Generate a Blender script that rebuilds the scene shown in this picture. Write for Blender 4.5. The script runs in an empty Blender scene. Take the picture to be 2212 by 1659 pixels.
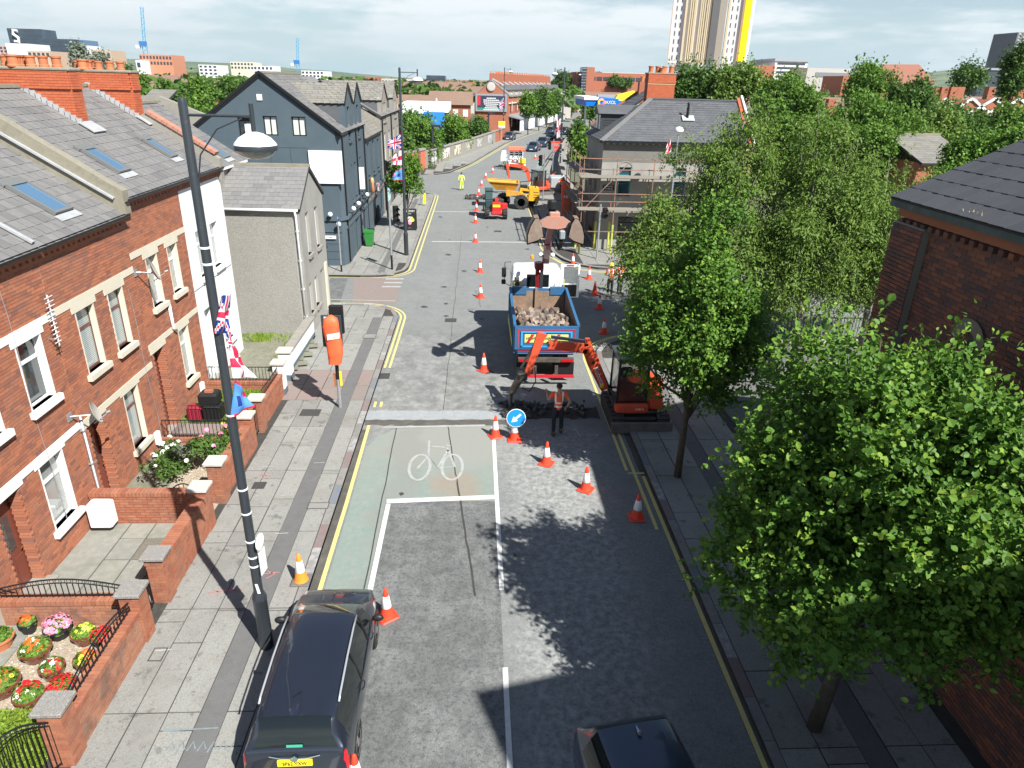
import bpy, math, random
import numpy as np
from mathutils import Vector, Matrix
random.seed(7)
SC = bpy.context.scene
COL = SC.collection
# ------------------------------------------------------------------ camera, sky, sun, exposure
FOC = 1490.; PIT = math.radians(23.75); ROL = math.radians(1.5); YAW = math.radians(3.26); CH = 10.4
def ray(x, y):
    u = (x-1106)/FOC; v = -(y-829.5)/FOC
    c, s = math.cos(ROL), math.sin(ROL); a = u*c-v*s; b = u*s+v*c
    X = a; Y = math.cos(PIT)+b*math.sin(PIT); Z = -math.sin(PIT)+b*math.cos(PIT)
    c, s = math.cos(YAW), math.sin(YAW)
    return (X*c+Y*s, -X*s+Y*c, Z)
def G(x, y, z=0.):            # the point of the level z that is seen at x, y of the photograph
    d = ray(x, y); t = (z-CH)/d[2]; return (d[0]*t, d[1]*t, z)
def AX(x, y, X):              # the same on the plane X = const
    d = ray(x, y); t = X/d[0]; return (X, d[1]*t, CH+d[2]*t)
def AY(x, y, Y):              # the same on the plane Y = const
    d = ray(x, y); t = Y/d[1]; return (d[0]*t, Y, CH+d[2]*t)
def proj(X, Y, Z):
    c, s = math.cos(YAW), math.sin(YAW)
    x = X*c-Y*s; y = X*s+Y*c; z = Z-CH
    f = y*math.cos(PIT)-z*math.sin(PIT); up = y*math.sin(PIT)+z*math.cos(PIT)
    if f < .1: return (-9999, -9999, f)
    a = x/f; b = up/f; c, s = math.cos(ROL), math.sin(ROL)
    return (1106+FOC*(a*c+b*s), 829.5-FOC*(-a*s+b*c), f)
r0 = Vector(ray(1106, 829.5)); rR = Vector(ray(1107, 829.5))-r0; rU = Vector(ray(1106, 828.5))-r0
cam = bpy.data.cameras.new('camera'); camo = bpy.data.objects.new('camera', cam); COL.objects.link(camo)
rm = Matrix((rR.normalized(), rU.normalized(), (-r0).normalized())).transposed().to_4x4()
camo.matrix_world = Matrix.Translation((0, 0, CH)) @ rm
cam.sensor_width = 36; cam.lens = FOC/2212*36; cam.clip_start = .1; cam.clip_end = 20000
SC.camera = camo
W = bpy.data.worlds.new('World'); SC.world = W; W.use_nodes = True
nt = W.node_tree; nt.nodes.clear(); N = nt.nodes; L = nt.links
SUNV = Vector((.58, -.737, 1.0)).normalized()      # towards the sun
SKY_STR = .05
sky = N.new('ShaderNodeTexSky'); sky.sky_type = 'NISHITA'; sky.sun_disc = False
sky.sun_elevation = math.asin(SUNV.z); sky.sun_rotation = math.atan2(SUNV.x, SUNV.y)
sky.air_density = 1.0; sky.dust_density = .2; sky.ozone_density = 1.5
tc = N.new('ShaderNodeTexCoord'); sep = N.new('ShaderNodeSeparateXYZ'); L.new(tc.outputs['Generated'], sep.inputs[0])
def wm(op, a, b=None, c=None):
    n = N.new('ShaderNodeMath'); n.operation = op
    for i, v in enumerate((a, b, c)):
        if v is None: continue
        if isinstance(v, (int, float)): n.inputs[i].default_value = v
        else: L.new(v, n.inputs[i])
    return n.outputs[0]
zc = wm('ADD', wm('MAXIMUM', sep.outputs[2], 0.0), .12)
cb = N.new('ShaderNodeCombineXYZ'); L.new(wm('DIVIDE', sep.outputs[0], zc), cb.inputs[0]); L.new(wm('DIVIDE', sep.outputs[1], zc), cb.inputs[1])
def wnoise(sc, det, rough, off):
    m = N.new('ShaderNodeVectorMath'); m.operation = 'ADD'; L.new(cb.outputs[0], m.inputs[0]); m.inputs[1].default_value = off
    n = N.new('ShaderNodeTexNoise'); L.new(m.outputs[0], n.inputs['Vector']); n.inputs['Scale'].default_value = sc
    n.inputs['Detail'].default_value = det; n.inputs['Roughness'].default_value = rough; return n.outputs['Fac']
n1 = wnoise(.42, 7, .58, (3.1, 1.7, 0)); n2 = wnoise(1.7, 6, .62, (9.1, 4.2, 0))
cl = wm('ADD', wm('MULTIPLY', n1, .75), wm('MULTIPLY', n2, .3))
mr = N.new('ShaderNodeMapRange'); mr.interpolation_type = 'SMOOTHSTEP'; L.new(cl,mr.inputs[0]); mr.inputs[1].default_value = .45; mr.inputs[2].default_value = .575
mr.inputs[3].default_value = .12; mr.inputs[4].default_value = .97
lift = wm('MINIMUM', wm('MULTIPLY', sep.outputs[2], 14.), 1.)
clr = wm('MAXIMUM', wm('MINIMUM', wm('SUBTRACT', 1.55, wm('MULTIPLY', sep.outputs[2], 5.)), 1.), .04)     # broken cloud low down, clear blue overhead
fac = wm('MULTIPLY', wm('MULTIPLY', mr.outputs[0], clr), wm('ADD', wm('MULTIPLY', lift, .6), .4))
mx = N.new('ShaderNodeMix'); mx.data_type = 'RGBA'; L.new(fac, mx.inputs[0]); 
hz = N.new('ShaderNodeMix'); hz.data_type = 'RGBA'      # pale haze towards the horizon, all the way round
hf = wm('MULTIPLY', wm('POWER', wm('SUBTRACT', 1., wm('MAXIMUM', wm('MINIMUM', sep.outputs[2], 1.), 0.)), 14.), .8); L.new(hf, hz.inputs[0])
L.new(sky.outputs[0], hz.inputs[6]); hz.inputs[7].default_value = (4.6, 8.2, 9.8, 1)
L.new(hz.outputs[2], mx.inputs[6]); mx.inputs[7].default_value = (10.4, 11.0, 11.2, 1)
bg = N.new('ShaderNodeBackground'); L.new(mx.outputs[2], bg.inputs[0]); bg.inputs[1].default_value = SKY_STR
wo = N.new('ShaderNodeOutputWorld'); L.new(bg.outputs[0], wo.inputs[0])
sl = bpy.data.lights.new('sun', 'SUN'); sl.energy = 5.0; sl.angle = math.radians(.53); sl.color = (1, .98, .925)
so = bpy.data.objects.new('sun', sl); COL.objects.link(so); so.rotation_euler = SUNV.to_track_quat('Z', 'Y').to_euler(); so.location = (30, -38, 60)
SC.view_settings.view_transform = 'Standard'; SC.view_settings.look = 'None'; SC.view_settings.gamma = 1
SC.view_settings.exposure = .98; SC.view_settings.use_curve_mapping = False

# ------------------------------------------------------------------ materials
MATS = {}
def rgb(h):
    if isinstance(h, str):
        v = [int(h[i:i+2], 16)/255 for i in (0, 2, 4)]
        return tuple((c/12.92 if c <= .04045 else ((c+.055)/1.055)**2.4) for c in v)+(1,)
    return tuple(h)+(1,) if len(h) == 3 else tuple(h)
def M(name, cols, rough=.8, metal=0, noise=(), bump=(), spec=.4, own=False, coat=0, emit=0, trans=0, alpha=1, extra=None):
    """cols: one colour or several the pieces vary between. noise: (scale, amount, colour) layers over it. bump: (scale, strength)."""
    if name in MATS: return MATS[name]
    m = bpy.data.materials.new(name); MATS[name] = m; m.use_nodes = True
    t = m.node_tree; n = t.nodes; l = t.links; b = n['Principled BSDF']
    if not isinstance(cols, list): cols = [cols]
    geo = n.new('ShaderNodeNewGeometry')
    if len(cols) == 1:
        c = n.new('ShaderNodeRGB'); c.outputs[0].default_value = rgb(cols[0]); out = c.outputs[0]
    else:
        at = n.new('ShaderNodeAttribute'); at.attribute_name = 'rnd'; oi = n.new('ShaderNodeObjectInfo')
        a = n.new('ShaderNodeMath'); a.operation = 'ADD'; l.new(at.outputs['Fac'], a.inputs[0]); l.new(oi.outputs['Random'], a.inputs[1])
        f = n.new('ShaderNodeMath'); f.operation = 'FRACT'; l.new(a.outputs[0], f.inputs[0])
        if own:      # pieces that carry their own value keep it, single ones take the object's
            lt = n.new('ShaderNodeMath'); lt.operation = 'LESS_THAN'; l.new(at.outputs['Fac'], lt.inputs[0]); lt.inputs[1].default_value = 1e-4
            ml = n.new('ShaderNodeMath'); ml.operation = 'MULTIPLY_ADD'; l.new(lt.outputs[0],ml.inputs[0]); l.new(oi.outputs['Random'],ml.inputs[1]); l.new(at.outputs['Fac'],ml.inputs[2]); l.new(ml.outputs[0],f.inputs[0])
        cr = n.new('ShaderNodeValToRGB'); cr.color_ramp.interpolation = 'LINEAR'
        while len(cr.color_ramp.elements) < len(cols): cr.color_ramp.elements.new(.5)
        for i, cc in enumerate(cols):
            cr.color_ramp.elements[i].position = i/(len(cols)-1); cr.color_ramp.elements[i].color = rgb(cc)
        l.new(f.outputs[0], cr.inputs[0]); out = cr.outputs[0]
    for ly in noise:
        sc, amt, col = ly[:3]; lo, hi = ly[3:5] if len(ly) > 4 else (.45, .65)
        nz = n.new('ShaderNodeTexNoise'); nz.inputs['Scale'].default_value = sc; nz.inputs['Detail'].default_value = 6; nz.inputs['Roughness'].default_value = .62
        l.new(geo.outputs['Position'], nz.inputs['Vector'])
        r = n.new('ShaderNodeMapRange'); r.inputs[1].default_value = lo; r.inputs[2].default_value = hi; r.inputs[4].default_value = amt
        l.new(nz.outputs['Fac'], r.inputs[0])
        x = n.new('ShaderNodeMix'); x.data_type = 'RGBA'; l.new(r.outputs[0],x.inputs[0]); l.new(out,x.inputs[6]); x.inputs[7].default_value = rgb(col); out = x.outputs[2]
    if extra: out = extra(t, geo, out)
    l.new(out, b.inputs['Base Color'])
    b.inputs['Roughness'].default_value = rough; b.inputs['Metallic'].default_value = metal; b.inputs['Specular IOR Level'].default_value = spec
    b.inputs['Coat Weight'].default_value = coat
    if bump:
        nz = n.new('ShaderNodeTexNoise'); nz.inputs['Scale'].default_value = bump[0]; nz.inputs['Detail'].default_value = 5; l.new(geo.outputs['Position'],nz.inputs['Vector'])
        bp = n.new('ShaderNodeBump'); bp.inputs['Strength'].default_value = bump[1]; bp.inputs['Distance'].default_value = bump[2] if len(bump) > 2 else .02
        l.new(nz.outputs['Fac'], bp.inputs['Height']); l.new(bp.outputs[0], b.inputs['Normal'])
    if trans:
        ao = n['Material Output']; tr = n.new('ShaderNodeBsdfTranslucent'); l.new(out,tr.inputs[0]); ms = n.new('ShaderNodeMixShader'); ms.inputs[0].default_value = trans
        l.new(b.outputs[0], ms.inputs[1]); l.new(tr.outputs[0], ms.inputs[2]); l.new(ms.outputs[0], ao.inputs[0])
    if alpha < 1: b.inputs['Alpha'].default_value = alpha
    return m

# ------------------------------------------------------------------ mesh builder
CUBE_F = ((0, 3, 2, 1), (4, 5, 6, 7), (0, 1, 5, 4), (1, 2, 6, 5), (2, 3, 7, 6), (3, 0, 4, 7))
class MB:
    def __init__(s): s.v = []; s.f = []; s.r = []; s.m = []; s.cm = 0; s.cr = 0.
    def _f(s, f): s.f.append(f); s.r.append(s.cr); s.m.append(s.cm)
    def box(s, x0, y0, z0, x1, y1, z1):
        b = len(s.v)
        s.v += [(x0, y0, z0), (x1, y0, z0), (x1, y1, z0), (x0, y1, z0), (x0, y0, z1), (x1, y0, z1), (x1, y1, z1), (x0, y1, z1)]
        for f in CUBE_F: s._f(tuple(b+i for i in f))
        return s
    def bev(s, x0, y0, z0, x1, y1, z1, c=.02):      # box with chamfered vertical and top edges
        b = len(s.v); P = []
        for (z, k) in ((z0, c), (z0+c, 0), (z1-c, 0), (z1, c)):
            q = c
            for (x,y) in ((x0+q+k,y0+k),(x1-q-k,y0+k),(x1-k,y0+q+k),(x1-k,y1-q-k),(x1-q-k,y1-k),(x0+q+k,y1-k),(x0+k,y1-q-k),(x0+k,y0+q+k)): P.append((x,y,z))
        s.v += P
        s._f(tuple(b+i for i in range(7, -1, -1))); s._f(tuple(b+24+i for i in range(8)))
        for j in range(3):
            for i in range(8): s._f((b+j*8+i, b+j*8+(i+1) % 8, b+j*8+8+(i+1) % 8, b+j*8+8+i))
        return s
    def obox(s, c, a, b_, n):                       # oriented box, full extents a, b_, n
        c = np.array(c, float); a = np.array(a)/2; b_ = np.array(b_)/2; n = np.array(n)/2; k = len(s.v)
        for (i, j, q) in ((-1, -1, -1), (1, -1, -1), (1, 1, -1), (-1, 1, -1), (-1, -1, 1), (1, -1, 1), (1, 1, 1), (-1, 1, 1)):
            s.v.append(tuple(c+a*i+b_*j+n*q))
        for f in CUBE_F: s._f(tuple(k+i for i in f))
        return s
    def beam(s, p, q, w, h, up=(0, 0, 1)):          # bar of section w x h from p to q
        p = Vector(p); q = Vector(q); d = q-p; u = Vector(up)
        if abs(d.normalized().dot(u)) > .98: u = Vector((0, 1, 0))
        sd = d.cross(u).normalized(); uu = sd.cross(d).normalized()
        return s.obox((p+q)/2, sd*w, d, uu*h)
    def poly(s, pts):
        b = len(s.v); s.v += [tuple(p) for p in pts]; s._f(tuple(range(b, b+len(pts)))); return s
    def prism(s, pts, d):                           # polygon (3D points) extruded by vector d
        b = len(s.v); n = len(pts); d = Vector(d)
        s.v += [tuple(p) for p in pts]+[tuple(Vector(p)+d) for p in pts]
        s._f(tuple(range(b+n-1, b-1, -1))); s._f(tuple(range(b+n, b+2*n)))
        for i in range(n): s._f((b+i, b+(i+1) % n, b+n+(i+1) % n, b+n+i))
        return s
    def ring(s, rings, close=True, cap=True):       # loft through rings of points
        b = len(s.v); n = len(rings[0])
        for r in rings: s.v += [tuple(p) for p in r]
        for j in range(len(rings)-1):
            for i in range(n if close else n-1): s._f((b+j*n+i, b+j*n+(i+1) % n, b+(j+1)*n+(i+1) % n, b+(j+1)*n+i))
        if cap: s._f(tuple(range(b+n-1, b-1, -1))); e = b+(len(rings)-1)*n; s._f(tuple(range(e, e+n)))
        return s
    def tube(s, pts, r, n=8):
        pts = [Vector(p) for p in pts]; rs = r if isinstance(r, (list, tuple)) else [r]*len(pts); rings = []
        up = Vector((0, 0, 1)); d0 = (pts[1]-pts[0]).normalized()
        if abs(d0.dot(up)) > .9: up = Vector((1, 0, 0))
        for i, p in enumerate(pts):
            d = (pts[min(i+1, len(pts)-1)]-pts[max(i-1, 0)]).normalized()
            a = d.cross(up)
            if a.length < .05: a = d.cross(Vector((.3, .9, .1)))
            a.normalize(); c = a.cross(d).normalized(); up = c
            rings.append([p+(a*math.cos(2*math.pi*k/n)+c*math.sin(2*math.pi*k/n))*rs[i] for k in range(n)])
        return s.ring(rings)
    def lathe(s, prof, c=(0, 0, 0), n=16, axis=None):   # profile [(r, h)], about z or a given axis
        A = Vector(axis or (0, 0, 1)).normalized(); u = A.orthogonal().normalized(); w = A.cross(u); c = Vector(c)
        return s.ring([[c+A*h+(u*math.cos(2*math.pi*k/n)+w*math.sin(2*math.pi*k/n))*max(r, 1e-4) for k in range(n)] for r, h in prof])
    def ball(s, c, r, n=12, m=8, sc=(1, 1, 1)):
        return s.ring([[(c[0]+r*sc[0]*math.sin(math.pi*(j+.02)/(m+.04))*math.cos(2*math.pi*k/n),c[1]+r*sc[1]*math.sin(math.pi*(j+.02)/(m+.04))*math.sin(2*math.pi*k/n),c[2]-r*sc[2]*math.cos(math.pi*(j+.02)/(m+.04))) for k in range(n)] for j in range(m+1)])
    def mesh(s, name, mats, off=(0, 0, 0), smooth=False):
        me = bpy.data.meshes.new(name)
        o = off; V = [(a-o[0], b-o[1], c-o[2]) for a, b, c in s.v] if any(o) else s.v
        me.from_pydata(V, [], s.f)
        mats = mats if isinstance(mats, (list, tuple)) else [mats]
        for m in mats: me.materials.append(m)
        at = me.attributes.new('rnd', 'FLOAT', 'FACE'); at.data.foreach_set('value', s.r)
        if len(mats) > 1: me.polygons.foreach_set('material_index', s.m)
        if smooth:
            me.polygons.foreach_set('use_smooth', [True]*len(s.f))
            if smooth is not True: me.set_sharp_from_angle(angle=math.radians(smooth))
        me.update(); return me
    def build(s, name, mats, parent=None, smooth=False, label=None, kind=None):
        o = bpy.data.objects.new(name, s.mesh(name, mats, LOC.get(parent.name, (0, 0, 0)) if parent else (0, 0, 0), smooth)); COL.objects.link(o)
        if parent:
            o.parent = parent; LOC[o.name] = LOC.get(parent.name, (0, 0, 0))
        if label: o['label'] = label
        if kind: o['kind'] = kind
        return o
LOC = {}
def tag(o, label=None, cat=None, group=None, kind=None):
    for k, v in (('label', label), ('category', cat), ('group', group), ('kind', kind)):
        if v: o[k] = v
    return o
def T(name, label, cat, loc=(0, 0, 0), group=None, rz=0, world=True):
    """a thing: an Empty at its base. world=True: its parts are given in world coordinates."""
    o = bpy.data.objects.new(name, None); COL.objects.link(o); o.location = loc; o.rotation_euler = (0, 0, rz); o.empty_display_size = .2
    LOC[o.name] = tuple(loc) if world else (0, 0, 0)
    return tag(o, label, cat, group)
def solo(mb, name, mats, label, cat, group=None, smooth=False):       # a thing that is one mesh, origin at its base
    xs = np.array(mb.v); c = (float(xs[:, 0].mean()), float(xs[:, 1].mean()), float(xs[:, 2].min()))
    o = bpy.data.objects.new(name, mb.mesh(name, mats, c, smooth)); COL.objects.link(o); o.location = c
    return tag(o, label, cat, group)
KIDS = {}
def dup(root, loc, rz=None, label=None, group=None, scale=None):
    def cp(o, par):
        c = o.copy(); COL.objects.link(c)
        if par: c.parent = par
        for ch in o.children: cp(ch, c)
        return c
    r = cp(root, None); r.location = loc
    if rz is not None: r.rotation_euler = (0, 0, rz)
    if scale: r.scale = (scale,)*3
    tag(r, label, None, group); return r
CUBES = {}
def unit_cube(mat):
    if mat.name not in CUBES: CUBES[mat.name] = MB().box(-.5, -.5, -.5, .5, .5, .5).mesh('piece', mat)
    return CUBES[mat.name]
def pieces(name, parent, items, mat, cap=300, mesh=None):
    """items (centre, a, b, n): alike pieces. The ones that show largest are objects sharing one mesh, the rest one joined part."""
    off = Vector(LOC.get(parent.name, (0, 0, 0))); me = mesh or unit_cube(mat); sc = []
    for it in items:
        x, y, f = proj(*it[0]); vis = f > 0 and -30 < x < 2242 and -30 < y < 1689
        sc.append((0 if vis else 1, f if f > 0 else 1e3))
    order = sorted(range(len(items)), key=lambda i: sc[i])
    solo_, rest = [i for i in order[:cap] if sc[i][0] == 0], []
    ss = set(solo_); rest = [i for i in order if i not in ss]
    for i in solo_:
        c, a, b, n = items[i]
        o = bpy.data.objects.new(name, me); COL.objects.link(o); o.parent = parent
        m = Matrix((Vector(a), Vector(b), Vector(n))).transposed().to_4x4(); m.translation = Vector(c)-off
        o.matrix_basis = m
    if rest:
        mb = MB()
        for i in rest: mb.cr = random.random(); mb.obox(*items[i])
        mb.build(name+'s', mat, parent, kind='stuff')
def text(s, size, mat, parent, M4, name='lettering', depth=.004, sx=1, align='CENTER'):
    cu = bpy.data.curves.new('txt', 'FONT'); cu.body = s; cu.size = size; cu.extrude = depth; cu.align_x = align; cu.align_y = 'CENTER'
    to = bpy.data.objects.new('txt', cu); COL.objects.link(to); dg = bpy.context.evaluated_depsgraph_get()
    me = bpy.data.meshes.new_from_object(to.evaluated_get(dg)); bpy.data.objects.remove(to)
    S = Matrix.Diagonal((sx, 1, 1, 1)); off = Matrix.Translation(-Vector(LOC.get(parent.name, (0, 0, 0)))); me.transform(off @ M4 @ S)
    me.materials.clear(); me.materials.append(mat)
    o = bpy.data.objects.new(name, me); COL.objects.link(o); o.parent = parent; return o
def frame(o, xdir, ydir):      # matrix with text x along xdir and text up along ydir
    x = Vector(xdir).normalized(); y = Vector(ydir).normalized(); z = x.cross(y)
    m = Matrix((x, y, z)).transposed().to_4x4(); m.translation = Vector(o); return m
def rect_cells(u0, u1, v0, v1, holes):
    us = sorted({u0, u1, *[h[0] for h in holes], *[h[1] for h in holes]}); us = [u for u in us if u0 <= u <= u1]; out = []
    for a, b in zip(us, us[1:]):
        m = (a+b)/2; cut = sorted([(h[2], h[3]) for h in holes if h[0] <= m <= h[1]]); v = v0
        for c, d in cut:
            if c > v: out.append((a, b, v, min(c, v1)))
            v = max(v, d)
        if v < v1: out.append((a, b, v, v1))
    return out
def brick_wall(parent, O, U, Nn, w, z0, z1, holes, mb_, mm, top=None, name='wall', bw=.225, bh=.075, thick=.28, cap=300, brick='brick', skip=None):
    """O: 2D corner, U: unit direction along the wall, Nn: outward normal (2D). Mortar slab with bricks standing proud."""
    U = Vector((U[0], U[1], 0)); n = Vector((Nn[0], Nn[1], 0)); O = Vector((O[0], O[1], 0)); m = MB()
    for (a, b, c, d) in rect_cells(0, w, z0, z1 if not top else min(z1, 1e9), holes):
        if top:
            pts = [O+U*a+Vector((0,0,c)),O+U*b+Vector((0,0,c)),O+U*b+Vector((0,0,max(c+.01,min(d,top(b)-.02)))),O+U*a+Vector((0,0,max(c+.01,min(d,top(a)-.02))))]
            mid = (a+b)/2
            if top(mid) > max(top(a), top(b)) and d > top(a): pts.insert(3, O+U*mid+Vector((0, 0, min(d, top(mid)-.02))))
            m.prism([p-n*thick for p in pts], n*(thick-.012))
        else: m.obox(O+U*(a+b)/2+Vector((0, 0, (c+d)/2))-n*(thick+.012)/2, U*(b-a), n*(thick-.012), (0, 0, d-c))
    wo_ = m.build(name, mm, parent)
    items = []; row = 0; z = z0
    while z < z1-.02:
        h = min(bh, z1-z); x = -(row % 2)*bw/2
        while x < w:
            a, b = max(x, 0)+.005, min(x+bw, w)-.005; x += bw
            if b-a < .03: continue
            segs = [(a, b)]
            for H in holes:
                if H[2] < z+h-.01 and H[3] > z+.01:
                    ns = []
                    for p, q in segs:
                        if q <= H[0] or p >= H[1]: ns.append((p, q))
                        else:
                            if H[0]-p > .03: ns.append((p, H[0]))
                            if q-H[1] > .03: ns.append((H[1], q))
                    segs = ns
            for p, q in segs:
                if top and z+h > top((p+q)/2): continue
                if skip and skip((p+q)/2, z+h/2): continue
                j = random.uniform(-.002, .003)
                items.append((O+U*((p+q)/2)+Vector((0, 0, z+h/2))+n*(-.02+j), U*(q-p), n*.045, Vector((0, 0, h-.011))))
        z += bh; row += 1
    pieces(brick, wo_, items, mb_, cap)
    return wo_
def slates(parent, A, B, C_, D_, mat, ew=.3, el=.3, cap=300, name='slate', inside=None, und=None, off=.0):
    """A, B: eave ends; C_, D_: ridge ends above B and A. Overlapping slates, courses along the eave."""
    A, B, C_, D_ = [Vector(p) for p in (A, B, C_, D_)]
    m = MB(); nn = (B-A).cross(D_-A).normalized()
    if nn.z < 0: nn = -nn
    m.prism([A-nn*.12, B-nn*.12, C_-nn*.12, D_-nn*.12], nn*.115)
    r = m.build('roof', und or MATS['roof_under'], parent)
    H = ((D_-A).length+(C_-B).length)/2; rows = max(1, round(H/el)); items = []
    for j in range(rows):
        t0, t1 = j/rows, (j+1)/rows
        p0, q0 = A.lerp(D_, t0), B.lerp(C_, t0); p1, q1 = A.lerp(D_, t1), B.lerp(C_, t1)
        w = (q0-p0).length; k = max(1, round(w/ew)); st = (j % 2)*.5/k
        for i in range(-1, k+1):
            a = max(0, (i+.0)/k+st); b = min(1, (i+1.)/k+st)
            if b-a < .15/k: continue
            c = (p0.lerp(q0, (a+b)/2)+p1.lerp(q1, (a+b)/2))/2
            if inside and not inside(c): continue
            up = (p1+q1-p0-q0)/2; u = up.normalized(); tl = nn*.018
            ax = (q0-p0).normalized()*((b-a)*((q0-p0).length+(q1-p1).length)/2-.008)
            items.append((c+nn*(.016+random.uniform(0, .003)), ax, up*1.03-nn*.02, nn*.014))
    pieces(name, r, items, mat, cap)
    return r
# ------------------------------------------------------------------ colours of the place
def grain(sc=90., lo=.55, amt=.25):           # fine aggregate speckle
    def f(t, geo, out):
        nz = t.nodes.new('ShaderNodeTexNoise'); nz.inputs['Scale'].default_value = sc; nz.inputs['Detail'].default_value = 3; t.links.new(geo.outputs['Position'],nz.inputs['Vector'])
        r = t.nodes.new('ShaderNodeMapRange'); r.inputs[1].default_value = .3; r.inputs[2].default_value = .72; r.inputs[3].default_value = 1-amt; r.inputs[4].default_value = 1+amt
        t.links.new(nz.outputs['Fac'], r.inputs[0])
        x = t.nodes.new('ShaderNodeVectorMath'); x.operation = 'SCALE'; t.links.new(out,x.inputs[0]); t.links.new(r.outputs[0],x.inputs['Scale']); return x.outputs[0]
    return f
def boxmask(t, geo, x0, x1, y0, y1, s):       # soft rectangle in plan, edges broken by noise
    n = t.nodes; l = t.links; sp = n.new('ShaderNodeSeparateXYZ')
    nz = n.new('ShaderNodeTexNoise'); nz.inputs['Scale'].default_value = 1.1; nz.inputs['Detail'].default_value = 6; l.new(geo.outputs['Position'],nz.inputs['Vector'])
    ad = n.new('ShaderNodeVectorMath'); ad.operation = 'MULTIPLY_ADD'; l.new(nz.outputs['Color'],ad.inputs[0]); ad.inputs[1].default_value = (1.6,1.6,0); l.new(geo.outputs['Position'],ad.inputs[2])
    l.new(ad.outputs[0], sp.inputs[0]); prods = []
    for ax, a, b in ((0, x0+.8, x1+.8), (1, y0+.8, y1+.8)):
        for e, sg in ((a, 1), (b, -1)):
            r = n.new('ShaderNodeMapRange'); r.interpolation_type = 'SMOOTHSTEP'
            r.inputs[1].default_value = e-s*sg; r.inputs[2].default_value = e+s*sg; l.new(sp.outputs[ax], r.inputs[0]); prods.append(r.outputs[0])
    o = prods[0]
    for p in prods[1:]:
        m = n.new('ShaderNodeMath'); m.operation = 'MULTIPLY'; l.new(o, m.inputs[0]); l.new(p, m.inputs[1]); o = m.outputs[0]
    return o
def road_extra(t, geo, out):
    n = t.nodes; l = t.links; g = grain(75, .5, .42)(t, geo, out); out = g
    for (x0,x1,y0,y1,s,amt,col,sc) in ((-3.9,1.4,20.2,29.,1.0,.6,(.36,.35,.33),3.0),(-3.9,1.2,20,30,1.,.6,(.1,.1,.098),1.3),(-3.4,.6,11,20.2,.5,.22,(.17,.18,.175),1.2),
                                              (.9,3.6,3,20,.7,.75,(.36,.36,.35),6.0),(-2.4,-1.6,-5,60,.3,.45,(.22,.22,.222),1.4),(-.4,.2,22,60,.2,.4,(.22,.22,.22),1.4),(-3,4,24,60,1,.4,(.2,.2,.2),.5),
                                              (-3.8, 1.2, 17, 21.5, .9, .45, (.31, .30, .28), 2.2), (-3, 3, 55, 62, 2, .25, (.2, .19, .17), .8)):
        mk = boxmask(t, geo, x0, x1, y0, y1, s)
        nz = n.new('ShaderNodeTexNoise'); nz.inputs['Scale'].default_value = sc; nz.inputs['Detail'].default_value = 8; nz.inputs['Roughness'].default_value = .7; l.new(geo.outputs['Position'],nz.inputs['Vector'])
        r = n.new('ShaderNodeMapRange'); r.inputs[1].default_value = .42; r.inputs[2].default_value = .62; r.inputs[4].default_value = amt; l.new(nz.outputs['Fac'],r.inputs[0])
        m = n.new('ShaderNodeMath'); m.operation = 'MULTIPLY'; l.new(mk, m.inputs[0]); l.new(r.outputs[0], m.inputs[1])
        x = n.new('ShaderNodeMix'); x.data_type = 'RGBA'; l.new(m.outputs[0],x.inputs[0]); l.new(out,x.inputs[6]); x.inputs[7].default_value = rgb(col); out = x.outputs[2]
    return out
def slab_extra(t, geo, out):
    out = grain(70, .5, .25)(t, geo, out); n = t.nodes; l = t.links
    for (sc,lo,hi,amt,col) in ((.55,.5,.66,.5,(.15,.135,.115)),(1.7,.56,.68,.5,(.25,.235,.21)),(26,.6,.68,.55,(.07,.065,.06)),(5.5,.6,.68,.45,(.1,.085,.07))):
        nz = n.new('ShaderNodeTexNoise'); nz.inputs['Scale'].default_value = sc; nz.inputs['Detail'].default_value = 9; nz.inputs['Roughness'].default_value = .7; l.new(geo.outputs['Position'],nz.inputs['Vector'])
        r = n.new('ShaderNodeMapRange'); r.inputs[1].default_value = lo; r.inputs[2].default_value = hi; r.inputs[4].default_value = amt; l.new(nz.outputs['Fac'],r.inputs[0])
        x = n.new('ShaderNodeMix'); x.data_type = 'RGBA'; l.new(r.outputs[0],x.inputs[0]); l.new(out,x.inputs[6]); x.inputs[7].default_value = rgb(col); out = x.outputs[2]
    return out
def green_extra(t, geo, out):
    out = grain(85, .5, .2)(t, geo, out); n = t.nodes; l = t.links
    for (x0,x1,y0,y1,s,amt,col) in ((-3,1.4,17.6,22,1.2,.85,(.25,.25,.225)),(-2.6,-1.6,5,20,.3,.5,(.2,.2,.185)),(-1.1,.1,15.7,17.2,.4,.6,(.27,.2,.15))):
        m = n.new('ShaderNodeMath'); m.operation = 'MULTIPLY'; l.new(boxmask(t, geo, x0, x1, y0, y1, s), m.inputs[0]); m.inputs[1].default_value = amt
        x = n.new('ShaderNodeMix'); x.data_type = 'RGBA'; l.new(m.outputs[0],x.inputs[0]); l.new(out,x.inputs[6]); x.inputs[7].default_value = rgb(col); out = x.outputs[2]
    return out
ASPH = M('asphalt',(0.182,0.190,0.182),.9,noise=[(.35,.4,(0.229,0.236,0.227)),(2.3,.5,(0.130,0.136,0.133)),(11.,.6,(0.269,0.269,0.269),.5,.66),(17.,.5,(0.094,0.096,0.100),.52,.66)],bump=(140,.5,.01),extra=road_extra)
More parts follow.
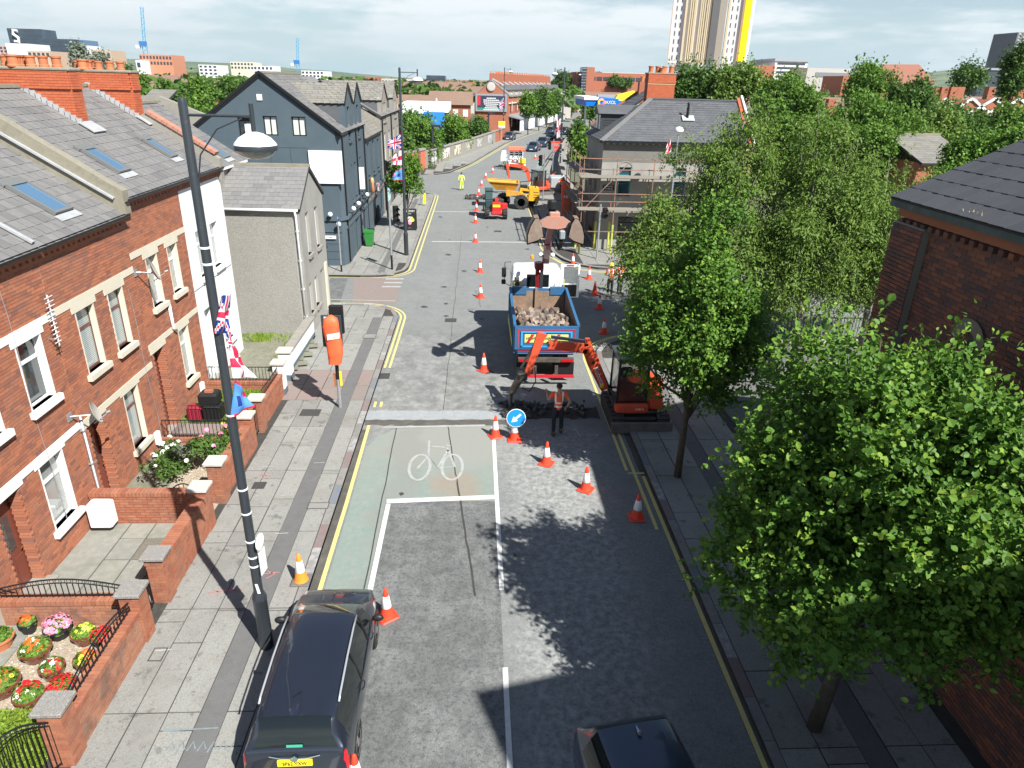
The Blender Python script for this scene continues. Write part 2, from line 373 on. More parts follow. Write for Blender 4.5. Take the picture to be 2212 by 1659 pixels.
ASPH2 = M('asphalt_new',(0.135,0.140,0.136),.92,noise=[(.8,.7,(0.213,0.219,0.213)),(4.,.55,(0.069,0.071,0.075)),(1.5,.4,(0.237,0.237,0.237),.55,.7),(13,.6,(0.056,0.057,0.062),.5,.64)],bump=(120,.6,.012),extra=grain(80,.5,.45))
ASPHP = M('asphalt_patch',(0.131,0.129,0.128),.9,noise=[(1.5,.4,(0.150,0.150,0.147)),(6,.3,(0.075,0.075,0.075))],bump=(90,.4,.01),extra=grain(60,.5,.2))
GREEN = M('green_surface',(0.183,0.236,0.210),.88,noise=[(.6,.55,(0.218,0.248,0.224)),(5.,.45,(0.260,0.266,0.236)),(1.1,.5,(0.236,0.230,0.206),.52,.66),(14,.2,(0.094,0.118,0.106),.6,.7)],bump=(120,.3,.008),extra=green_extra)
DUST = M('reinstated_strip',(0.276,0.293,0.305),.9,noise=[(3,.5,(0.345,0.345,0.333)),(9,.3,(0.196,0.196,0.196))],extra=grain(60,.5,.15))
MUD = M('muddy_asphalt',(.085,.08,.07),.95,noise=[(2.,.6,(.15,.14,.12)),(8,.4,(.05,.048,.045))],bump=(30,.5,.02),extra=grain(60,.5,.3))
WHITE = M('white_paint', (.62, .62, .60), .7, noise=[(7, .5, (.4, .4, .38)), (40, .35, (.3, .3, .3), .55, .68)])
WORN = M('worn_white_paint', (.36, .365, .35), .8, noise=[(4, .6, (.24, .25, .24)), (25, .5, (.17, .19, .18), .5, .66)])
YELL = M('yellow_paint', (.62, .52, .17), .7, noise=[(5, .6, (.45, .42, .28)), (30, .45, (.28, .26, .2), .55, .68)])
SLAB = M('paving_concrete',[(0.227,0.226,0.210),(0.265,0.263,0.242),(0.206,0.204,0.190),(0.245,0.241,0.224)],.92,noise=[(.7,.4,(0.285,0.280,0.258)),(3.2,.6,(0.088,0.085,0.077),.6,.66),(14,.35,(0.112,0.109,0.104),.56,.66)],bump=(55,.5,.01),extra=slab_extra)
SLABP = M('paving_pink',[(0.240,0.180,0.162),(0.210,0.174,0.156)],.92,noise=[(1.5,.4,(0.204,0.192,0.180)),(4,.5,(0.120,0.108,0.102),.6,.66)],bump=(55,.5,.01),extra=grain(70,.5,.15))
SLABY = M('yard_flag',[(.24,.235,.2),(.21,.21,.185),(.26,.25,.215)],.92,noise=[(2.2,.5,(.16,.17,.13)),(6,.5,(.3,.29,.26))],bump=(50,.4,.01))
JOINT = M('joint_dirt', (.045, .042, .038), .98, noise=[(6, .4, (.08, .075, .065))])
KERB = M('kerb_stone',[(0.200,0.194,0.188),(0.237,0.225,0.213),(0.175,0.169,0.163)],.9,noise=[(5,.5,(0.125,0.125,0.125)),(20,.4,(0.275,0.263,0.250))],bump=(60,.5,.01))
KRED = M('kerb_faded_red',(0.204,0.138,0.132),.9,noise=[(6,.7,(0.180,0.168,0.162),.4,.55)]); KBLU = M('kerb_faded_blue',(0.144,0.168,0.204),.9,noise=[(6,.7,(0.180,0.174,0.168),.4,.55)]); KWHT = M('kerb_faded_white',(0.324,0.318,0.312),.9,noise=[(6,.7,(0.180,0.174,0.168),.4,.55)])
BRICK = M('red_brick',[(0.400,0.135,0.067),(0.454,0.167,0.084),(0.292,0.099,0.056),(0.410,0.151,0.078),(0.205,0.090,0.067),(0.443,0.162,0.078)],.88,noise=[(2,.3,(0.292,0.151,0.108)),(16,.4,(0.227,0.097,0.070)),(.7,.25,(0.216,0.119,0.092))],bump=(90,.4,.006))
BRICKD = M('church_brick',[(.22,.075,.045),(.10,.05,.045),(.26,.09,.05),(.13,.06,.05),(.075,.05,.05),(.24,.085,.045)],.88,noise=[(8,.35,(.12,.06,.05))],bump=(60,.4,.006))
BRICKG = M('garden_brick',[(.32,.11,.06),(.27,.09,.05),(.36,.135,.07),(.24,.085,.055)],.85,noise=[(1.2,.5,(.2,.12,.09)),(5,.35,(.42,.2,.12))],bump=(90,.3,.005))
BRICKO = M('orange_brick', [(.44, .105, .045), (.48, .125, .055), (.40, .09, .04)], .85, noise=[(3, .3, (.34, .1, .05))], bump=(80, .3, .005))
BRICKF = M('far_brick', (.33, .115, .065), .9, noise=[(.8, .3, (.24, .09, .06)), (6, .3, (.4, .16, .1))])
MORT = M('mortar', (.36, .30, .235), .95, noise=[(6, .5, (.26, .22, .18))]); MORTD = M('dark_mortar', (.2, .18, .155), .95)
MORTO = M('orange_mortar', (.25, .10, .06), .95)
SLATE = M('grey_tile',[(.155,.15,.15),(.19,.185,.182),(.17,.165,.165),(.13,.128,.13)],.8,noise=[(.9,.4,(.215,.205,.19)),(7,.35,(.12,.118,.115)),(3.,.5,(.24,.22,.18),.63,.72)],bump=(50,.3,.006))
SLATED = M('dark_slate',[(.085,.09,.098),(.105,.108,.115),(.075,.078,.085),(.095,.1,.108)],.7,noise=[(1.2,.4,(.125,.13,.135)),(9,.3,(.07,.07,.075))],bump=(50,.3,.005))
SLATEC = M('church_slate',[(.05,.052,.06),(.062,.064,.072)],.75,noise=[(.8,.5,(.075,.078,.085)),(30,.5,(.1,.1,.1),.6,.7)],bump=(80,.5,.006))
SLATEO = M('weathered_slate',[(.16,.155,.14),(.2,.19,.17),(.145,.14,.13)],.85,noise=[(1.2,.5,(.22,.2,.15)),(3.,.5,(.3,.17,.08),.62,.72)],bump=(50,.3,.006))
UNDER = M('roof_under', (.04, .04, .042), .95)
LEAD = M('lead_flashing', (.42, .43, .44), .6, .2, noise=[(4, .5, (.3, .3, .31))])
STONE = M('sandstone_coping', (.235, .215, .165), .9, noise=[(2, .5, (.16, .15, .115)), (9, .4, (.3, .27, .21))], bump=(40, .5, .01))
CREAM = M('cream_render',(.60,.55,.44),.85,noise=[(2,.3,(.5,.46,.37))]); WREND = M('white_render',(.72,.73,.72),.85,noise=[(1.5,.3,(.62,.63,.62)),(9,.2,(.5,.5,.49),.58,.7)],bump=(40,.5,.01))
WPVC = M('white_pvc', (.74, .75, .76), .35); BPVC = M('brown_frame', (.13, .055, .045), .4)
DGREY = M('dark_grey_render',(0.067,0.094,0.115),.75,noise=[(.35,.5,(0.086,0.117,0.138)),(1.6,.35,(0.057,0.081,0.099)),(7,.25,(0.092,0.117,0.132),.56,.66)],bump=(60,.3,.005))
PEBB = M('pebble_dash',(0.263,0.255,0.233),.95,noise=[(.9,.5,(0.213,0.207,0.188)),(18,.55,(0.370,0.347,0.302)),(45,.5,(0.112,0.106,0.095),.52,.62)],bump=(38,1.,.02))
CREND = M('grey_cement_render',(0.302,0.291,0.267),.9,noise=[(.5,.5,(0.190,0.185,0.174)),(2.5,.3,(0.291,0.280,0.252))],bump=(30,.3,.01))
CREND2 = M('old_stucco', (.26, .24, .21), .9, noise=[(1., .5, (.19, .18, .16)), (5, .4, (.31, .29, .25))], bump=(30, .4, .01))
BMETAL = M('black_metal',(.018,.019,.021),.4,.3); POLE = M('painted_column',(.035,.042,.05),.42,.2,noise=[(14,.35,(.07,.075,.08),.58,.66)],coat=.3)
GALV = M('galvanised_steel',(.42,.44,.46),.45,.6,noise=[(6,.3,(.32,.33,.34))]); BLACK = M('black_plastic',(.012,.012,.013),.5); RUBBER = M('rubber',(.02,.02,.021),.85,noise=[(5,.5,(.09,.085,.075))])
def glassmat(name, col, tint=.0):
    m = M(name, col, .04, spec=.9, coat=.6); return m
GLASS = glassmat('window_glass',(.035,.045,.05)); GLASSB = glassmat('skylight_glass',(.09,.17,.27)); GLASSC = M('curtained_glass',(.30,.31,.30),.08,spec=.9,coat=.5,noise=[(5,.5,(.14,.15,.15))])
def louvre(t, geo, out):
    w = t.nodes.new('ShaderNodeTexWave'); w.bands_direction = 'Z'; w.inputs['Scale'].default_value = 7; t.links.new(geo.outputs['Position'],w.inputs['Vector'])
    x = t.nodes.new('ShaderNodeMix'); x.data_type = 'RGBA'; t.links.new(w.outputs['Fac'],x.inputs[0]); t.links.new(out,x.inputs[6]); x.inputs[7].default_value = (.12,.16,.17,1); return x.outputs[2]
GLASSL = M('blinds_behind_glass', (.42, .46, .46), .1, spec=.9, coat=.5, extra=louvre)
TERRA = M('terracotta', [(.52, .17, .075), (.46, .15, .07), (.56, .2, .09)], .8, noise=[(12, .3, (.35, .13, .07))])
LEAFM = {}
def leafmat(name, cols, tr=.35):
    return M(name, sorted(cols, key=lambda c: c[1]), .5, spec=.22, trans=tr, own=True)
LF_LIN = leafmat('linden_leaf',[(0.078,0.169,0.023),(0.130,0.247,0.033),(0.052,0.124,0.019),(0.195,0.312,0.039),(0.085,0.182,0.029),(0.247,0.351,0.052)],.3)
LF_CHE = leafmat('cherry_leaf', [(0.120, 0.204, 0.036), (0.168, 0.264, 0.048), (0.084, 0.156, 0.030), (0.216, 0.300, 0.060), (0.144, 0.228, 0.042)])
LF_DRK = leafmat('dark_leaf',[(0.065,0.137,0.026),(0.098,0.182,0.033),(0.046,0.098,0.019),(0.130,0.221,0.039)]); LF_MID = leafmat('mid_leaf',[(0.098,0.195,0.029),(0.143,0.260,0.039),(0.065,0.143,0.023),(0.195,0.312,0.046)])
LF_SIL = leafmat('silver_leaf',[(.22,.26,.2),(.3,.33,.27),(.15,.19,.13)]); BARK = M('bark',(.075,.06,.045),.95,noise=[(9,.5,(.13,.11,.09))],bump=(25,.8,.02)); BARKL = M('light_bark',(.2,.18,.155),.9,noise=[(9,.5,(.1,.09,.08))])
HIVIS_O = M('hivis_orange',(.9,.12,.02),.7); HIVIS_Y = M('hivis_yellow',(.62,.85,.06),.7); REFL = M('reflective_tape',(.75,.76,.78),.4); SKIN = M('skin',(.42,.24,.17),.6); DCLOTH = M('dark_cloth',(.02,.022,.03),.9)
CONE_R = M('cone_red',(.75,.06,.025),.5,noise=[(9,.3,(.5,.06,.03))]); CONE_W = M('cone_sleeve_white',(.8,.8,.8),.45,noise=[(12,.25,(.6,.58,.55))]); CONE_O = M('cone_orange',(.85,.25,.03),.5)

# ------------------------------------------------------------------ the ground
def sheet(name, pts, z, mat, parent=None, th=.0, kind='structure', label=None):
    m = MB()
    if th: m.prism([(x, y, z-th) for x, y in pts], (0, 0, th))
    else: m.poly([(x, y, z) for x, y in pts])
    o = m.build(name, mat, parent)
    if not parent: o['kind'] = kind
    if label: o['label'] = label
    return o
GROUND = M('ground_mixed', (.11, .12, .08), .95, noise=[(.02, .5, (.14, .13, .11)), (.15, .5, (.07, .1, .045)), (1.2, .3, (.15, .15, .13))])
sheet('ground', [(-6000, -300), (6000, -300), (6000, 9000), (-6000, 9000)], -.06, GROUND)
# road: the street bends right beyond the junctions
RL = [(-9.5, -12), (-9.5, 31), (-30, 31), (-30, 40.5), (-9, 40.5), (-9, 72), (-30, 72), (-30, 84), (-7.5, 84)]
RLb = [(-3.1, 87.5), (-.8, 96), (5.05, 129.7), (11, 157), (18.8, 187), (26, 220), (33, 253), (38, 285)]
RRb = [(50, 285), (43.5, 253), (36.5, 222), (28.6, 187), (22.2, 163), (14.2, 128), (10., 104), (8, 90)]
ROAD = sheet('road', RL+RLb+RRb+[(7.6, 70), (7.0, 45), (30, 42), (30, 29), (7, 29), (7, -12)], 0, ASPH)
def paint(name, pts, mat, z=.008, w=None, close=False, n=.0):
    """a painted line: band of width w along pts, or a filled polygon when w is None"""
    m = MB()
    if w is None: m.poly([(x, y, z) for x, y in pts])
    else:
        P = [Vector((x, y, 0)) for x, y in pts]; Lp = []; Rp = []
        for i, p in enumerate(P):
            a = P[i-1] if i > 0 or close else p; b = P[(i+1) % len(P)] if i < len(P)-1 or close else p
            d = (b-a).normalized(); s = Vector((-d.y, d.x, 0))*w/2; Lp.append(p+s); Rp.append(p-s)
        k = len(P)
        for i in range(k if close else k-1):
            j = (i+1) % k; m.poly([(Rp[i].x, Rp[i].y, z), (Rp[j].x, Rp[j].y, z), (Lp[j].x, Lp[j].y, z), (Lp[i].x, Lp[i].y, z)])
    return m.build(name, mat, ROAD)
def arc(cx, cy, r, a0, a1, n=10):
    return [(cx+r*math.cos(math.radians(a0+(a1-a0)*i/n)), cy+r*math.sin(math.radians(a0+(a1-a0)*i/n))) for i in range(n+1)]
sheet('resurfaced_patch', [(-2.25, -12), (-2.28, 15.75), (.55, 15.75), (.58, -12)], .004, ASPH2)
gm = MB(); gp = [(-3.33,-12),(-3.33,15.9),(-3.36,18.7),(-3.1,19.45),(-2.6,19.95),(-.9,20.12),(.5,20.2),(.52,15.75),(-2.4,15.75),(-2.42,-12)]
gm.poly([(x, y, .006) for x, y in gp]); g_ = gm.build('cycle_surface', GREEN); g_['kind'] = 'structure'
def jag(x0, x1, y, a, n=22): return [(x0+(x1-x0)*i/n, y+random.uniform(-a, a)) for i in range(n+1)]
sheet('reinstated_strip', jag(-3.7, .85, 20.62, .05)+jag(.85, -3.7, 21.3, .05), .010, DUST)
sheet('muddy_strip', jag(-3.6, 1.1, 20.2, .09)+jag(1.1, -3.7, 20.62, .03), .008, MUD)
for a, b in (((-2.58, 20.0), (-2.45, 12.0)), ((-.52, 16.7), (.0, 12.)), ((-.9, 20.1), (-.52, 16.7))):
    k = 14; paint('crack',[(a[0]+(b[0]-a[0])*i/k+random.uniform(-.015,.015),a[1]+(b[1]-a[1])*i/k) for i in range(k+1)],JOINT,.0125,.03 if a[1] > 17 else .045)
paint('crack', [(-1.1+random.uniform(-.03, .03), 21.4+i) for i in range(30)], JOINT, .004, .02)
# white lines of the advanced stop box
paint('painted_line', [(-3., 20.06), (-1.4, 20.12), (.3, 20.2)], WORN, .012, .12)
paint('painted_line',[(.58,-2),(.58,1)],WHITE,.012,.1); paint('painted_line',[(.58,4.5),(.58,9.98)],WHITE,.012,.1); paint('painted_line',[(.585,12.2),(.56,20.1)],WHITE,.012,.11)
paint('painted_line', [(-2.38, 15.76), (.51, 15.94)], WHITE, .014, .2); paint('painted_line', [(-2.32, 15.64), (-2.34, 5)], WHITE, .012, .12)
# bicycle symbol
def ell(cx, cy, rx, ry, n=28): return [(cx+rx*math.cos(2*math.pi*i/n), cy+ry*math.sin(2*math.pi*i/n)) for i in range(n)]
paint('painted_bicycle',ell(-1.64,17.55,.30,.72),WORN,.0135,.09,True); paint('painted_bicycle',ell(-.69,17.55,.30,.72),WORN,.0135,.09,True)
for q in ([(-1.7,17.45),(-1.42,18.2),(-1.12,17.5),(-.85,18.55)],[(-1.42,18.2),(-1.46,19.15)],[(-1.36,18.78),(-.95,18.72)],[(-1.1,17.5),(-.62,17.55),(-.88,18.7)],[(-.92,18.85),(-.78,18.8)]):
    paint('painted_bicycle', q, WORN, .0142, .075)
# yellow lines
YL = lambda *a, **k: paint('yellow_line', *a, YELL, **k)
YL([(-3.43,2),(-3.43,15.7),(-3.48,20.2)],w=.1,z=.012); YL([(-3.49,21.55),(-3.5,22.0)],w=.09,z=.012); YL([(-3.28,21.6),(-3.29,22.0)],w=.09,z=.012)
for r, x in ((2.1, -3.55), (2.32, -3.36)):
    YL([(x-.02, 25.1), (x, 28), (x, 31.2)]+arc(x-r, 31.2, r, 8, 86, 9)+[(-7.9, 31.2+r+.02)], w=.09, z=.010)
for r, x in ((1.75, -3.95), (2.0, -3.68)):
    YL([(-8.6,38.7-(r-1.75))]+[(-5.9,38.72-(r-1.75)*.9)]+arc(x-r,38.7-(r-1.75)*.95+r,r,-84,0,9)+[(x,50),(x,64),(x-.02,68.2)]+arc(x-r-.02,68.2,r,8,60,6),w=.09,z=.010)
for x in (4.62, 4.42): YL([(x+.0, 14.4 if x > 4.5 else 17.3), (x, 26.0)]+arc(x+3.3, 26.0, 3.3, 180, 108, 9), w=.09, z=.010)
YL([(4.84, 2), (4.84, 17)], w=.1, z=.010)
YL([(4.42, 17.15), (4.9, 17.15)], w=.08, z=.014)
for k in (0, .24):
    YL([(11,40.35-k),(7.3,40.45-k),(6.3,40.95-k),(5.4,42.3-k),(4.8-k*.6,44.2),(4.62-k,46.5),(4.8-k,56),(4.9-k,68),(6.3-k,80)],w=.09,z=.010)
paint('painted_line', [(-3.1, 48.1), (3.6, 48.3)], WHITE, .012, .14); paint('painted_line', [(-3.6, 60.0), (.2, 60.1)], WHITE, .012, .12)
paint('painted_line', [(-4.1, 34.0), (-8, 34.15)], WORN, .012, .1); 
for y in (36.6, 37.4, 38.2): paint('painted_bar', [(-5.1, y), (-4.1, y+.03)], WORN, .011, .28)
sheet('resurfaced_patch',[(-8.2,38.5),(-7.25,38.5),(-6.8,33.4),(-7.7,33.4)],.006,ASPH2); sheet('resurfaced_patch',[(-6.9,38.4),(-4.25,38.5),(-4.0,33.6),(-6.2,33.5)],.005,SLABP)
def along(P, t):
    for (a, b) in zip(P, P[1:]):
        d = math.dist(a, b)
        if t <= d: return (a[0]+(b[0]-a[0])*t/d, a[1]+(b[1]-a[1])*t/d)
        t -= d
    return P[-1]
CEN = [((a[0]+b[0])/2-.6,(a[1]+b[1])/2) for a,b in zip([(-3.1,87.5),(-.2,100),(5.05,129.7),(18.8,187),(33,253)],[(7.9,90),(9.6,100),(14.4,129.7),(28.6,187),(43.5,253)])]
for i in range(26): paint('painted_dash', [along(CEN, 6*i), along(CEN, 6*i+3)], WORN, .012, .12)
YL([(-2.7, 87.9), (-.5, 97), (5.4, 130), (19.1, 187), (33.4, 253)], w=.12, z=.01); YL([(-2.3, 87.9), (-.15, 97), (5.75, 130)], w=.1, z=.01)
sheet('cycle_surface', [(6.9, 86), (9.3, 108), (10.8, 108), (8.4, 86)], .006, GREEN)
ROADP = [o for o in ROAD.children]

# pavements: dark bedding with slabs and kerb stones standing on it
def pavement(name, poly, z=.108):
    return sheet(name, poly, z, JOINT, th=.14)
def kerb(parent, pts, w=.2, L_=.92, z=.125, cols=(KERB,), h=.14):
    P = [Vector((x, y, 0)) for x, y in pts]; tot = sum((b-a).length for a, b in zip(P, P[1:])); n = int(tot/L_); it = {}
    for i in range(n):
        a = Vector((*along([tuple(p[:2]) for p in P], i*tot/n), 0)); b = Vector((*along([tuple(p[:2]) for p in P], (i+1)*tot/n), 0))
        d = b-a; s = Vector((-d.y, d.x, 0)).normalized()
        it.setdefault(cols[i % len(cols)].name, []).append(((a+b)/2+Vector((0, 0, z-h/2)), d*.985, s*w, (0, 0, h)))
    for k, v in it.items(): pieces('kerb_stone', parent, v, MATS[k], 120)
def flags(parent, x0, x1, y0, y1, cols, lmin, lmax, mat, z=.12, name='paving_slab', inside=None, full=None, gap=.026):
    its = []; w = (x1-x0)/cols
    cuts = full or []
    for c in range(cols):
        y = y0
        while y < y1-.05:
            l = random.uniform(lmin, lmax); ye = min(y+l, y1)
            for f_ in cuts:
                if y < f_-.05 < ye: ye = f_
            if y1-ye < .35: ye = y1
            cx, cy = x0+w*(c+.5), (y+ye)/2
            if not inside or inside(cx, cy):
                its.append(((cx+random.uniform(-.006, .006), cy, z-.03+random.uniform(-.004, .003)), ((w-gap), 0, 0), (0, ye-y-gap, 0), (0, 0, .06)))
            y = ye
    pieces(name, parent, its, mat)
cor = arc(-5.9, 31.1, 2.05, 0, 90, 9)
P1 = pavement('pavement', [(-9.5, -12), (-3.66, -12), (-3.66, 31.1)]+arc(-5.72, 31.1, 2.06, 0, 90, 9)+[(-13, 33.16), (-13, 31), (-9.5, 31)])
kerb(P1, [(-3.76, -3), (-3.76, 31.1)]+arc(-5.72, 31.1, 1.96, 5, 90, 8)+[(-12, 33.06)], cols=(KERB, KWHT, KRED, KERB, KBLU, KERB, KRED, KWHT))
cutl = [6.2, 9.0, 11.6, 14.3, 17.2, 19.9, 21.9, 24.6, 27.5]
flags(P1, -6.5, -4.8, -2, 21.9, 3, .9, 2.6, SLAB, full=cutl); flags(P1, -4.36, -3.87, -2, 21.9, 1, 1.2, 3., SLAB, full=cutl)
flags(P1, -6.95, -4.8, 21.9, 24.6, 3, .8, 1.4, SLABP, full=cutl); flags(P1, -4.36, -3.87, 21.9, 24.6, 1, 1.2, 3., SLABP)
flags(P1, -7.1, -4.8, 24.6, 31., 3, 1., 2.8, SLAB, full=cutl); flags(P1, -4.36, -3.87, 24.6, 31.2, 1, 1.2, 3., SLAB)
flags(P1, -9.6, -4.4, 31., 32.9, 6, .6, 1.2, SLAB, inside=lambda x, y: math.hypot(max(x+5.72, 0), max(y-31.1, 0)) < 1.75)
sheet('service_trench', [(-4.8, -12), (-4.36, -12), (-4.36, 31.), (-4.8, 31.)], .1165, ASPHP)
P2 = pavement('pavement',[(-14,38.5),(-6.0,38.5)]+arc(-6.1,40.55,2.05,-84,0,9)+[(-4.05,68.3)]+arc(-6.1,68.3,2.05,0,70,6)+[(-9.5,72.3),(-14,72.3)])
kerb(P2, [(-13, 38.6), (-6.0, 38.6)]+arc(-6.1, 40.55, 1.95, -84, 0, 9)+[(-4.15, 68.3)]+arc(-6.1, 68.3, 1.95, 0, 80, 6)+[(-12, 72.2)])
flags(P2,-7.6,-4.25,41.5,69.,4,.9,2.2,SLAB,full=[44,47.5,52,57,63]); flags(P2,-9,-4.7,38.75,41.5,5,.7,1.4,SLAB,inside=lambda x,y: x < -6.1 or math.hypot(x+6.1,y-40.55) < 1.7)
sheet('service_trench', [(-5.7, 39.2), (-5.3, 39.2), (-5.35, 66), (-5.75, 66)], .125, ASPHP)
P3 = pavement('pavement',[(-16,82.5),(-6.5,82.8),(-3.3,86.4),(-1.,96),(4.8,129.7),(18.5,187),(33,253),(27,253),(13.2,187),(2.5,137),(-2.5,111.5),(-5.75,93.8),(-6.8,88),(-16,88)])
flags(P3, -6.2, -1., 84.5, 100, 5, 1.2, 2.2, SLAB, inside=lambda x, y: (y-84.5)*.33-5. > x+.5 and x > -6.3+(y-84)*.12)
for q, xo in ((.1, 0),): kerb(P3, [(-6.5, 82.9), (-3.4, 86.5), (-1.1, 96), (4.7, 129.7), (18.4, 187)], L_=1.8)
P3b = sheet('pavement', [(-5.4, 93.8), (-1.2, 96), (4.6, 129.7), (18.3, 187), (13.4, 187), (2.8, 137), (-2.3, 111.5)], .1165, SLAB)
P4 = pavement('pavement', [(4.95, -12), (4.95, 26.2)]+arc(7.5, 26.2, 2.55, 180, 100, 9)+[(8.6, 28.75), (30, 28.9), (30, 24), (14, 24), (12, -12)])
kerb(P4, [(5.05, -3), (5.05, 26.2)]+arc(7.5, 26.2, 2.45, 180, 100, 9)+[(20, 28.8)], cols=(KERB, KRED, KWHT, KERB, KBLU, KERB))
flags(P4,5.16,6.55,-3,26,2,.9,2.4,SLAB,full=[4,8,11.5,15,19]); sheet('service_trench',[(6.55,-6),(7.0,-6),(7.0,28),(6.55,28)],.1185,ASPHP); flags(P4,7.02,8.3,-3,28,2,.9,2.2,SLAB,full=[4,8,11.5,15,19])
P5 = pavement('pavement',[(30,40.8),(7.4,40.9),(6.35,41.6),(5.5,42.9),(5.0,44.9),(4.95,58),(5.3,68),(8.,90),(10.,104),(14.2,128),(28.6,187),(43,253),(55,253),(34,187),(19,128),(13,100),(10.3,80),(10.3,50),(30,50)])
kerb(P5, [(20, 40.9), (7.45, 41.0), (6.45, 41.7), (5.6, 42.95), (5.1, 44.9), (5.05, 58), (5.4, 68), (8.1, 90), (14.3, 128)])
flags(P5, 5.3, 8.3, 46, 66, 4, .8, 1.8, SLAB); flags(P5, 6.6, 15, 41.7, 45.9, 9, .6, 1.3, SLAB)
sheet('pavement', [(5.6, 68), (8.4, 90), (14.5, 128), (28.8, 187), (33, 187), (18.5, 128), (12.8, 100), (10.2, 80), (8.5, 66)], .1165, SLAB)

# wear and bits on the ground: gutter channel, covers, sprayed marks, cracks
sheet('gutter_channel', jag(-3.66, -3.47, -3, .0, 1)+[(-3.47, 19.9), (-3.66, 19.9)], .009, MUD)
sheet('gutter_channel', [(4.78, 2), (4.95, 2), (4.95, 26), (4.78, 26)], .009, MUD)
PINK = M('spray_pink',(.5,.17,.17),.8,noise=[(20,.7,(.22,.19,.18),.45,.6)]); CYAN = M('spray_blue',(.17,.25,.27),.8,noise=[(14,.8,(.19,.19,.18),.42,.55)]); IRON = M('iron_cover',(.075,.072,.07),.6,.4,noise=[(30,.6,(.13,.12,.11))])
def mark(pts, mat, w=.03, z=.1265): o = paint('sprayed_mark', pts, mat, z, w); o.parent = P1; return o
for p0,n_ in (((-5.6,12.1),PINK),((-5.25,12.15),PINK),((-5.9,16.9),PINK),((-4.6,12.7),PINK)): mark([(p0[0]-.1,p0[1]+.1),(p0[0]+.1,p0[1]-.02),(p0[0]-.05,p0[1]-.16)],n_); mark([(p0[0]-.16,p0[1]),(p0[0]+.18,p0[1]+.05)],n_)
for i in range(7): x = -5.1+.17*i; mark([(x, 8.2+random.uniform(-.05, .05)), (x+.05, 8.4), (x+.13, 8.25)], CYAN)
mark([(-5.3, 8.62), (-4.4, 8.66)], CYAN)
for (x,y) in ((-5.9,14.9),(-5.2,15.9),(-4.9,14.2),(-6.2,10.45),(-5.4,18.9),(-4.7,17.6),(-6.1,17.4)): mark([(x,y),(x+.32,y+.02)],WORN)
def cover(x,y,w,h,z,par,mat=IRON): m = MB().box(x-w/2,y-h/2,z-.02,x+w/2,y+h/2,z+.004); o = m.build('access_cover',mat,par); m = MB(); [m.box(a,b,z+.002,c,d,z+.008) for a,b,c,d in ((x-w/2-.02,y-h/2-.02,x+w/2+.02,y-h/2),(x-w/2-.02,y+h/2,x+w/2+.02,y+h/2+.02),(x-w/2-.02,y-h/2,x-w/2,y+h/2),(x+w/2,y-h/2,x+w/2+.02,y+h/2))]; m.build('cover_frame',IRON,o,kind='stuff')
for (x,y,w,h,mt) in ((-6.1,10.35,.22,.3,SLAB),(-5.9,16.4,.3,.3,IRON),(-4.1,15.4,.5,.25,SLAB),(-5.5,20.9,.6,.45,IRON),(-5.1,7.35,.75,.8,SLAB),(-4.6,28.4,.5,.5,SLAB),(-6.0,27.2,.4,.4,IRON)): cover(x,y,w,h,.122,P1,mt)
for (x, y) in ((-1.2, 31), (1.6, 52), (-3.55, 24.3)): cover(x, y, .5, .5, .003, ROAD)
def crk(x, y, a, n, par, z, w=.016):
    pts = [(x, y)]
    for i in range(n): a += random.uniform(-.35, .35); x += .22*math.cos(a); y += .22*math.sin(a); pts.append((x, y))
    o = paint('crack', pts, JOINT, z, w); o.parent = par
for (x, y, a, n) in ((.2, 33, 1.6, 14), (2.4, 40, 1.6, 12)): crk(x, y, a, n, ROAD, .0065, .018)
OIL = M('oil_stain', (.045, .045, .047), .6, noise=[(5, .7, (.1, .1, .1))])
for i in range(26):
    x, y = random.uniform(-3.2, 3.8), random.uniform(3, 58); r = random.uniform(.05, .22)
    sheet('oil_spot',[(x+r*random.uniform(.6,1.2)*math.cos(2*math.pi*k/9),y+r*random.uniform(.6,1.3)*math.sin(2*math.pi*k/9)) for k in range(9)],.0135,OIL,ROAD)
# ------------------------------------------------------------------ left terrace (fronts on the plane X = -9.4)
XF = -9.4
def window(parent, Y0, Y1, z0, z1, fr, gl, X=XF, split=.68, sill=None, depth=.13, reveal=None, sl=(.08, .1), surround=None, mid=False, nx=1):
    """sash window in a wall facing +X (nx=1): frame, pane and sill as parts"""
    s = nx; m = MB(); xf = X-depth*s; t = .055
    def B(mb, xa, ya, za, xb, yb, zb): mb.box(min(xa, xb), ya, za, max(xa, xb), yb, zb)
    w = MB()
    for (a, b, c, d) in ((Y0, Y0+t, z0, z1), (Y1-t, Y1, z0, z1), (Y0+t, Y1-t, z1-t, z1), (Y0+t, Y1-t, z0, z0+t)): B(w, xf-.05*s, a, c, xf, b, d)
    zs = z0+(z1-z0)*split
    if split: B(w, xf-.05*s, Y0+t, zs-.035, xf+.008*s, Y1-t, zs+.035)
    if mid: B(w, xf-.05*s, (Y0+Y1)/2-.025, z0+t, xf+.005*s, (Y0+Y1)/2+.025, z1-t)
    f = w.build('window', fr, parent)
    g = MB(); B(g, xf-.035*s, Y0+t*.8, z0+t*.8, xf-.022*s, Y1-t*.8, z1-t*.8); g.build('pane', gl, f)
    if reveal:
        for ya in (Y1-.036, Y0+.001): r = MB(); B(r, xf, ya, z0, X+.012*s, ya+.035, z1); r.build('reveal', reveal, f)
    if sill:
        q = MB(); B(q, xf, Y0-.1, z0-.14, X+.11*s, Y1+.1, z0); q.build('sill', sill, f)
    return f
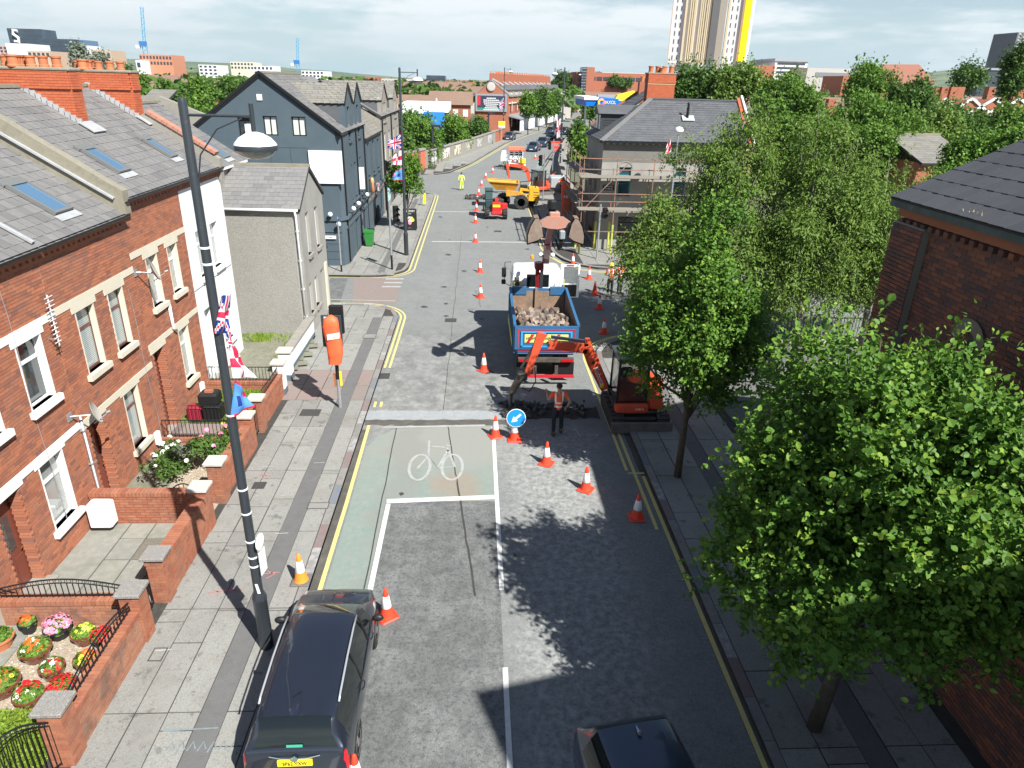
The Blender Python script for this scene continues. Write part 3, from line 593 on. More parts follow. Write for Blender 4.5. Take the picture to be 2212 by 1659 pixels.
def skylight(parent, A, U, V, N_, w, l):      # A: centre on the slope, U along the eave, V up the slope
    A, U, V, N_ = [Vector(v) for v in (A, U, V, N_)]; m = MB(); t = .07
    for (du, dv, a, b) in ((-w/2+t/2, 0, t, l), (w/2-t/2, 0, t, l), (0, -l/2+t/2, w-2*t, t), (0, l/2-t/2, w-2*t, t)):
        m.obox(A+U*du+V*dv+N_*.07, U*a, V*b, N_*.09)
    m.obox(A+V*(l/2+.09)+N_*.05, U*(w+.1), V*.18, N_*.07)
    f = m.build('skylight', M('skylight_frame', (.2, .205, .2), .5, .3), parent)
    g = MB(); g.obox(A+N_*.07, U*(w-2*t), V*(l-2*t), N_*.02); g.build('pane', GLASSB, f)
    k = MB(); k.obox(A-V*(l/2+.12)+N_*.035, U*(w+.12), V*.2, N_*.02); k.build('flashing', LEAD, f); return f
def dentils(parent, X, Y0, Y1, z, mat, step=.225):
    its = []; y = Y0+.06
    while y < Y1-.1: its.append(((X+.035, y+.055, z), (0, .11, 0), (.09, 0, 0), (0, 0, .075))); y += step
    return its
SK = (0, 1, 0)
def rowhouse(Y0,Y1,name,lab,ups,lows,door,zE,fr,gl,ch_h,wallmat=BRICK,lint=CREAM,lint_z=(5.17,5.5),lz=(2.5,2.75),steps=True,white=False,roofz=None,doormat=None):
    t = T('terrace_house', lab, 'house', (XF, (Y0+Y1)/2, .12), 'red brick terrace on the left')
    W_ = Y1-Y0; holes = []
    for (a, b, c, d, *_r) in ups+lows: holes.append((a-Y0, b-Y0, c, d))
    if door: holes.append((door[0]-Y0, door[1]-Y0, 0, door[2]))
    if white:
        m = MB()
        for (a, b, c, d) in rect_cells(Y0, Y1, 0, zE, [(h[0]+Y0, h[1]+Y0, h[2], h[3]) for h in holes]): m.box(XF-.28, a, c, XF, b, d)
        wl = m.build('wall', WREND, t)
        b = MB().box(XF, Y0, 3.72, XF+.035, Y1-.1, 3.9); b.build('string_course', WREND, t)
    else:
        wl = brick_wall(t, (XF, Y0), (0, 1), (1, 0), W_, 0, zE, holes, wallmat, MORT)
        # stepped lintel bands
        for (zb, ops) in ((lint_z[1], ups), (lz[1], lows)):
            m = MB()
            ztop = zb; zbot = zb-.17
            o2 = sorted([(o[0], o[1], o[3]) for o in ops]+([(door[0], door[1], door[2])] if door and ops is lows else []))
            y = Y0
            for (a, b, zt) in o2:
                if a-.12 > y: m.box(XF-.01, y, zbot, XF+.02, a-.12, ztop)
                m.box(XF-.01, max(a-.12, Y0), zt, XF+.022, b+.12, ztop); y = b+.12
            if y < Y1: m.box(XF-.01, y, zbot, XF+.02, Y1, ztop)
            m.build('lintel_band', lint, t)
    for (a, b, c, d, g2, f2) in ups+lows: window(t, a, b, c, d, f2, g2, sill=lint if not white else WREND, reveal=lint if not white else None)
    if door:
        a,b,d = door; m = MB(); m.box(XF-.32,a,.12,XF-.27,b,d); dr = m.build('door',doormat or M('door_brown',(.16,.045,.03),.4,coat=.4),t)
        p = MB()
        for (u0, u1, v0, v1) in ((.12, .42, .15, .75), (.58, .88, .15, .75)): p.box(XF-.27, a+(b-a)*u0, .12+v0*1.1, XF-.25, a+(b-a)*u1, .12+v1*1.1)
        p.build('panel', doormat or MATS['door_brown'], dr)
        p = MB().box(XF-.27, a+(b-a)*.25, 1.15, XF-.255, a+(b-a)*.75, 1.95); p.build('pane', GLASS, dr)
        h = MB().tube([(XF-.24,b-.12,1.1),(XF-.2,b-.12,1.1),(XF-.2,b-.2,1.1)],.012); h.build('handle',M('brass',(.6,.42,.12),.3,.9),dr)
        s = MB().box(XF-.3, a-.05, .1, XF+.25, b+.05, .2); s.build('doorstep', CREND2, t)
        if not white:
            for ya in (a+.001,b-.061): pieces('jamb_brick',t,[((XF-.13+(.02 if k % 2 else 0),ya+.03,.24+.075*k),(.25,0,0),(0,.06,0),(0,0,.065)) for k in range(int((d-.24)/.075))],wallmat,40)
    # corbelled eaves, gutter
    if True:
        its = dentils(t, XF, Y0, Y1, zE-.13, wallmat); pieces('dentil', t, its, wallmat if not white else BRICK, 60)
        m = MB().box(XF-.02,Y0,zE-.09,XF+.09,Y1,zE+.0); m.box(XF-.02,Y0,zE-.24,XF+.03,Y1,zE-.17); m.build('cornice',wallmat if not white else BRICK,t)
    g = MB(); n = 8
    pr = [(XF+.1+.07*math.cos(math.pi+math.pi*k/n)+.07, zE+.085+.085*math.sin(math.pi+math.pi*k/n)) for k in range(n+1)]
    g.ring([[(x, y, z) for x, z in pr]+[(x*.97+XF*.03, y, z+.012) for x, z in reversed(pr)] for y in (Y0+.01, Y1-.01)]); g.build('gutter', BMETAL, t)
    return t, wl
RS = math.tan(math.radians(33.))       # slope of the terrace roofs
GL1 = (GLASS, WPVC); GC = (GLASSC, WPVC); GB = (GLASSL, BPVC)
H = []
t0,_ = rowhouse(11.2,15.05,'a','nearest brick terrace house with white framed windows and one large skylight',[(12.05,12.7,3.75,5.17,*GL1),(13.6,14.5,3.72,5.17,*GL1)],[(13.28,14.2,.9,2.52,*GC)],(11.75,12.6,2.5),6.83,WPVC,GLASS,0,lint=M('white_band',(.75,.75,.73),.8),lint_z=(5.17,5.48),lz=(2.5,2.76))
t1,_ = rowhouse(15.05,19.0,'b','brick terrace house with cream lintels and brown framed windows with blinds',[(15.9,16.75,3.6,5.17,*GB),(17.43,18.25,3.6,5.17,*GB)],[(17.13,17.98,.8,2.46,*GB)],(15.3,16.1,2.48),6.83,BPVC,GLASSL,0,lz=(2.46,2.7))
t2,_ = rowhouse(19.0,22.78,'c','brick terrace house with slightly raised cream lintels next to the white house',[(19.78,20.55,4.05,5.52,*GC),(21.25,22.0,4.05,5.52,*GC)],[(21.03,21.8,1.15,2.89,*GC)],(19.15,19.95,2.87),7.2,BPVC,GLASSC,0,lint_z=(5.5,5.85),lz=(2.89,3.18))
t3,_ = rowhouse(22.78,26.6,'d','white rendered terrace house between the brick houses and the pebble dashed house',[(23.6,24.35,3.95,5.5,GLASSC,WPVC),(24.95,25.7,3.95,5.5,GLASSC,WPVC)],[(24.9,25.8,1.1,2.7,GLASSC,WPVC)],(23.3,24.1,2.85),7.2,WPVC,GLASSC,0,white=True,doormat=WPVC)
t4 = T('terrace_house','set back end house of the terrace with a bright skylight, behind the pebble dashed house','house',(-10.2,29,.1),'red brick terrace on the left')
X4 = -10.25
MB().box(X4-.28, 26.75, 0, X4, 32.3, 6.85).build('wall', CREND2, t4)
pieces('dentil', t4, dentils(t4, X4, 26.75, 32.3, 6.8, BRICK), BRICK, 40); MB().box(X4, 26.75, 6.84, X4+.16, 32.3, 6.93).build('gutter', WPVC, t4)
def roof(t, Y0, Y1, zE, depth=4.0, back=True, mat=SLATE, ew=.3, el=.3, XF=XF):
    xe = XF+.12; zr = zE+.08+depth*RS
    slates(t, (xe, Y0, zE+.02), (xe, Y1, zE+.02), (xe-depth-.12, Y1, zr), (xe-depth-.12, Y0, zr), mat, ew, el)
    xb = xe-depth-.12
    MB().prism([(xb, Y0, zr-.1), (xb-depth, Y0, zE), (xb-depth, Y0, zE-.1), (xb, Y0, zr-.3)], (0, Y1-Y0, 0)).build('rear_roof', mat, t)
    its = []; y = Y0
    while y < Y1-.05: its.append(((xb, min(y+.225, Y1), zr+.03), (.26, 0, 0), (0, .44, 0), (0, 0, .09))); y += .45
    pieces('ridge_tile', t, its, STONE, 40); return zr
zr0 = roof(t0,11.2,15.05,6.83); zr1 = roof(t1,15.05,18.98,6.83); zr2 = roof(t2,19.05,22.78,7.2); zr3 = roof(t3,22.78,26.45,7.2); zr4 = roof(t4,26.75,32.3,6.9,3.4,XF=X4)
sU = Vector((0, 1, 0)); sV = Vector((-1, 0, RS)).normalized(); sN = Vector((RS, 0, 1)).normalized()
def onroof(px, py, Y, zE, XF=XF):
    # depth behind the eave where the sight line meets the slope
    d = ray(px, py); xe = XF+.12; a = -RS          # z = zE - (x-xe)*RS
    tt = (zE+.03-CH+xe*RS)/(d[2]+d[0]*RS); return (d[0]*tt, d[1]*tt, CH+d[2]*tt)
for th,px,py,zE,w,l in ((t0,85,432,6.83,.78,1.15),(t2,228,350,7.2,.72,1.1),(t3,345,323,7.2,.55,.98),(t4,462,325,6.9,.75,1.15)):
    c = onroof(px, py, 0, zE, XF if th is not t4 else X4); skylight(th, c, sU, sV, sN, w, l)
def parapet(t, Y, w, zE, depth, mat, cop=None, h=.3):
    xe = XF+.14; zr = zE+.08+depth*RS
    p = [(xe, Y, zE-.3), (xe, Y, zE+h), (xe-.35, Y, zE+h+.22), (xe-depth, Y, zr+h-.05), (xe-2*depth, Y, zE+h), (xe-2*depth, Y, zE-.3)]
    o = MB().prism(p, (0, w, 0)).build('parapet', mat, t)
    if cop:
        its = []; n = int(depth/.2/math.cos(math.radians(33)))
        for i in range(n):
            f = (i+.5)/n; its.append(((xe-.1-(depth-.1)*f, Y+w/2, zE+h+.06+.12+(zr-zE-.22)*f), (0, w+.1, 0), sV*.19, sN*.1))
        pieces('coping_tile', o, its, cop, 60)
    return o
parapet(t1, 18.98, .3, 6.83+.38, 4.0, STONE); parapet(t3, 26.45, .3, 7.15, 2.3, CREND2, M('pink_coping', [(.42,.2,.14),(.36,.17,.12)], .85), .42)
MB().prism([(XF-.1, 18.9, 7.3), (XF-.1, 18.98, 7.3), (XF-3.9, 18.98, 9.72), (XF-3.9, 18.9, 9.72)], sN*.05).build('flashing', LEAD, t1)
MB().prism([(XF-.0, 15.0, 6.99), (XF-.0, 15.1, 6.99), (XF-3.9, 15.1, 9.5), (XF-3.9, 15.0, 9.5)], sN*.05).build('flashing', LEAD, t0)
def chimney(parent, x0, x1, y0, y1, z0, z1, n, mb_=BRICKO, mo=MORTO, potz=.32, cap=150, brick=True, pots_y=None, r=.15, cm=None):
    c = MB().box(x0+.05, y0+.05, z0, x1-.05, y1-.05, z1).build('chimney', mo, parent); its = []
    for (O, U, Nn, w) in (((x1, y0), (0, 1), (1, 0), y1-y0), ((x0, y0), (1, 0), (0, -1), x1-x0), ((x0, y1), (1, 0), (0, 1), x1-x0)):
        U3 = Vector((*U, 0)); N3 = Vector((*Nn, 0)); O3 = Vector((*O, 0)); z = z0; row = 0
        while z < z1-.03:
            ex = .05 if z1-.55 < z < z1-.38 else (.03 if z > z1-.38 else 0); x = -(row % 2)*.1125
            while x < w:
                a, b = max(x, 0)+.004, min(x+.225, w)-.004; x += .225
                if b-a > .03: its.append((O3+U3*(a+b)/2+N3*(-.03+ex/2)+Vector((0, 0, z+.0375)), U3*(b-a), N3*(.07+ex), (0, 0, .067)))
            z += .075; row += 1
    pieces('brick', c, its, mb_, cap)
    MB().bev(x0-.06, y0-.06, z1, x1+.06, y1+.06, z1+.1, .03).build('chimney_cap', cm or STONE, c)
    k = pots_y or [y0+(y1-y0)*(i+.5)/n for i in range(n)]
    for y in k:
        MB().lathe([(r*1.1,0),(r*1.12,.05),(r*.95,.07),(r,potz-.06),(r*1.16,potz-.05),(r*1.18,potz),(r*.92,potz),(r*.88,potz-.1),(.01,potz-.12)],((x0+x1)/2,y,z1+.09),16).build('chimney_pot',TERRA,c,smooth=40)
    return c
# stack on the party wall, broad sides facing the street
def potsX(par, xs, y, z, r, potz):
    for x in xs: MB().lathe([(r*1.1,0),(r*1.12,.05),(r*.95,.07),(r,potz-.06),(r*1.16,potz-.05),(r*1.18,potz),(r*.92,potz),(r*.88,potz-.1),(.01,potz-.12)],(x,y,z+.05),16).build('chimney_pot',TERRA,par,smooth=40)
ch1 = chimney(t2,-14.9,-11.87,22.55,23.15,8.2,10.33,5,pots_y=[],cap=220); potsX(ch1,(-13.72,-13.37,-13.02,-12.66,-12.29,-14.08,-14.42),22.85,10.38,.125,.3)
ch2 = chimney(t3,-14.9,-11.83,26.35,26.95,8.2,10.3,5,pots_y=[],cap=220); potsX(ch2,(-13.65,-13.30,-12.95,-12.58,-12.22),26.65,10.35,.115,.27)
for th, Yc, zE in ((t2, 22.5, 7.28), (t3, 26.3, 7.28)):
    m = MB()
    for k in range(11):
        x = -11.75-.145*k; zr_ = zE+(XF+.12-x)*RS; m.box(x-.16, Yc, zr_-.06, x, Yc+.06, zr_+.17)
    m.build('step_flashing',LEAD,th,kind='stuff'); MB().obox((-11.6,Yc+.3,zE+(XF+.12+11.6)*RS+.03),(0,.75,0),sV*.5,sN*.03).build('flashing',LEAD,th)
# ---- pebble dashed house across the end of the terrace
pb = T('pebbledash_house', 'grey pebble dashed house with a slate roof, gable end towards the street', 'house', (-8.7, 29.8, .1))
XP = -7.1
m = MB(); m.box(-10.4, 28.35, 0, XP-.3, 28.65, 5.55); m.build('wall', PEBB, pb)
gz = lambda y: 5.58+(1.22 if False else 1.0)*min((y-28.35)/2.1*1.22, (33.0-y)/2.5*1.22)
holes = [(29.35, 29.95, 3.4, 5.15), (31.05, 31.7, 3.35, 5.1), (28.9, 29.45, .95, 2.25), (29.95, 30.6, .95, 2.25), (31.2, 32.0, 0, 2.25)]
m = MB()
for (a, b, c, d) in rect_cells(28.35, 32.85, 0, 5.55, holes): m.box(XP-.3, a, c, XP, b, d)
m.prism([(XP-.3, 28.35, 5.55), (XP-.3, 32.85, 5.55), (XP-.3, 30.5, 6.78)], (.3, 0, 0)); m.build('gable_wall', CREND, pb)
for (a, b, c, d) in holes[:4]: window(pb, a, b, c, d, WPVC, M('blinded_glass', (.38, .33, .25), .2), X=XP, sill=CREND2, split=0)
MB().box(XP-.25, 31.25, .1, XP-.2, 31.95, 2.2).build('door', BMETAL, pb); MB().box(XP, 32.05, .1, XP+.06, 32.4, 2.4).build('door_surround', CREAM, pb)
slates(pb,(-10.4,28.22,5.5),(XP+.08,28.22,5.5),(XP+.08,30.5,6.92),(-10.4,30.5,6.92),SLATE,.36,.24); slates(pb,(XP+.08,33.0,5.5),(-10.4,33.,5.5),(-10.4,30.5,6.92),(XP+.08,30.5,6.92),SLATE,.36,.3,30)
MB().box(-10.4, 30.38, 6.88, XP+.1, 30.62, 6.99).build('ridge', STONE, pb); MB().box(-14, 32.7, 0, XP-.3, 32.84, 5.5).build('rear_wall', PEBB, pb)
MB().tube([(-10.4,28.2,5.48),(XP,28.2,5.46)],.055,8).build('gutter',WPVC,pb,True); MB().tube([(XP-.12,28.2,5.44),(XP-.12,28.27,5.2),(XP-.12,28.29,.3)],.045,8).build('downpipe',WPVC,pb,True)
for z in (4.6, 3.4, 2.2, 1.0): MB().box(XP-.18, 28.26, z, XP-.06, 28.36, z+.05).build('pipe_clip', WPVC, pb)
# ---- dark grey corner block
dk = T('corner_building', 'dark blue grey rendered corner building with a tall gable and two narrow dormer gables', 'building', (-7.6, 45, .1))
XD = -7.6
gw = [(-16, 0), (-7.85, 0), (-7.85, 7.66), (-11.5, 10.32), (-16, 7.0)]
holes = [(-11.6, -10.85, 7.32, 8.32), (-10.08, -9.32, 7.32, 8.32)]
m = MB()
for (a, b, c, d) in rect_cells(-16, -7.8, 0, 7.32, [(-12.95, -12.2, 6.9, 8.2)]): m.box(a, 40.6, c, b, 40.9, d)
for (a, b, c, d) in rect_cells(-13.0, -9.3, 7.32, 8.32, holes+[(-12.95, -12.2, 6.9, 8.2)]): m.box(a, 40.6, c, b, 40.9, d)
m.prism([(-9.3, 40.6, 7.32), (-7.8, 40.6, 7.32), (-7.8, 40.6, 7.66), (-8.7, 40.6, 8.32), (-9.3, 40.6, 8.32)], (0, .3, 0))
m.prism([(-16,40.6,7.32),(-13.,40.6,7.32),(-13.,40.6,8.32),(-14.24,40.6,8.32),(-16,40.6,7.4)],(0,.3,0)); m.prism([(-14.24,40.6,8.32),(-8.7,40.6,8.32),(-11.5,40.6,10.36)],(0,.3,0))
m.build('gable_wall', DGREY, dk)
def winY(parent, X0, X1, z0, z1, fr, gl, Y, mid=True, n=-1, depth=.12, sill=None):
    w = MB(); t = .06; yf = Y-depth*n
    for (a,b,c,d) in ((X0,X0+t,z0,z1),(X1-t,X1,z0,z1),(X0+t,X1-t,z1-t,z1),(X0+t,X1-t,z0,z0+t))+((((X0+X1)/2-.03,(X0+X1)/2+.03,z0+t,z1-t),) if mid else ()): w.box(a,min(yf,yf-.05*n),c,b,max(yf,yf-.05*n),d)
    f = w.build('window',fr,parent); MB().box(X0+t*.8,min(yf-.03*n,yf-.02*n),z0+t*.8,X1-t*.8,max(yf-.03*n,yf-.02*n),z1-t*.8).build('pane',gl,f)
    if sill: MB().box(X0-.06, min(Y, Y+.06*n), z0-.08, X1+.06, max(Y, Y+.06*n)+.1, z0).build('sill', sill, f)
    return f
BLIND = M('blind_white', (.6, .6, .55), .3, coat=.4)
for (a, b, c, d) in holes: winY(dk, a, b, c, d, BMETAL, BLIND, 40.6)
winY(dk,-12.95,-12.2,6.9,8.2,BMETAL,GLASS,40.6); MB().obox((-12.35,40.45,7.35),(.05,.3,0),(.3,-.05,0),(0,0,1.1)).build('open_casement',WPVC,dk)
MB().box(-11.78, 40.55, 9.1, -11.5, 40.6, 9.4).build('alarm_box', WPVC, dk)
for x in (-12.6, -11.4, -10.3, -9.3): MB().box(x, 40.594, 4.3, x+.012, 40.6, 6.7).build('panel_joint', BMETAL, dk)
MB().box(-13, 40.594, 6.7, -9.3, 40.6, 6.712).build('panel_joint', BMETAL, dk)
for x in (-12.9, -11.0): MB().box(x, 40.58, 5.55, x+.9, 40.6, 5.72).build('dark_slot', BMETAL, dk)
# street front with openings
hs = [(43.8,44.65,6.9,8.75),(47.25,48.05,6.9,8.75),(43.9,44.4,3.4,5.5),(45.1,45.9,3.4,5.5),(47.2,47.9,3.4,5.6),(44.3,45.6,0,2.25),(46.6,48.6,.6,2.2)]
m = MB()
for (a, b, c, d) in rect_cells(41.1, 49.5, 0, 7.6, [h for h in hs]): m.box(XD-.3, a, c, XD, b, d)
m.prism([(-7.85, 40.6, 0), (-7.85, 40.9, 0), (XD-.25, 41.1, 0), (XD, 41.1, 0)], (0, 0, 7.55))
for yc in (44.38, 47.75):
    hw = 1.32
    for (a, b, c, d) in rect_cells(yc-hw, yc+hw, 7.6, 8.75, [(yc-.55+.0, yc+.28, 6.9, 8.75)]): m.box(XD-.3, a, c, XD, b, d)
    m.prism([(XD-.3, yc-hw, 8.75), (XD-.3, yc+hw, 8.75), (XD-.3, yc+hw, 8.98), (XD-.3, yc, 9.95), (XD-.3, yc-hw, 8.98)], (.3, 0, 0))
m.build('street_wall', DGREY, dk)
DGL = glassmat('dark_window', (.03, .045, .055))
for (a, b, c, d) in hs[:5]: window(dk, a, b, c, d, DGREY, DGL, X=XD, sill=DGREY, split=0, depth=.16)
window(dk, *hs[6], BMETAL, DGL, X=XD, split=0, depth=.1); MB().box(XD-.25, 44.3, .1, XD-.2, 45.6, 2.25).build('door', BMETAL, dk)
cor_ = MB(); cor_.box(XD,41.1,2.75,XD+.16,58.4,2.92); cor_.box(XD,41.1,2.2,XD+.07,58.4,2.35); cor_.box(-11.5,40.5,2.75,-7.8,40.6,2.92); cor_.box(-11.5,40.54,2.1,-7.8,40.6,2.2)
cor_.prism([(-7.8, 40.5, 2.75), (XD+.16, 41.1, 2.75), (XD-.05, 41.15, 2.75), (-7.9, 40.6, 2.75)], (0, 0, .17)); cor_.build('shop_cornice', DGREY, dk)
for z in (.5, .95, 1.4, 1.8): MB().box(-11.5, 40.594, z, -7.85, 40.6, z+.015).build('rusticated_joint', BMETAL, dk)
for y0_ in (41.7, 43.2, 46.2, 49.2): MB().box(XD, y0_, 0, XD+.05, y0_+.35, 2.2).build('pilaster', DGREY, dk)
m = MB().box(-9.3,40.48,4.84,-7.48,40.58,6.6); sg = m.build('sign_board',M('sign_white',(.78,.79,.8),.5),dk); LT = M('sign_grey_letters',(.45,.45,.42),.5)
tx = frame((-8.39,40.475,5.85),(1,0,0),(0,0,1)); text('DENTAL CENTRE',.19,LT,sg,tx); text('THE',.11,LT,sg,frame((-8.35,40.475,6.08),(1,0,0),(0,0,1)))
text('Belfast', .3, LT, sg, frame((-8.35, 40.475, 5.48), (1, 0, .0), (.25, 0, 1)))
MB().box(XD+.02, 46.2, 3.75, XD+.4, 46.3, 5.1).build('projecting_sign', MATS['sign_white'], dk)
m = MB().box(-9.35,40.5,1.72,-8.15,40.545,1.9); s2 = m.build('street_sign',MATS['sign_white'],dk); text('STREET',.13,BLACK,s2,frame((-8.5,40.497,1.81),(1,0,0),(0,0,1)))
MB().box(-9.2, 40.45, 2.0, -8.85, 40.55, 2.35).build('meter_box', WPVC, dk)
for (x, y, z) in ((-8.35, 40.35, 3.15), (-7.9, 40.3, 2.62), (XD+.3, 42.1, 3.2), (XD+.3, 44.0, 3.2), (XD+.3, 47.6, 3.2)):
    f = MB().ball((x,y,z),.14,12,8).build('globe_lamp',WPVC,dk,True); MB().tube([(x,y,z),(x,y+.1 if x < -7.8 else y,z-.2),(x if x < -7.8 else XD,40.6 if x < -7.8 else y,z-.25)],.02,6).build('bracket',BMETAL,f)
slates(dk,(-7.45,40.5,7.5),(-7.45,49.6,7.5),(-11.5,49.6,10.45),(-11.5,40.5,10.45),SLATE,.45,.28,300,inside=lambda c: not (c.z > 7.9 and c.z < 8.6 and 43 < c.y < 49 and c.x > -8.2))
slates(dk,(-15.6,49.6,7.5),(-15.6,40.5,7.5),(-11.5,40.5,10.45),(-11.5,49.6,10.45),SLATE,.45,.5,20); MB().box(-11.62,40.5,10.42,-11.38,49.6,10.54).build('ridge',STONE,dk)
m = MB(); m.prism([(-7.42,40.44,7.42),(-7.42,40.44,7.58),(-11.5,40.44,10.56),(-16,40.44,7.3),(-16,40.44,7.14),(-11.5,40.44,10.38)],(0,.14,0)); m.build('verge_board',BMETAL,dk)
for yc in (44.38, 47.75):      # dormers run back into the roof
    w = 1.32; R = (-11.4, yc, 9.95); xs = XD+.05
    slates(dk,(xs,yc-w-.08,8.95),(-9.5,yc-w-.08,8.95),(-11.0,yc,9.98),(xs,yc,9.98),SLATEO,.36,.22,90); slates(dk,(-9.5,yc+w+.08,8.95),(xs,yc+w+.08,8.95),(xs,yc,9.98),(-11.0,yc,9.98),SLATEO,.36,.22,60)
    for s in (-1, 1): MB().prism([(XD-.3, yc+s*w, 7.6), (XD-.3, yc+s*w, 8.97), (-9.6, yc+s*w, 8.97)], (0, -.1*s, 0)).build('dormer_cheek', SLATED, dk)
    MB().prism([(XD+.03,yc-w-.1,8.93),(XD+.03,yc,9.98),(XD+.03,yc+w+.1,8.93),(XD+.03,yc+w+.1,9.03),(XD+.03,yc,10.08),(XD+.03,yc-w-.1,9.03)],(.05,0,0)).build('bargeboard',BMETAL,dk)
MB().tube([(XD+.06, 40.9, 7.4), (XD+.06, 43.0, 7.42)], .06).build('gutter', BMETAL, dk); 
for y in (41.3, 46.1, 49.3): MB().tube([(XD+.06, y, 7.4), (XD+.06, y, .2)], .045, 6).build('downpipe', BMETAL, dk)
# lower dark block
lb = T('dark_low_block', 'lower dark grey rendered block with three slit windows, joined to the corner building', 'building', (-7.6, 54, .1))
hs = [(50.85, 51.9, 3.9, 6.15), (53.4, 54.5, 3.9, 6.12), (55.9, 57.1, 3.9, 6.05), (52.2, 55.2, 0, 2.15), (56.0, 58., .5, 2.15)]; m = MB()
for (a, b, c, d) in rect_cells(49.5, 58.4, 0, 6.5, hs): m.box(XD-.3, a, c, XD-.002, b, d)
m.build('wall', DGREY, lb); 
for h in hs[:3]: window(lb, *h, DGREY, DGL, X=XD, sill=DGREY, split=0, depth=.16)
window(lb, *hs[4], BMETAL, DGL, X=XD, split=0); MB().box(XD-.28, 52.2, .1, XD-.22, 55.2, 2.15).build('shop_door', BLACK, lb)
MB().box(XD, 50.3, 2.36, XD+.06, 58.3, 2.74).build('shop_fascia', M('fascia_brown', (.2, .16, .13), .6, noise=[(3, .5, (.3, .26, .22))]), lb)
slates(lb,(XD+.1,49.5,6.55),(XD+.1,58.35,6.55),(-10.3,58.35,8.6),(-10.3,49.5,8.6),SLATEO,.45,.3,150); MB().box(XD+.02,49.6,6.42,XD+.14,58.3,6.56).build('gutter',BMETAL,lb)
bp_ = T('barber_pole', 'red, white and blue barber pole on the dark shop front', 'barber pole', (-7.3, 53., 2.2))
def stripes(t, geo, out):
    n = t.nodes; l = t.links; sp = n.new('ShaderNodeSeparateXYZ'); l.new(geo.outputs['Position'],sp.inputs[0]); a = n.new('ShaderNodeMath'); a.operation = 'MULTIPLY_ADD'; l.new(sp.outputs[2],a.inputs[0]); a.inputs[1].default_value = 4.2; l.new(sp.outputs[0],a.inputs[2])
    f = n.new('ShaderNodeMath'); f.operation = 'FRACT'; l.new(a.outputs[0],f.inputs[0]); c = n.new('ShaderNodeValToRGB'); c.color_ramp.interpolation = 'CONSTANT'; c.color_ramp.elements.new(.5); c.color_ramp.elements.new(.75)
    for e,(p,q) in zip(c.color_ramp.elements,((0,(.75,.75,.75,1)),(.33,(.05,.12,.5,1)),(.55,(.75,.75,.75,1)),(.78,(.7,.12,.05,1)))): e.position = p; e.color = q
    l.new(f.outputs[0], c.inputs[0]); return c.outputs[0]
MB().lathe([(.02,0),(.12,.05),(.1,.1),(.1,.75),(.13,.8),(.1,.95),(.01,1.0)],(-7.3,53.,2.25),12).build('pole',M('barber_stripe',(.8,.8,.8),.4,extra=stripes),bp_,True)
MB().box(-7.6, 52.97, 2.6, -7.35, 53.03, 2.7).build('bracket', BMETAL, bp_)
o = solo(MB().lathe([(.05,0),(.16,.02),(.1,.55),(.13,.6),(.13,.75),(.08,.95),(.01,.98)],(-7.35,50.6,2.95),12),'ice_cream_sign',[M('sign_orange',(.7,.3,.12),.5)],'small orange and white cone shaped sign over the dark shop front','sign',smooth=True)
# stucco block with two dormer gables
st = T('stucco_building', 'weathered stucco building with two tall dormer gables beyond the dark block', 'building', (-7.6, 67, .1))
m = MB(); hs = []
for yc in (61.4, 69.4): hs += [(yc-.95, yc-.1, 7.1, 8.5), (yc+.1, yc+.95, 7.1, 8.5)]
for yc in (60.6, 63.6, 67.2, 70.4): hs += [(yc, yc+1.2, 3.9, 6.2)]
hs += [(59.6, 62.4, .5, 2.3), (63.4, 67.6, 0, 2.5), (68.4, 71.4, .5, 2.4)]
for (a, b, c, d) in rect_cells(58.4, 72.2, 0, 7.6, hs): m.box(XD-.3, a, c, XD-.004, b, d)
for yc in (61.4, 69.4):
    for (a, b, c, d) in rect_cells(yc-2, yc+2, 7.6, 8.8, hs): m.box(XD-.3, a, c, XD-.004, b, d)
    m.prism([(XD-.3, yc-2, 8.8), (XD-.3, yc+2, 8.8), (XD-.3, yc, 10.0)], (.296, 0, 0))
m.prism([(-7.9, 58.4, 0), (-7.9, 58.4, 7.5), (-12, 58.4, 10.0), (-16, 58.4, 7.3), (-16, 58.4, 0)], (0, .3, 0)); m.box(-16, 71.9, 0, -7.9, 72.2, 7.4)
m.build('wall', CREND2, st)
for h in hs[:8]: window(st, *h, WPVC, GLASSC, X=XD, sill=CREND2, split=.5)
ban = MB().box(XD+.02,59.5,.6,XD+.06,62.4,2.5).build('shop_poster',M('poster_cyan',(.12,.55,.6),.5,noise=[(2.5,1.,(.7,.72,.72),.48,.52)]),st); MB().box(XD,63.4,.2,XD+.02,71.5,2.4).build('shutter',M('shutter_grey',(.12,.12,.13),.6),st)
MB().box(XD, 58.6, 2.6, XD+.5, 71.8, 2.75).build('canopy', CREND2, st)
slates(st,(XD+.15,58.3,7.55),(XD+.15,72.2,7.55),(-12,72.2,10.05),(-12,58.3,10.05),SLATE,.5,.32,150); slates(st,(-16.2,72.2,7.5),(-16.2,58.3,7.5),(-12,58.3,10.05),(-12,72.2,10.05),SLATE,.6,.6,20)
for yc in (61.4, 69.4):
    slates(st,(XD+.08,yc-2.1,8.7),(-9.8,yc-2.1,8.7),(-12,yc,10.05),(XD+.08,yc,10.05),SLATEO,.45,.28,60); slates(st,(-9.8,yc+2.1,8.7),(XD+.08,yc+2.1,8.7),(XD+.08,yc,10.05),(-12,yc,10.05),SLATEO,.45,.28,40)
    for s in (-1, 1): MB().prism([(XD-.3, yc+s*2, 7.6), (XD-.3, yc+s*2, 8.75), (-9.9, yc+s*2, 8.75)], (0, -.1*s, 0)).build('dormer_cheek', SLATED, st)
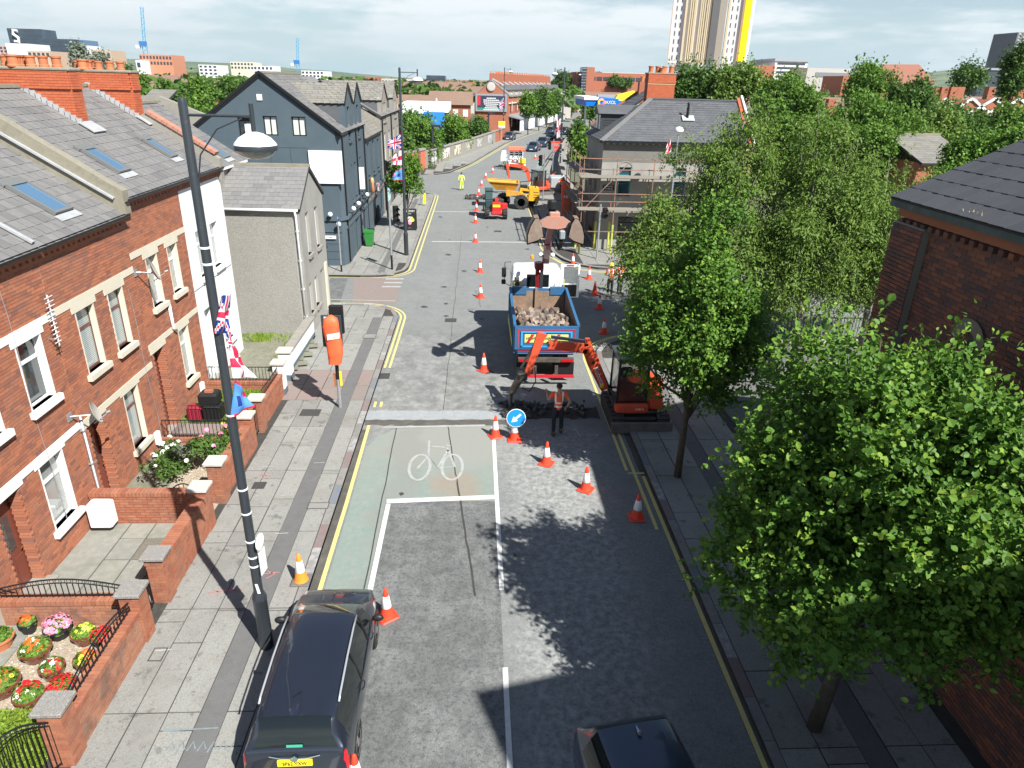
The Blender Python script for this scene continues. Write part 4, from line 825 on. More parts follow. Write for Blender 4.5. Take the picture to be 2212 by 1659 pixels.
for y in (59.2, 65.4, 72): MB().tube([(XD+.06, y, 7.4), (XD+.06, y, .2)], .06, 6).build('downpipe', BMETAL, st)
# ------------------------------------------------------------------ front gardens
GRANITE = M('granite_cap', (.27, .255, .235), .8, noise=[(60, .8, (.12, .115, .11), .45, .6), (25, .4, (.4, .38, .35), .55, .65)])
GRAVEL = M('gravel', (.36, .30, .23), .95, noise=[(45, .8, (.18, .15, .11), .5, .62), (28, .6, (.55, .5, .42), .55, .66)], bump=(40, 1., .02))
CRAZY = M('crazy_paving',(.17,.165,.125),.95,noise=[(1.5,.5,(.1,.12,.06)),(7,.5,(.26,.24,.2))],bump=(9,.6,.02)); GRASSM = M('grass',(.1,.16,.035),.95,noise=[(4,.6,(.16,.19,.06)),(20,.5,(.06,.1,.02))])
WARMP = M('warm_plinth', (.25, .17, .13), .9)
yards = T('front_garden', 'paved and gravelled front gardens of the brick terrace behind low walls', 'garden', (-8, 16, .1))
yards['kind'] = 'structure'; del yards['category']; yards.name = 'front_yards'
LOC['front_yards'] = (-8, 16, .1)
def yard(pts, z, mat, nm): 
    m = MB(); m.prism([(x, y, 0) for x, y in pts], (0, 0, z)); return m.build(nm, mat, yards)
yard([(-9.4, 11.35), (-6.6, 11.35), (-6.6, 14.7), (-9.4, 14.7)], .125, JOINT, 'yard_floor')
its = []
for (x0,x1,y0,y1) in ((-9.38,-8.5,11.4,14.7),(-8.48,-7.9,12.4,13.2),(-7.88,-7.32,12.35,13.2),(-8.48,-7.9,13.22,14.0),(-8.48,-7.9,14.02,14.68),(-7.88,-7.32,14.02,14.68),(-7.3,-6.75,14.02,14.68),(-7.3,-6.9,13.22,14.),(-8.48,-7.6,11.4,12.38),(-7.58,-6.8,11.4,12.33)): its.append((((x0+x1)/2,(y0+y1)/2,.13),(x1-x0-.015,0,0),(0,y1-y0-.015,0),(0,0,.05)))
pieces('paving_flag',yards,its,SLABY); yard([(-7.88,13.22),(-7.32,13.22),(-7.32,14.0),(-7.88,14.0)],.15,M('soil_gravel',(.14,.125,.1),.95,noise=[(40,.8,(.3,.28,.25),.55,.62)]),'soil_bed')
its = [((-7.0-.3*i,11.47,.14),(.28,0,0),(0,.14,0),(0,0,.04)) for i in range(8)]; pieces('edging_tile',yards,its[::2],MATS['door_brown'] if 'door_brown' in MATS else BRICK); pieces('edging_tile',yards,its[1::2],BLACK)
yard([(-9.4,14.95),(-8.3,14.95),(-8.3,18.6),(-9.4,18.6)],.13,CRAZY,'garden_path'); yard([(-8.3,14.95),(-6.7,14.95),(-6.7,18.6),(-8.3,18.6)],.12,GRAVEL,'gravel_bed')
yard([(-9.4,18.6),(-6.8,18.6),(-6.8,20.0),(-9.4,20.0)],.2,SLABP,'garden_path'); yard([(-9.4,20.0),(-6.8,20.0),(-6.8,22.5),(-9.4,22.5)],.24,GRASSM,'lawn')
yard([(-9.4, 22.5), (-6.9, 22.5), (-6.9, 28.3), (-9.4, 28.3), (-10.2, 28.3), (-10.2, 26.7), (-9.4, 26.7)], .2, CRAZY, 'flagged_yard')
its = []
for i in range(7):
    for j in range(5): its.append(((-9.0+.5*j+(i % 2)*.25, 24.6+i*.48, .205), (.44, .1, 0), (-.1, .42, 0), (0, 0, .02)))
pieces('paving_flag', yards, its, CRAZY)
yard([(-9.4,8.6),(-6.6,8.6),(-6.6,11.2),(-9.4,11.2)],.12,GRAVEL,'gravel_bed'); pieces('paving_flag',yards,[((-9.1,9.0+.62*i,.13),(.55,0,0),(0,.6,0),(0,0,.05)) for i in range(4)],SLABY)
yard([(-9.4, 5), (-6.6, 5), (-6.6, 7.6), (-9.4, 7.6)], .13, SLABY, 'garden_path')
# pebbles of the gravel beds
def scatter(name, rects, n, r, mats, z=.125):
    for mt in mats:
        m = MB()
        for i in range(n//len(mats)):
            x0,x1,y0,y1 = random.choice(rects); x,y = random.uniform(x0,x1),random.uniform(y0,y1); s = r*random.uniform(.6,1.3); a = random.uniform(0,3.14); c,q = math.cos(a)*s,math.sin(a)*s
            m.cr = random.random(); b = len(m.v); m.v += [(x+c, y+q, z), (x-q, y+c, z), (x-c, y-q, z), (x+q, y-c, z), (x, y, z+s*.8)]
            for k in range(4): m._f((b+k, b+(k+1) % 4, b+4))
        m.build(name, mt, yards, kind='stuff')
scatter('pebbles',[(-8.9,-6.7,8.7,11.1),(-8.2,-6.8,15.0,18.5)],3600,.026,[M('pebble_a',[(.42,.36,.28),(.3,.24,.17),(.5,.46,.4)],.9),M('pebble_b',[(.26,.2,.15),(.38,.3,.22)],.9)])
def gwall(lab, x0, x1, y0, y1, z1, mat=BRICKG, mo=MORTO, name='garden_wall', cop=True, group='low garden walls of the terrace', cap=160, cmat=None):
    t = T(name, lab, 'wall', ((x0+x1)/2, (y0+y1)/2, .1), group); alongY = (y1-y0) > (x1-x0)
    c = .02; MB().box(x0+c, y0+(0 if alongY else c), 0, x1-c, y1-(0 if alongY else c), z1-.07).build('core', mo, t); its = []
    faces = (((x1,y0),(0,1),(1,0),y1-y0),((x0,y0),(0,1),(-1,0),y1-y0)) if alongY else (((x0,y0),(1,0),(0,-1),x1-x0),((x0,y1),(1,0),(0,1),x1-x0))
    for (O, U, Nn, w) in faces:
        z = .1; row = 0; U3 = Vector((*U, 0)); N3 = Vector((*Nn, 0)); O3 = Vector((*O, 0))
        while z < z1-.1:
            x = -(row % 2)*.1125
            while x < w:
                a, b = max(x, 0)+.006, min(x+.225, w)-.006; x += .225
                if b-a > .03: its.append((O3+U3*(a+b)/2-N3*(.022+random.uniform(0, .003))+Vector((0, 0, z+.035)), U3*(b-a), N3*.045, (0, 0, .062)))
            z += .075; row += 1
    pieces('brick', t, its, mat, cap)
    if cop:
        its = []; n = int(max(x1-x0, y1-y0)/.085)
        for i in range(n):
            if alongY: its.append((((x0+x1)/2, y0+(y1-y0)*(i+.5)/n, z1-.02), (x1-x0+.03, 0, 0), (0, .076, 0), (0, 0, .11)))
            else: its.append(((x0+(x1-x0)*(i+.5)/n, (y0+y1)/2, z1-.02), (.076, 0, 0), (0, y1-y0+.03, 0), (0, 0, .11)))
        pieces('coping_brick', t, its, cmat or mat, 140)
    return t
def pillar(lab, x, y, z1, cap=GRANITE, mat=BRICKG, s=.36, mo=MORTO, plain=None):
    t = T('gate_pillar', lab, 'pillar', (x, y, .1), 'gate pillars of the front gardens')
    if plain: MB().bev(x-s/2,y-s/2,.1,x+s/2,y+s/2,z1,.015).build('shaft',plain,t); MB().box(x-s/2-.004,y-s/2-.004,.1,x+s/2+.004,y+s/2+.004,.35).build('plinth',M('plinth_blue_grey',(.1,.13,.15),.8),t)
    else:
        MB().box(x-s/2+.02, y-s/2+.02, .1, x+s/2-.02, y+s/2-.02, z1).build('core', mo, t); its = []; z = .1; row = 0
        while z < z1-.03:
            for (O,U,Nn) in (((x-s/2,y-s/2),(1,0),(0,-1)),((x+s/2,y-s/2),(0,1),(1,0)),((x-s/2,y+s/2),(1,0),(0,1)),((x-s/2,y-s/2),(0,1),(-1,0))):
                U3 = Vector((*U, 0)); N3 = Vector((*Nn, 0)); O3 = Vector((*O, 0)); cutp = .12 if row % 2 else .24
                for a, b in ((0, cutp), (cutp, s)): its.append((O3+U3*((a+b)/2)-N3*.02+Vector((0, 0, z+.034)), U3*(b-a-.008), N3*.045, (0, 0, .066)))
            z += .075; row += 1
        pieces('brick', t, its, mat, 150)
    MB().bev(x-s/2-.06, y-s/2-.06, z1, x+s/2+.06, y+s/2+.06, z1+.08, .012).build('cap', cap, t); return t
gwall('weathered brick garden wall beside the flower pots, nearest to the camera',-6.72,-6.46,8.35,10.65,.88,cmat=BRICKG,mat=M('stained_brick',[(.33,.14,.08),(.28,.12,.075),(.36,.16,.09)],.88,noise=[(1.6,.7,(.13,.08,.065),.5,.62),(5,.3,(.4,.25,.18))],bump=(90,.3,.005)))
gwall('smooth red brick garden wall crossed by the lamp post shadow', -6.74, -6.48, 12.15, 14.3, 1.08, cmat=BRICKG)
gwall('red brick garden wall beside the rose bushes',-6.84,-6.58,15.9,18.3,.95); gwall('red brick garden wall with low railings in front of the small lawn',-6.95,-6.7,19.85,22.3,.9)
gwall('dividing brick wall between the paved yard and the rose garden',-9.35,-6.85,14.62,14.85,1.0,cmat=BRICKG); gwall('dividing brick wall with arched railing behind the flower pots',-9.4,-6.85,11.15,11.38,.72,cmat=BRICKG,mat=MATS['stained_brick'])
gwall('low dividing brick wall at the far edge of the small lawn',-9.4,-6.95,22.5,22.7,.5); gwall('low dividing brick wall below railings behind the rose bushes',-9.4,-6.9,18.62,18.8,.35)
PCR = M('pale_cap', (.5, .47, .42), .85, noise=[(6, .5, (.36, .33, .28))])
for a in (('granite capped pillar at the near end of the wall by the hedge',-6.6,8.18,1.25,GRANITE),('granite capped pillar between the flower garden and the black gate',-6.6,10.85,1.25,GRANITE),('granite capped pillar on the far side of the black gate',-6.62,11.98,1.22,GRANITE),('pale capped pillar where the yard wall meets the dividing wall',-6.64,14.5,1.25,PCR),('pale capped pillar at the near end of the rose garden wall',-6.68,15.72,1.25,PCR),('pale capped pillar at the far end of the rose garden wall',-6.76,18.48,1.2,PCR),('pale capped pillar beside the small iron gate of the lawn',-6.8,19.68,1.2,PCR),('granite capped pillar at the bottom left corner of the picture',-6.62,6.6,1.25,GRANITE)): pillar(*a)
pillar('white painted pillar at the far end of the lawn wall',-6.84,22.48,1.25,PCR,plain=WREND); pillar('white painted pillar at the start of the white yard wall',-6.95,23.75,1.2,PCR,plain=WREND,s=.42)
t = T('white_yard_wall','white painted yard wall with concrete coping beside the pebble dashed house','wall',(-7.0,26,.1)); MB().box(-7.15,24.0,.35,-6.92,28.3,.95).build('wall',WREND,t); MB().box(-7.16,24.0,.1,-6.9,28.3,.35).build('plinth',MATS['plinth_blue_grey'],t)
pieces('coping', t, [((-7.03, 24.36+.72*i, .99), (.36, 0, 0), (0, .7, 0), (0, 0, .08)) for i in range(6)], CREND2)
def railing(lab, p, q, z0, h, arch=.0, step=.11, name='railing', group='black iron railings', ringr=.0):
    t = T(name,lab,'railing',((p[0]+q[0])/2,(p[1]+q[1])/2,z0),group); P = Vector((*p,0)); Q = Vector((*q,0)); L_ = (Q-P).length; n = int(L_/step)
    top = lambda f: z0+h+arch*math.sin(math.pi*f)
    MB().tube([P.lerp(Q, i/12)+Vector((0, 0, top(i/12))) for i in range(13)], .016, 6).build('top_rail', BMETAL, t)
    MB().beam(P+Vector((0, 0, z0+.05)), Q+Vector((0, 0, z0+.05)), .025, .025).build('bottom_rail', BMETAL, t)
    if ringr: MB().tube([P.lerp(Q, i/12)+Vector((0, 0, top(i/12)-2*ringr-.01)) for i in range(13)], .012, 6).build('middle_rail', BMETAL, t)
    its = []; rg = MB()
    for i in range(n+1):
        f = i/n; a = P.lerp(Q,f); hh = top(f)-(2*ringr+.01 if ringr else 0)-z0; its.append((a+Vector((0,0,z0+hh/2)),(.014,0,0),(0,.014,0),(0,0,hh)))
        if ringr and i < n:
            c = P.lerp(Q, (i+.5)/n); zz = top((i+.5)/n)-ringr-.005; d = (Q-P).normalized()
            rg.tube([c+d*ringr*math.cos(2*math.pi*k/8)+Vector((0, 0, zz+ringr*math.sin(2*math.pi*k/8))) for k in range(9)], .006, 4)
    pieces('bar', t, its, BMETAL, 60)
    if ringr: rg.build('ring_ornaments', BMETAL, t, kind='stuff')
    return t
railing('arched black railing with rings on the dividing wall behind the flower pots',(-9.4,11.27),(-6.85,11.27),.76,.22,.22,ringr=.04); railing('arched black railing with rings on the street wall beside the flower pots',(-6.6,8.4),(-6.6,10.65),.93,.2,.2,ringr=.04)
railing('plain black railing behind the rose bushes',(-9.3,18.7),(-6.95,18.7),.4,.55); railing('plain black railing at the near edge of the small lawn',(-9.0,19.9),(-6.95,19.9),.25,.6); railing('plain black railing at the far edge of the small lawn',(-9.3,22.6),(-7.0,22.6),.55,.5); railing('black railing on the wall of the small lawn',(-6.82,20.3),(-6.82,22.2),.95,.25)
railing('black iron gate between two granite capped pillars, standing open',(-6.62,11.1),(-6.75,11.75),.15,.95,.1,name='iron_gate',ringr=.04,group='black iron gates'); railing('tall arched black gate beside the hedge, nearest to the camera',(-6.62,8.0),(-7.15,7.0),.15,.95,.35,name='iron_gate',step=.07,ringr=.03,group='black iron gates')
railing('small scrolled iron gate behind the dividing wall of the rose garden',(-6.9,14.98),(-7.6,15.05),.15,.7,.2,name='iron_gate',group='black iron gates'); railing('narrow black gate between the rose garden and the lawn',(-6.75,18.7),(-6.78,19.5),.15,.9,.0,name='iron_gate',group='black iron gates')
# flower pots
import colorsys
def leafblob(mb, c, r, n, ls, flat=.8, up=.5):
    for i in range(n):
        th = random.uniform(0,2*math.pi); u = random.uniform(0,1)**.6; ph = math.acos(random.uniform(-.15,1)); d = Vector((math.sin(ph)*math.cos(th),math.sin(ph)*math.sin(th),math.cos(ph)*flat))
        p = Vector(c)+d*r*(.55+.45*u); nn = (d+Vector((random.gauss(0,.5),random.gauss(0,.5),up))).normalized(); a = nn.orthogonal().normalized(); a.rotate(__import__('mathutils').Quaternion(nn,random.uniform(0,6.3))); b = nn.cross(a); s = ls*random.uniform(.7,1.3)
        mb.cr = random.random(); k = len(mb.v); mb.v += [tuple(p-a*s),tuple(p+b*s*.6+nn*s*.15),tuple(p+a*s),tuple(p-b*s*.6+nn*s*.15)]; mb._f((k,k+1,k+2)); mb._f((k,k+2,k+3))
def petals(mb, c, r, n, fs, flat=.8):
    for i in range(n):
        th = random.uniform(0,2*math.pi); ph = math.acos(random.uniform(.0,1)); d = Vector((math.sin(ph)*math.cos(th),math.sin(ph)*math.sin(th),math.cos(ph)*flat)); p = Vector(c)+d*r*random.uniform(.95,1.12)
        nn = (d+Vector((random.gauss(0,.25),random.gauss(0,.25),.3))).normalized(); a = nn.orthogonal(); b = nn.cross(a); s = fs*random.uniform(.7,1.3); mb.cr = random.random(); k = len(mb.v)
        mb.v.append(tuple(p+nn*s*.15)); 
        for j in range(6): mb.v.append(tuple(p+(a*math.cos(j*1.047)+b*math.sin(j*1.047))*s+nn*random.uniform(0, s*.4)))
        for j in range(6): mb._f((k, k+1+j, k+1+(j+1) % 6))
def pet(name, c1, c2): return M(name, [c1, c2], .6, trans=.2)
F_RED = pet('petal_red',(.75,.03,.03),(.6,.015,.03)); F_ORG = pet('petal_orange',(.85,.2,.03),(.8,.1,.02)); F_YEL = pet('petal_yellow',(.85,.75,.08),(.75,.65,.05)); F_PNK = pet('petal_pink',(.75,.2,.35),(.8,.4,.5)); F_WHT = pet('petal_white',(.85,.85,.8),(.75,.78,.7)); F_LIM = pet('petal_lime',(.65,.75,.12),(.5,.62,.08))
POTB = M('glazed_brown_pot', (.16, .05, .03), .25, coat=.6); POTK = M('dark_pot', (.02, .02, .022), .5)
def pot(x, y, r, lab, fl, potm=POTB, fs=.035, nf=60, h=.26):
    t = T('flower_pot', lab, 'flower pot', (x, y, .13), 'flower pots on the gravel of the front garden')
    MB().lathe([(r*.6,0),(r*.72,.02),(r*.95,h*.8),(r*1.06,h*.86),(r*1.06,h),(r*.9,h),(r*.85,h-.05),(.01,h-.05)],(x,y,.13),20).build('pot',potm,t,smooth=35)
    m = MB(); leafblob(m, (x, y, .13+h-.03), r*1.02, int(300*(r/.2)**2), .036, .8); m.build('leaves', LF_MID, t, kind='stuff')
    for (f, fr, sz) in fl:
        m = MB(); petals(m,(x+random.uniform(-.3,.3)*r*(fr < 2),y+random.uniform(-.3,.3)*r*(fr < 2),.13+h),r*(.95 if fr > 2 else .7),int(nf*fr*(.6 if fr > 2 else .55)),sz*.72,.85); m.build('flowers',f,t,kind='stuff')
F = lambda *a: a
for a in ((-8.85,11.0,.16,'pot of orange flowers against the dividing wall, left of the pink pot',[(F_ORG,1,.05)],POTK),(-8.2,10.88,.25,'dark pot overflowing with pink flowers by the dividing wall',[(F_PNK,6,.028),(F_WHT,.3,.05)],POTK),(-7.62,10.7,.22,'brown pot of lime yellow flowers by the dividing wall',[(F_LIM,1,.05),(F_YEL,.4,.045)]),(-7.2,10.6,.2,'pot of small dark red flowers beside the street railing, far end',[(F_RED,5,.022)],POTK),(-8.3,10.3,.27,'large brown bowl with orange and white flowers in the middle',[(F_ORG,.9,.06),(F_WHT,.5,.06)]),
          (-7.75,9.85,.21,'brown bowl with white flowers and red leaves in the middle',[(F_WHT,.7,.05),(F_RED,.5,.05)]),(-7.25,10.02,.19,'pot of orange flowers with one yellow bloom by the street railing',[(F_ORG,.8,.05),(F_YEL,.3,.06)]),(-8.45,9.5,.3,'largest brown bowl with yellow, red and orange flowers at the left',[(F_YEL,.5,.06),(F_RED,.4,.06),(F_ORG,.3,.05)]),(-7.8,9.22,.24,'brown bowl with big red and white flowers beside the hedge',[(F_RED,.6,.07),(F_WHT,.3,.06)]),(-7.28,9.35,.25,'pot of massed small red flowers by the street railing, near end',[(F_RED,7,.022)]),(-8.65,9.0,.2,'pot of pink flowers beside the hedge at the left edge',[(F_PNK,5,.028)],POTK),(-9.15,10.6,.25,'terracotta pot with a tall leafy plant at the left edge',[(F_PNK,.15,.05)],TERRA)): pot(*a)
# hedge
def hedge(lab, x0, x1, y0, y1, z0, z1, n, mat, ls=.03, cat='hedge', name='hedge'):
    t = T(name, lab, cat, ((x0+x1)/2, (y0+y1)/2, z0)); m = MB()
    MB().bev(x0+.06, y0+.06, z0, x1-.06, y1-.06, z1-.06, .05).build('inner_twigs', M('twigs', (.03, .04, .015), .95), t)
    for i in range(n):
        f = random.random(); p = Vector((random.uniform(x0, x1), random.uniform(y0, y1), random.uniform(z0, z1)))
        if f < .6: p.z = z1+random.uniform(-.05, .03)
        elif f < .8: p.x = x1+random.uniform(-.05, .02)
        else: p.y = random.choice((y0, y1))+random.uniform(-.04, .04)
        nn = Vector((random.gauss(0,.6),random.gauss(0,.6),1)).normalized(); a = nn.orthogonal().normalized(); a.rotate(__import__('mathutils').Quaternion(nn,random.uniform(0,6.3))); b = nn.cross(a); s = ls*random.uniform(.6,1.3); m.cr = random.random(); k = len(m.v)
        m.v += [tuple(p-a*s), tuple(p+b*s*.6), tuple(p+a*s), tuple(p-b*s*.6)]; m._f((k, k+1, k+2, k+3))
    m.build('foliage', mat, t, kind='stuff'); return t
LF_YEL = leafmat('hedge_leaf', [(.2, .3, .03), (.28, .36, .05), (.13, .22, .025)])
hedge('clipped yellow green box hedge in the bottom left corner', -8.9, -6.95, 7.55, 8.6, .12, .72, 9000, LF_YEL)
def bush(x, y, r, h, lab, flw, n=900, mat=LF_DRK, ls=.05, name='rose_bush', cat='bush', z=.12, group=None):
    t = T(name, lab, cat, (x, y, z), group); m = MB()
    for i in range(9):
        a = i*.7; m.tube([(x,y,z),(x+math.cos(a)*r*.4,y+math.sin(a)*r*.4,z+h*.5),(x+math.cos(a)*r*.8,y+math.sin(a)*r*.8,z+h*.85)],[.015,.01,.005],5)
    m.build('stems', BARK, t, kind='stuff'); m = MB()
    for i in range(14): leafblob(m, (x+random.uniform(-.6, .6)*r, y+random.uniform(-.6, .6)*r, z+h*random.uniform(.35, .75)), r*.45, n//14, ls)
    m.build('leaves', mat, t, kind='stuff')
    if flw:
        m = MB()
        for i in range(flw[1]):
            a = random.uniform(0,6.3); q = random.uniform(.3,1.)*r; petals(m,(x+math.cos(a)*q,y+math.sin(a)*q,z+h*random.uniform(.7,1.)),.04,6,.035)
        m.build('flowers', flw[0], t, kind='stuff')
    return t
bush(-8.35,16.7,.62,.85,'rose bush with white blooms standing in the gravel',(F_WHT,12)); bush(-7.35,17.3,.75,1.15,'larger dark green rose bush beside the garden wall',(F_PNK,5),1500); bush(-8.8,17.9,.3,.6,'small white flowering bush against the railing',(F_WHT,8),300)
bush(-7.2,19.1,.5,.6,'yellow green shrub between the railings of the middle gardens',(F_YEL,8),700,LF_YEL); bush(-6.9,15.0+.0,.12,.2,'small weeds at the foot of a gate pillar',None,60,LF_YEL,.03,'weed_tuft','weeds')
grs = MB()
for i in range(2600):
    x,y = random.uniform(-9.2,-6.95),random.uniform(20.05,22.4); h = random.uniform(.04,.13); a = random.uniform(0,6.3); grs.cr = random.random(); k = len(grs.v); dx,dy = math.cos(a)*.02,math.sin(a)*.02
    grs.v += [(x-dx, y-dy, .24), (x+dx, y+dy, .24), (x+random.uniform(-.05, .05), y+random.uniform(-.05, .05), .24+h)]; grs._f((k, k+1, k+2))
for i in range(800):
    x = random.choice([random.uniform(-9.4,-8.6),random.uniform(-7.9,-7.2),random.uniform(-10.1,-7.2)]); y = random.uniform(27.3,28.3) if x < -8 else random.uniform(24.5,28.3); h = random.uniform(.04,.2); grs.cr = random.random(); k = len(grs.v)
    grs.v += [(x-.02, y, .2), (x+.02, y, .2), (x+random.uniform(-.1, .1), y+random.uniform(-.1, .1), .2+h)]; grs._f((k, k+1, k+2))
o = grs.build('grass', LF_YEL); tag(o, 'overgrown grass and weeds in the middle yards', 'grass', kind='stuff')
o = solo(MB().bev(-9.25,14.2,.3,-8.72,14.55,.95,.04),'white_cabinet',[WPVC],'white box cabinet with a rusty top corner beside the dividing wall','cabinet')
t = T('storage_crates','dark plastic box stacked on a red and black crate behind the railing','crate',(-8.6,20.4,.2)); b_ = MB().bev(-8.65,20.0,.24,-8.1,20.55,.75,.05); b_.build('lower_crate',BLACK,t); MB().bev(-8.75,20.05,.75,-8.15,20.6,1.15,.06).build('upper_tub',BLACK,t); MB().bev(-9.15,20.02,.24,-8.72,20.5,.68,.04).build('red_crate',M('crate_red',(.3,.02,.04),.5),t); MB().box(-8.55,20.2,1.15,-8.3,20.33,1.23).build('loose_brick',BRICK,t)
# things on the fronts
def dish(lab, x, y, z, r=.27):
    t = T('satellite_dish', lab, 'satellite dish', (XF, y, z), 'satellite dishes on the terrace'); D_ = Vector((.85, .35, .3)).normalized()
    MB().tube([(XF,y-.25,z+.05),(XF+.12,y-.2,z+.05),(x,y,z-.02)],.02,6).build('wall_arm',GALV,t); MB().box(XF,y-.34,z-.05,XF+.03,y-.16,z+.14).build('bracket',GALV,t)
    MB().lathe([(.01,.0),(r*.5,.02),(r*.85,.06),(r,.09),(r,.1),(r*.8,.065),(r*.4,.03),(.01,.015)],(x,y,z),20,D_).build('reflector',M('dish_grey',(.33,.31,.28),.6,noise=[(5,.5,(.22,.2,.16))]),t,smooth=40)
    e = Vector((x,y,z))+D_*r*1.5-Vector((0,0,r*.4)); MB().tube([Vector((x,y,z-r*.9)),e],.013,6).tube([e,e-D_*.09],.03,8).build('feed_arm',GALV,t); return t
dish('satellite dish above the far brown door, casting a shadow on the bricks',XF+.38,15.0,2.98); dish('satellite dish beside the uppermost sash window of the raised house',XF+.35,19.35,5.25,.28)
t = T('aerial', 'small grid television aerial on the wall of the middle brick house', 'aerial', (XF, 14.75, 5.3)); g = MB()
for i in range(11): g.beam((XF+.22, 14.6, 5.9-i*.1), (XF+.22, 14.9 if i < 3 else 14.82, 5.9-i*.1), .012, .012)
g.beam((XF+.2,14.75,5.95),(XF+.2,14.75,4.8),.02,.02); g.build('elements',WPVC,t,kind='stuff'); MB().beam((XF,14.75,4.95),(XF+.2,14.75,4.95),.02,.02).build('bracket',GALV,t)
t = T('downpipe','pale downpipe on the brick front between the doors','downpipe',(XF,15.08,.2)); MB().tube([(XF+.06,15.05,2.9),(XF+.06,15.05,.3),(XF+.18,15.05,.2)],.035,8).build('pipe',GALV,t,True)
for z in (2.5, 1.6, .7): MB().box(XF, 15.0, z, XF+.1, 15.1, z+.04).build('clip', GALV, t)
t = T('downpipe','white downpipe on the brick front between the raised house windows','downpipe',(XF,20.6,3)); MB().tube([(XF+.06,20.65,3.95),(XF+.06,20.65,3.15),(XF+.05,20.85,3.0)],.05,8).build('pipe',WPVC,t,True)
for y,n in ((14.75,'white meter box at the foot of the wall beside the white cabinet'),(18.35,'white meter box at the foot of the wall behind the rose bushes'),(21.95,'white lantern shaped box at the foot of the wall by the lawn')):
    o = solo(MB().bev(XF+.01, y-.1, .35, XF+.14, y+.1, .75, .02), 'meter_box', [WPVC], n, 'meter box', 'meter boxes on the terrace')
cb_ = MB()
for (y0_,z0_,y1_,z1_) in ((13.6,6.6,13.7,.9),(18.5,5.0,18.7,.6)): cb_.tube([(XF+.02,y0_+(y1_-y0_)*f+.04*math.sin(f*9),z0_+(z1_-z0_)*f) for f in [i/8 for i in range(9)]],.008,4)
cb_.build('cable', GALV, t1, kind='stuff')

# ------------------------------------------------------------------ street lamps, flags, signals, cones
def street_lamp(loc, side, lab, base=True, h=9.95, name='street_lamp', n=14):
    t = T(name, lab, 'street lamp', loc, 'dark street lamps with bowl lanterns', world=False)
    MB().lathe([(.13,0),(.13,1.15),(.135,1.16),(.135,1.24),(.095,1.34),(.088,1.4),(.062,9.9),(.05,h),(.01,h+.01)],(0,0,0),n).build('column',POLE,t,smooth=30)
    s = side; MB().tube([(0,0,h-.22),(s*.93,0,h-.22)],.022,6).tube([(s*.05,0,h-1.15),(s*.14,0,h-.75),(s*.42,0,h-.4),(s*.78,0,h-.25)],.011,6).build('bracket_arm',POLE,t)
    l = MB().tube([(s*.93, 0, h-.05), (s*.93, 0, h-.42)], [.034, .034], 8).build('lantern_stem', POLE, t)
    d = MB().lathe([(.02,.18),(.12,.155),(.22,.1),(.285,.03),(.3,0)],(s*.93,0,h-.6),20).build('lantern_top',M('lamp_white',(.78,.79,.8),.35,coat=.3),t,smooth=60)
    MB().lathe([(.3, 0), (.305, -.01), (.3, -.07), (.27, -.075)], (s*.93, 0, h-.6), 20).build('lantern_band', POLE, t, smooth=40)
    MB().lathe([(.28,-.07),(.24,-.13),(.15,-.18),(.01,-.2)],(s*.93,0,h-.6),20).build('lantern_bowl',M('lamp_bowl',(.42,.42,.36),.12,coat=1,alpha=.75),t,smooth=60)
    return t
B0 = G(577, 1395, .12); l1 = street_lamp(B0, 1, 'tall dark lamp post by the parked grey car, with flags tied to it')
l2 = dup(l1, G(878, 551, .12), 0, 'dark lamp post with three flags in front of the stucco building', scale=1.085)
def strap(parent, x, y, zs, r=.095):
    for z in zs: MB().lathe([(r, 0), (r+.006, .005), (r+.006, .03), (r, .035)], (x, y, z), 12).build('strap', WPVC, parent)
def wband(parent, zs, r): 
    for z in zs: MB().lathe([(r, 0), (r+.006, .004), (r+.006, .03), (r, .034)], (0, 0, z), 12).build('strap', WPVC, parent)
wband(l1, (7.85, 7.6, 5.05), .076); wband(l1, (3.6, 3.1), .085); wband(l1, (1.95, 2.15, 2.5), .09)
t = T('parking_sign','small round white sign and white plate strapped to the near lamp post','sign',(B0[0]+.1,B0[1],2.0)); q = MB(); X_ = B0[0]+.16
q.lathe([(.16,0),(.16,.01)],(X_,B0[1]-.02,2.62),16,(1,-.15,0)).build('round_sign',WPVC,t); MB().prism([(X_-.02,B0[1]-.12,1.92),(X_+.02,B0[1]+.12,1.92),(X_+.02,B0[1]+.12,2.42),(X_-.02,B0[1]-.12,2.42)],(.006,-.003,0)).build('plate',WPVC,t)
pt_ = MB().prism([(B0[0]+.02,B0[1]-.1,1.5),(B0[0]+.07,B0[1]-.095,1.5),(B0[0]+.04,B0[1]-.1,1.72),(B0[0]-.01,B0[1]-.1,1.72)],(0,-.008,0)); pt_.build('torn_sticker',WPVC,t)
FB,FR_,FW,FL = M('flag_blue',(.02,.05,.3),.7,trans=.3),M('flag_red',(.72,.03,.09),.7,trans=.3),M('flag_white',(.8,.8,.82),.7,trans=.3),M('flag_lightblue',(.12,.35,.75),.7,trans=.3)
def fl_union(u, v):
    x, y = u-.5, v-.5
    if abs(y) < .1 or abs(x) < .06: return 1
    if abs(y) < .165 or abs(x) < .1: return 2
    d = abs(abs(y)-abs(x))
    if d < .035: return 1
    if d < .1: return 2
    return 0
def fl_ulster(u, v):
    x, y = u-.5, v-.5
    if math.hypot(x*1.6, y) < .17: return 1 if math.hypot(x*1.6, y) < .07 else 2
    if abs(x) < .09 or abs(y) < .12: return 1
    return 2
def fl_blue(u, v):
    if v < .1 or v > .92: return 1
    if .25 < u < .5 and .3 < v < .6: return 0 if int(u*40) % 2 else 3
    if u > .8 and .4 < v < .75: return 1
    return 3
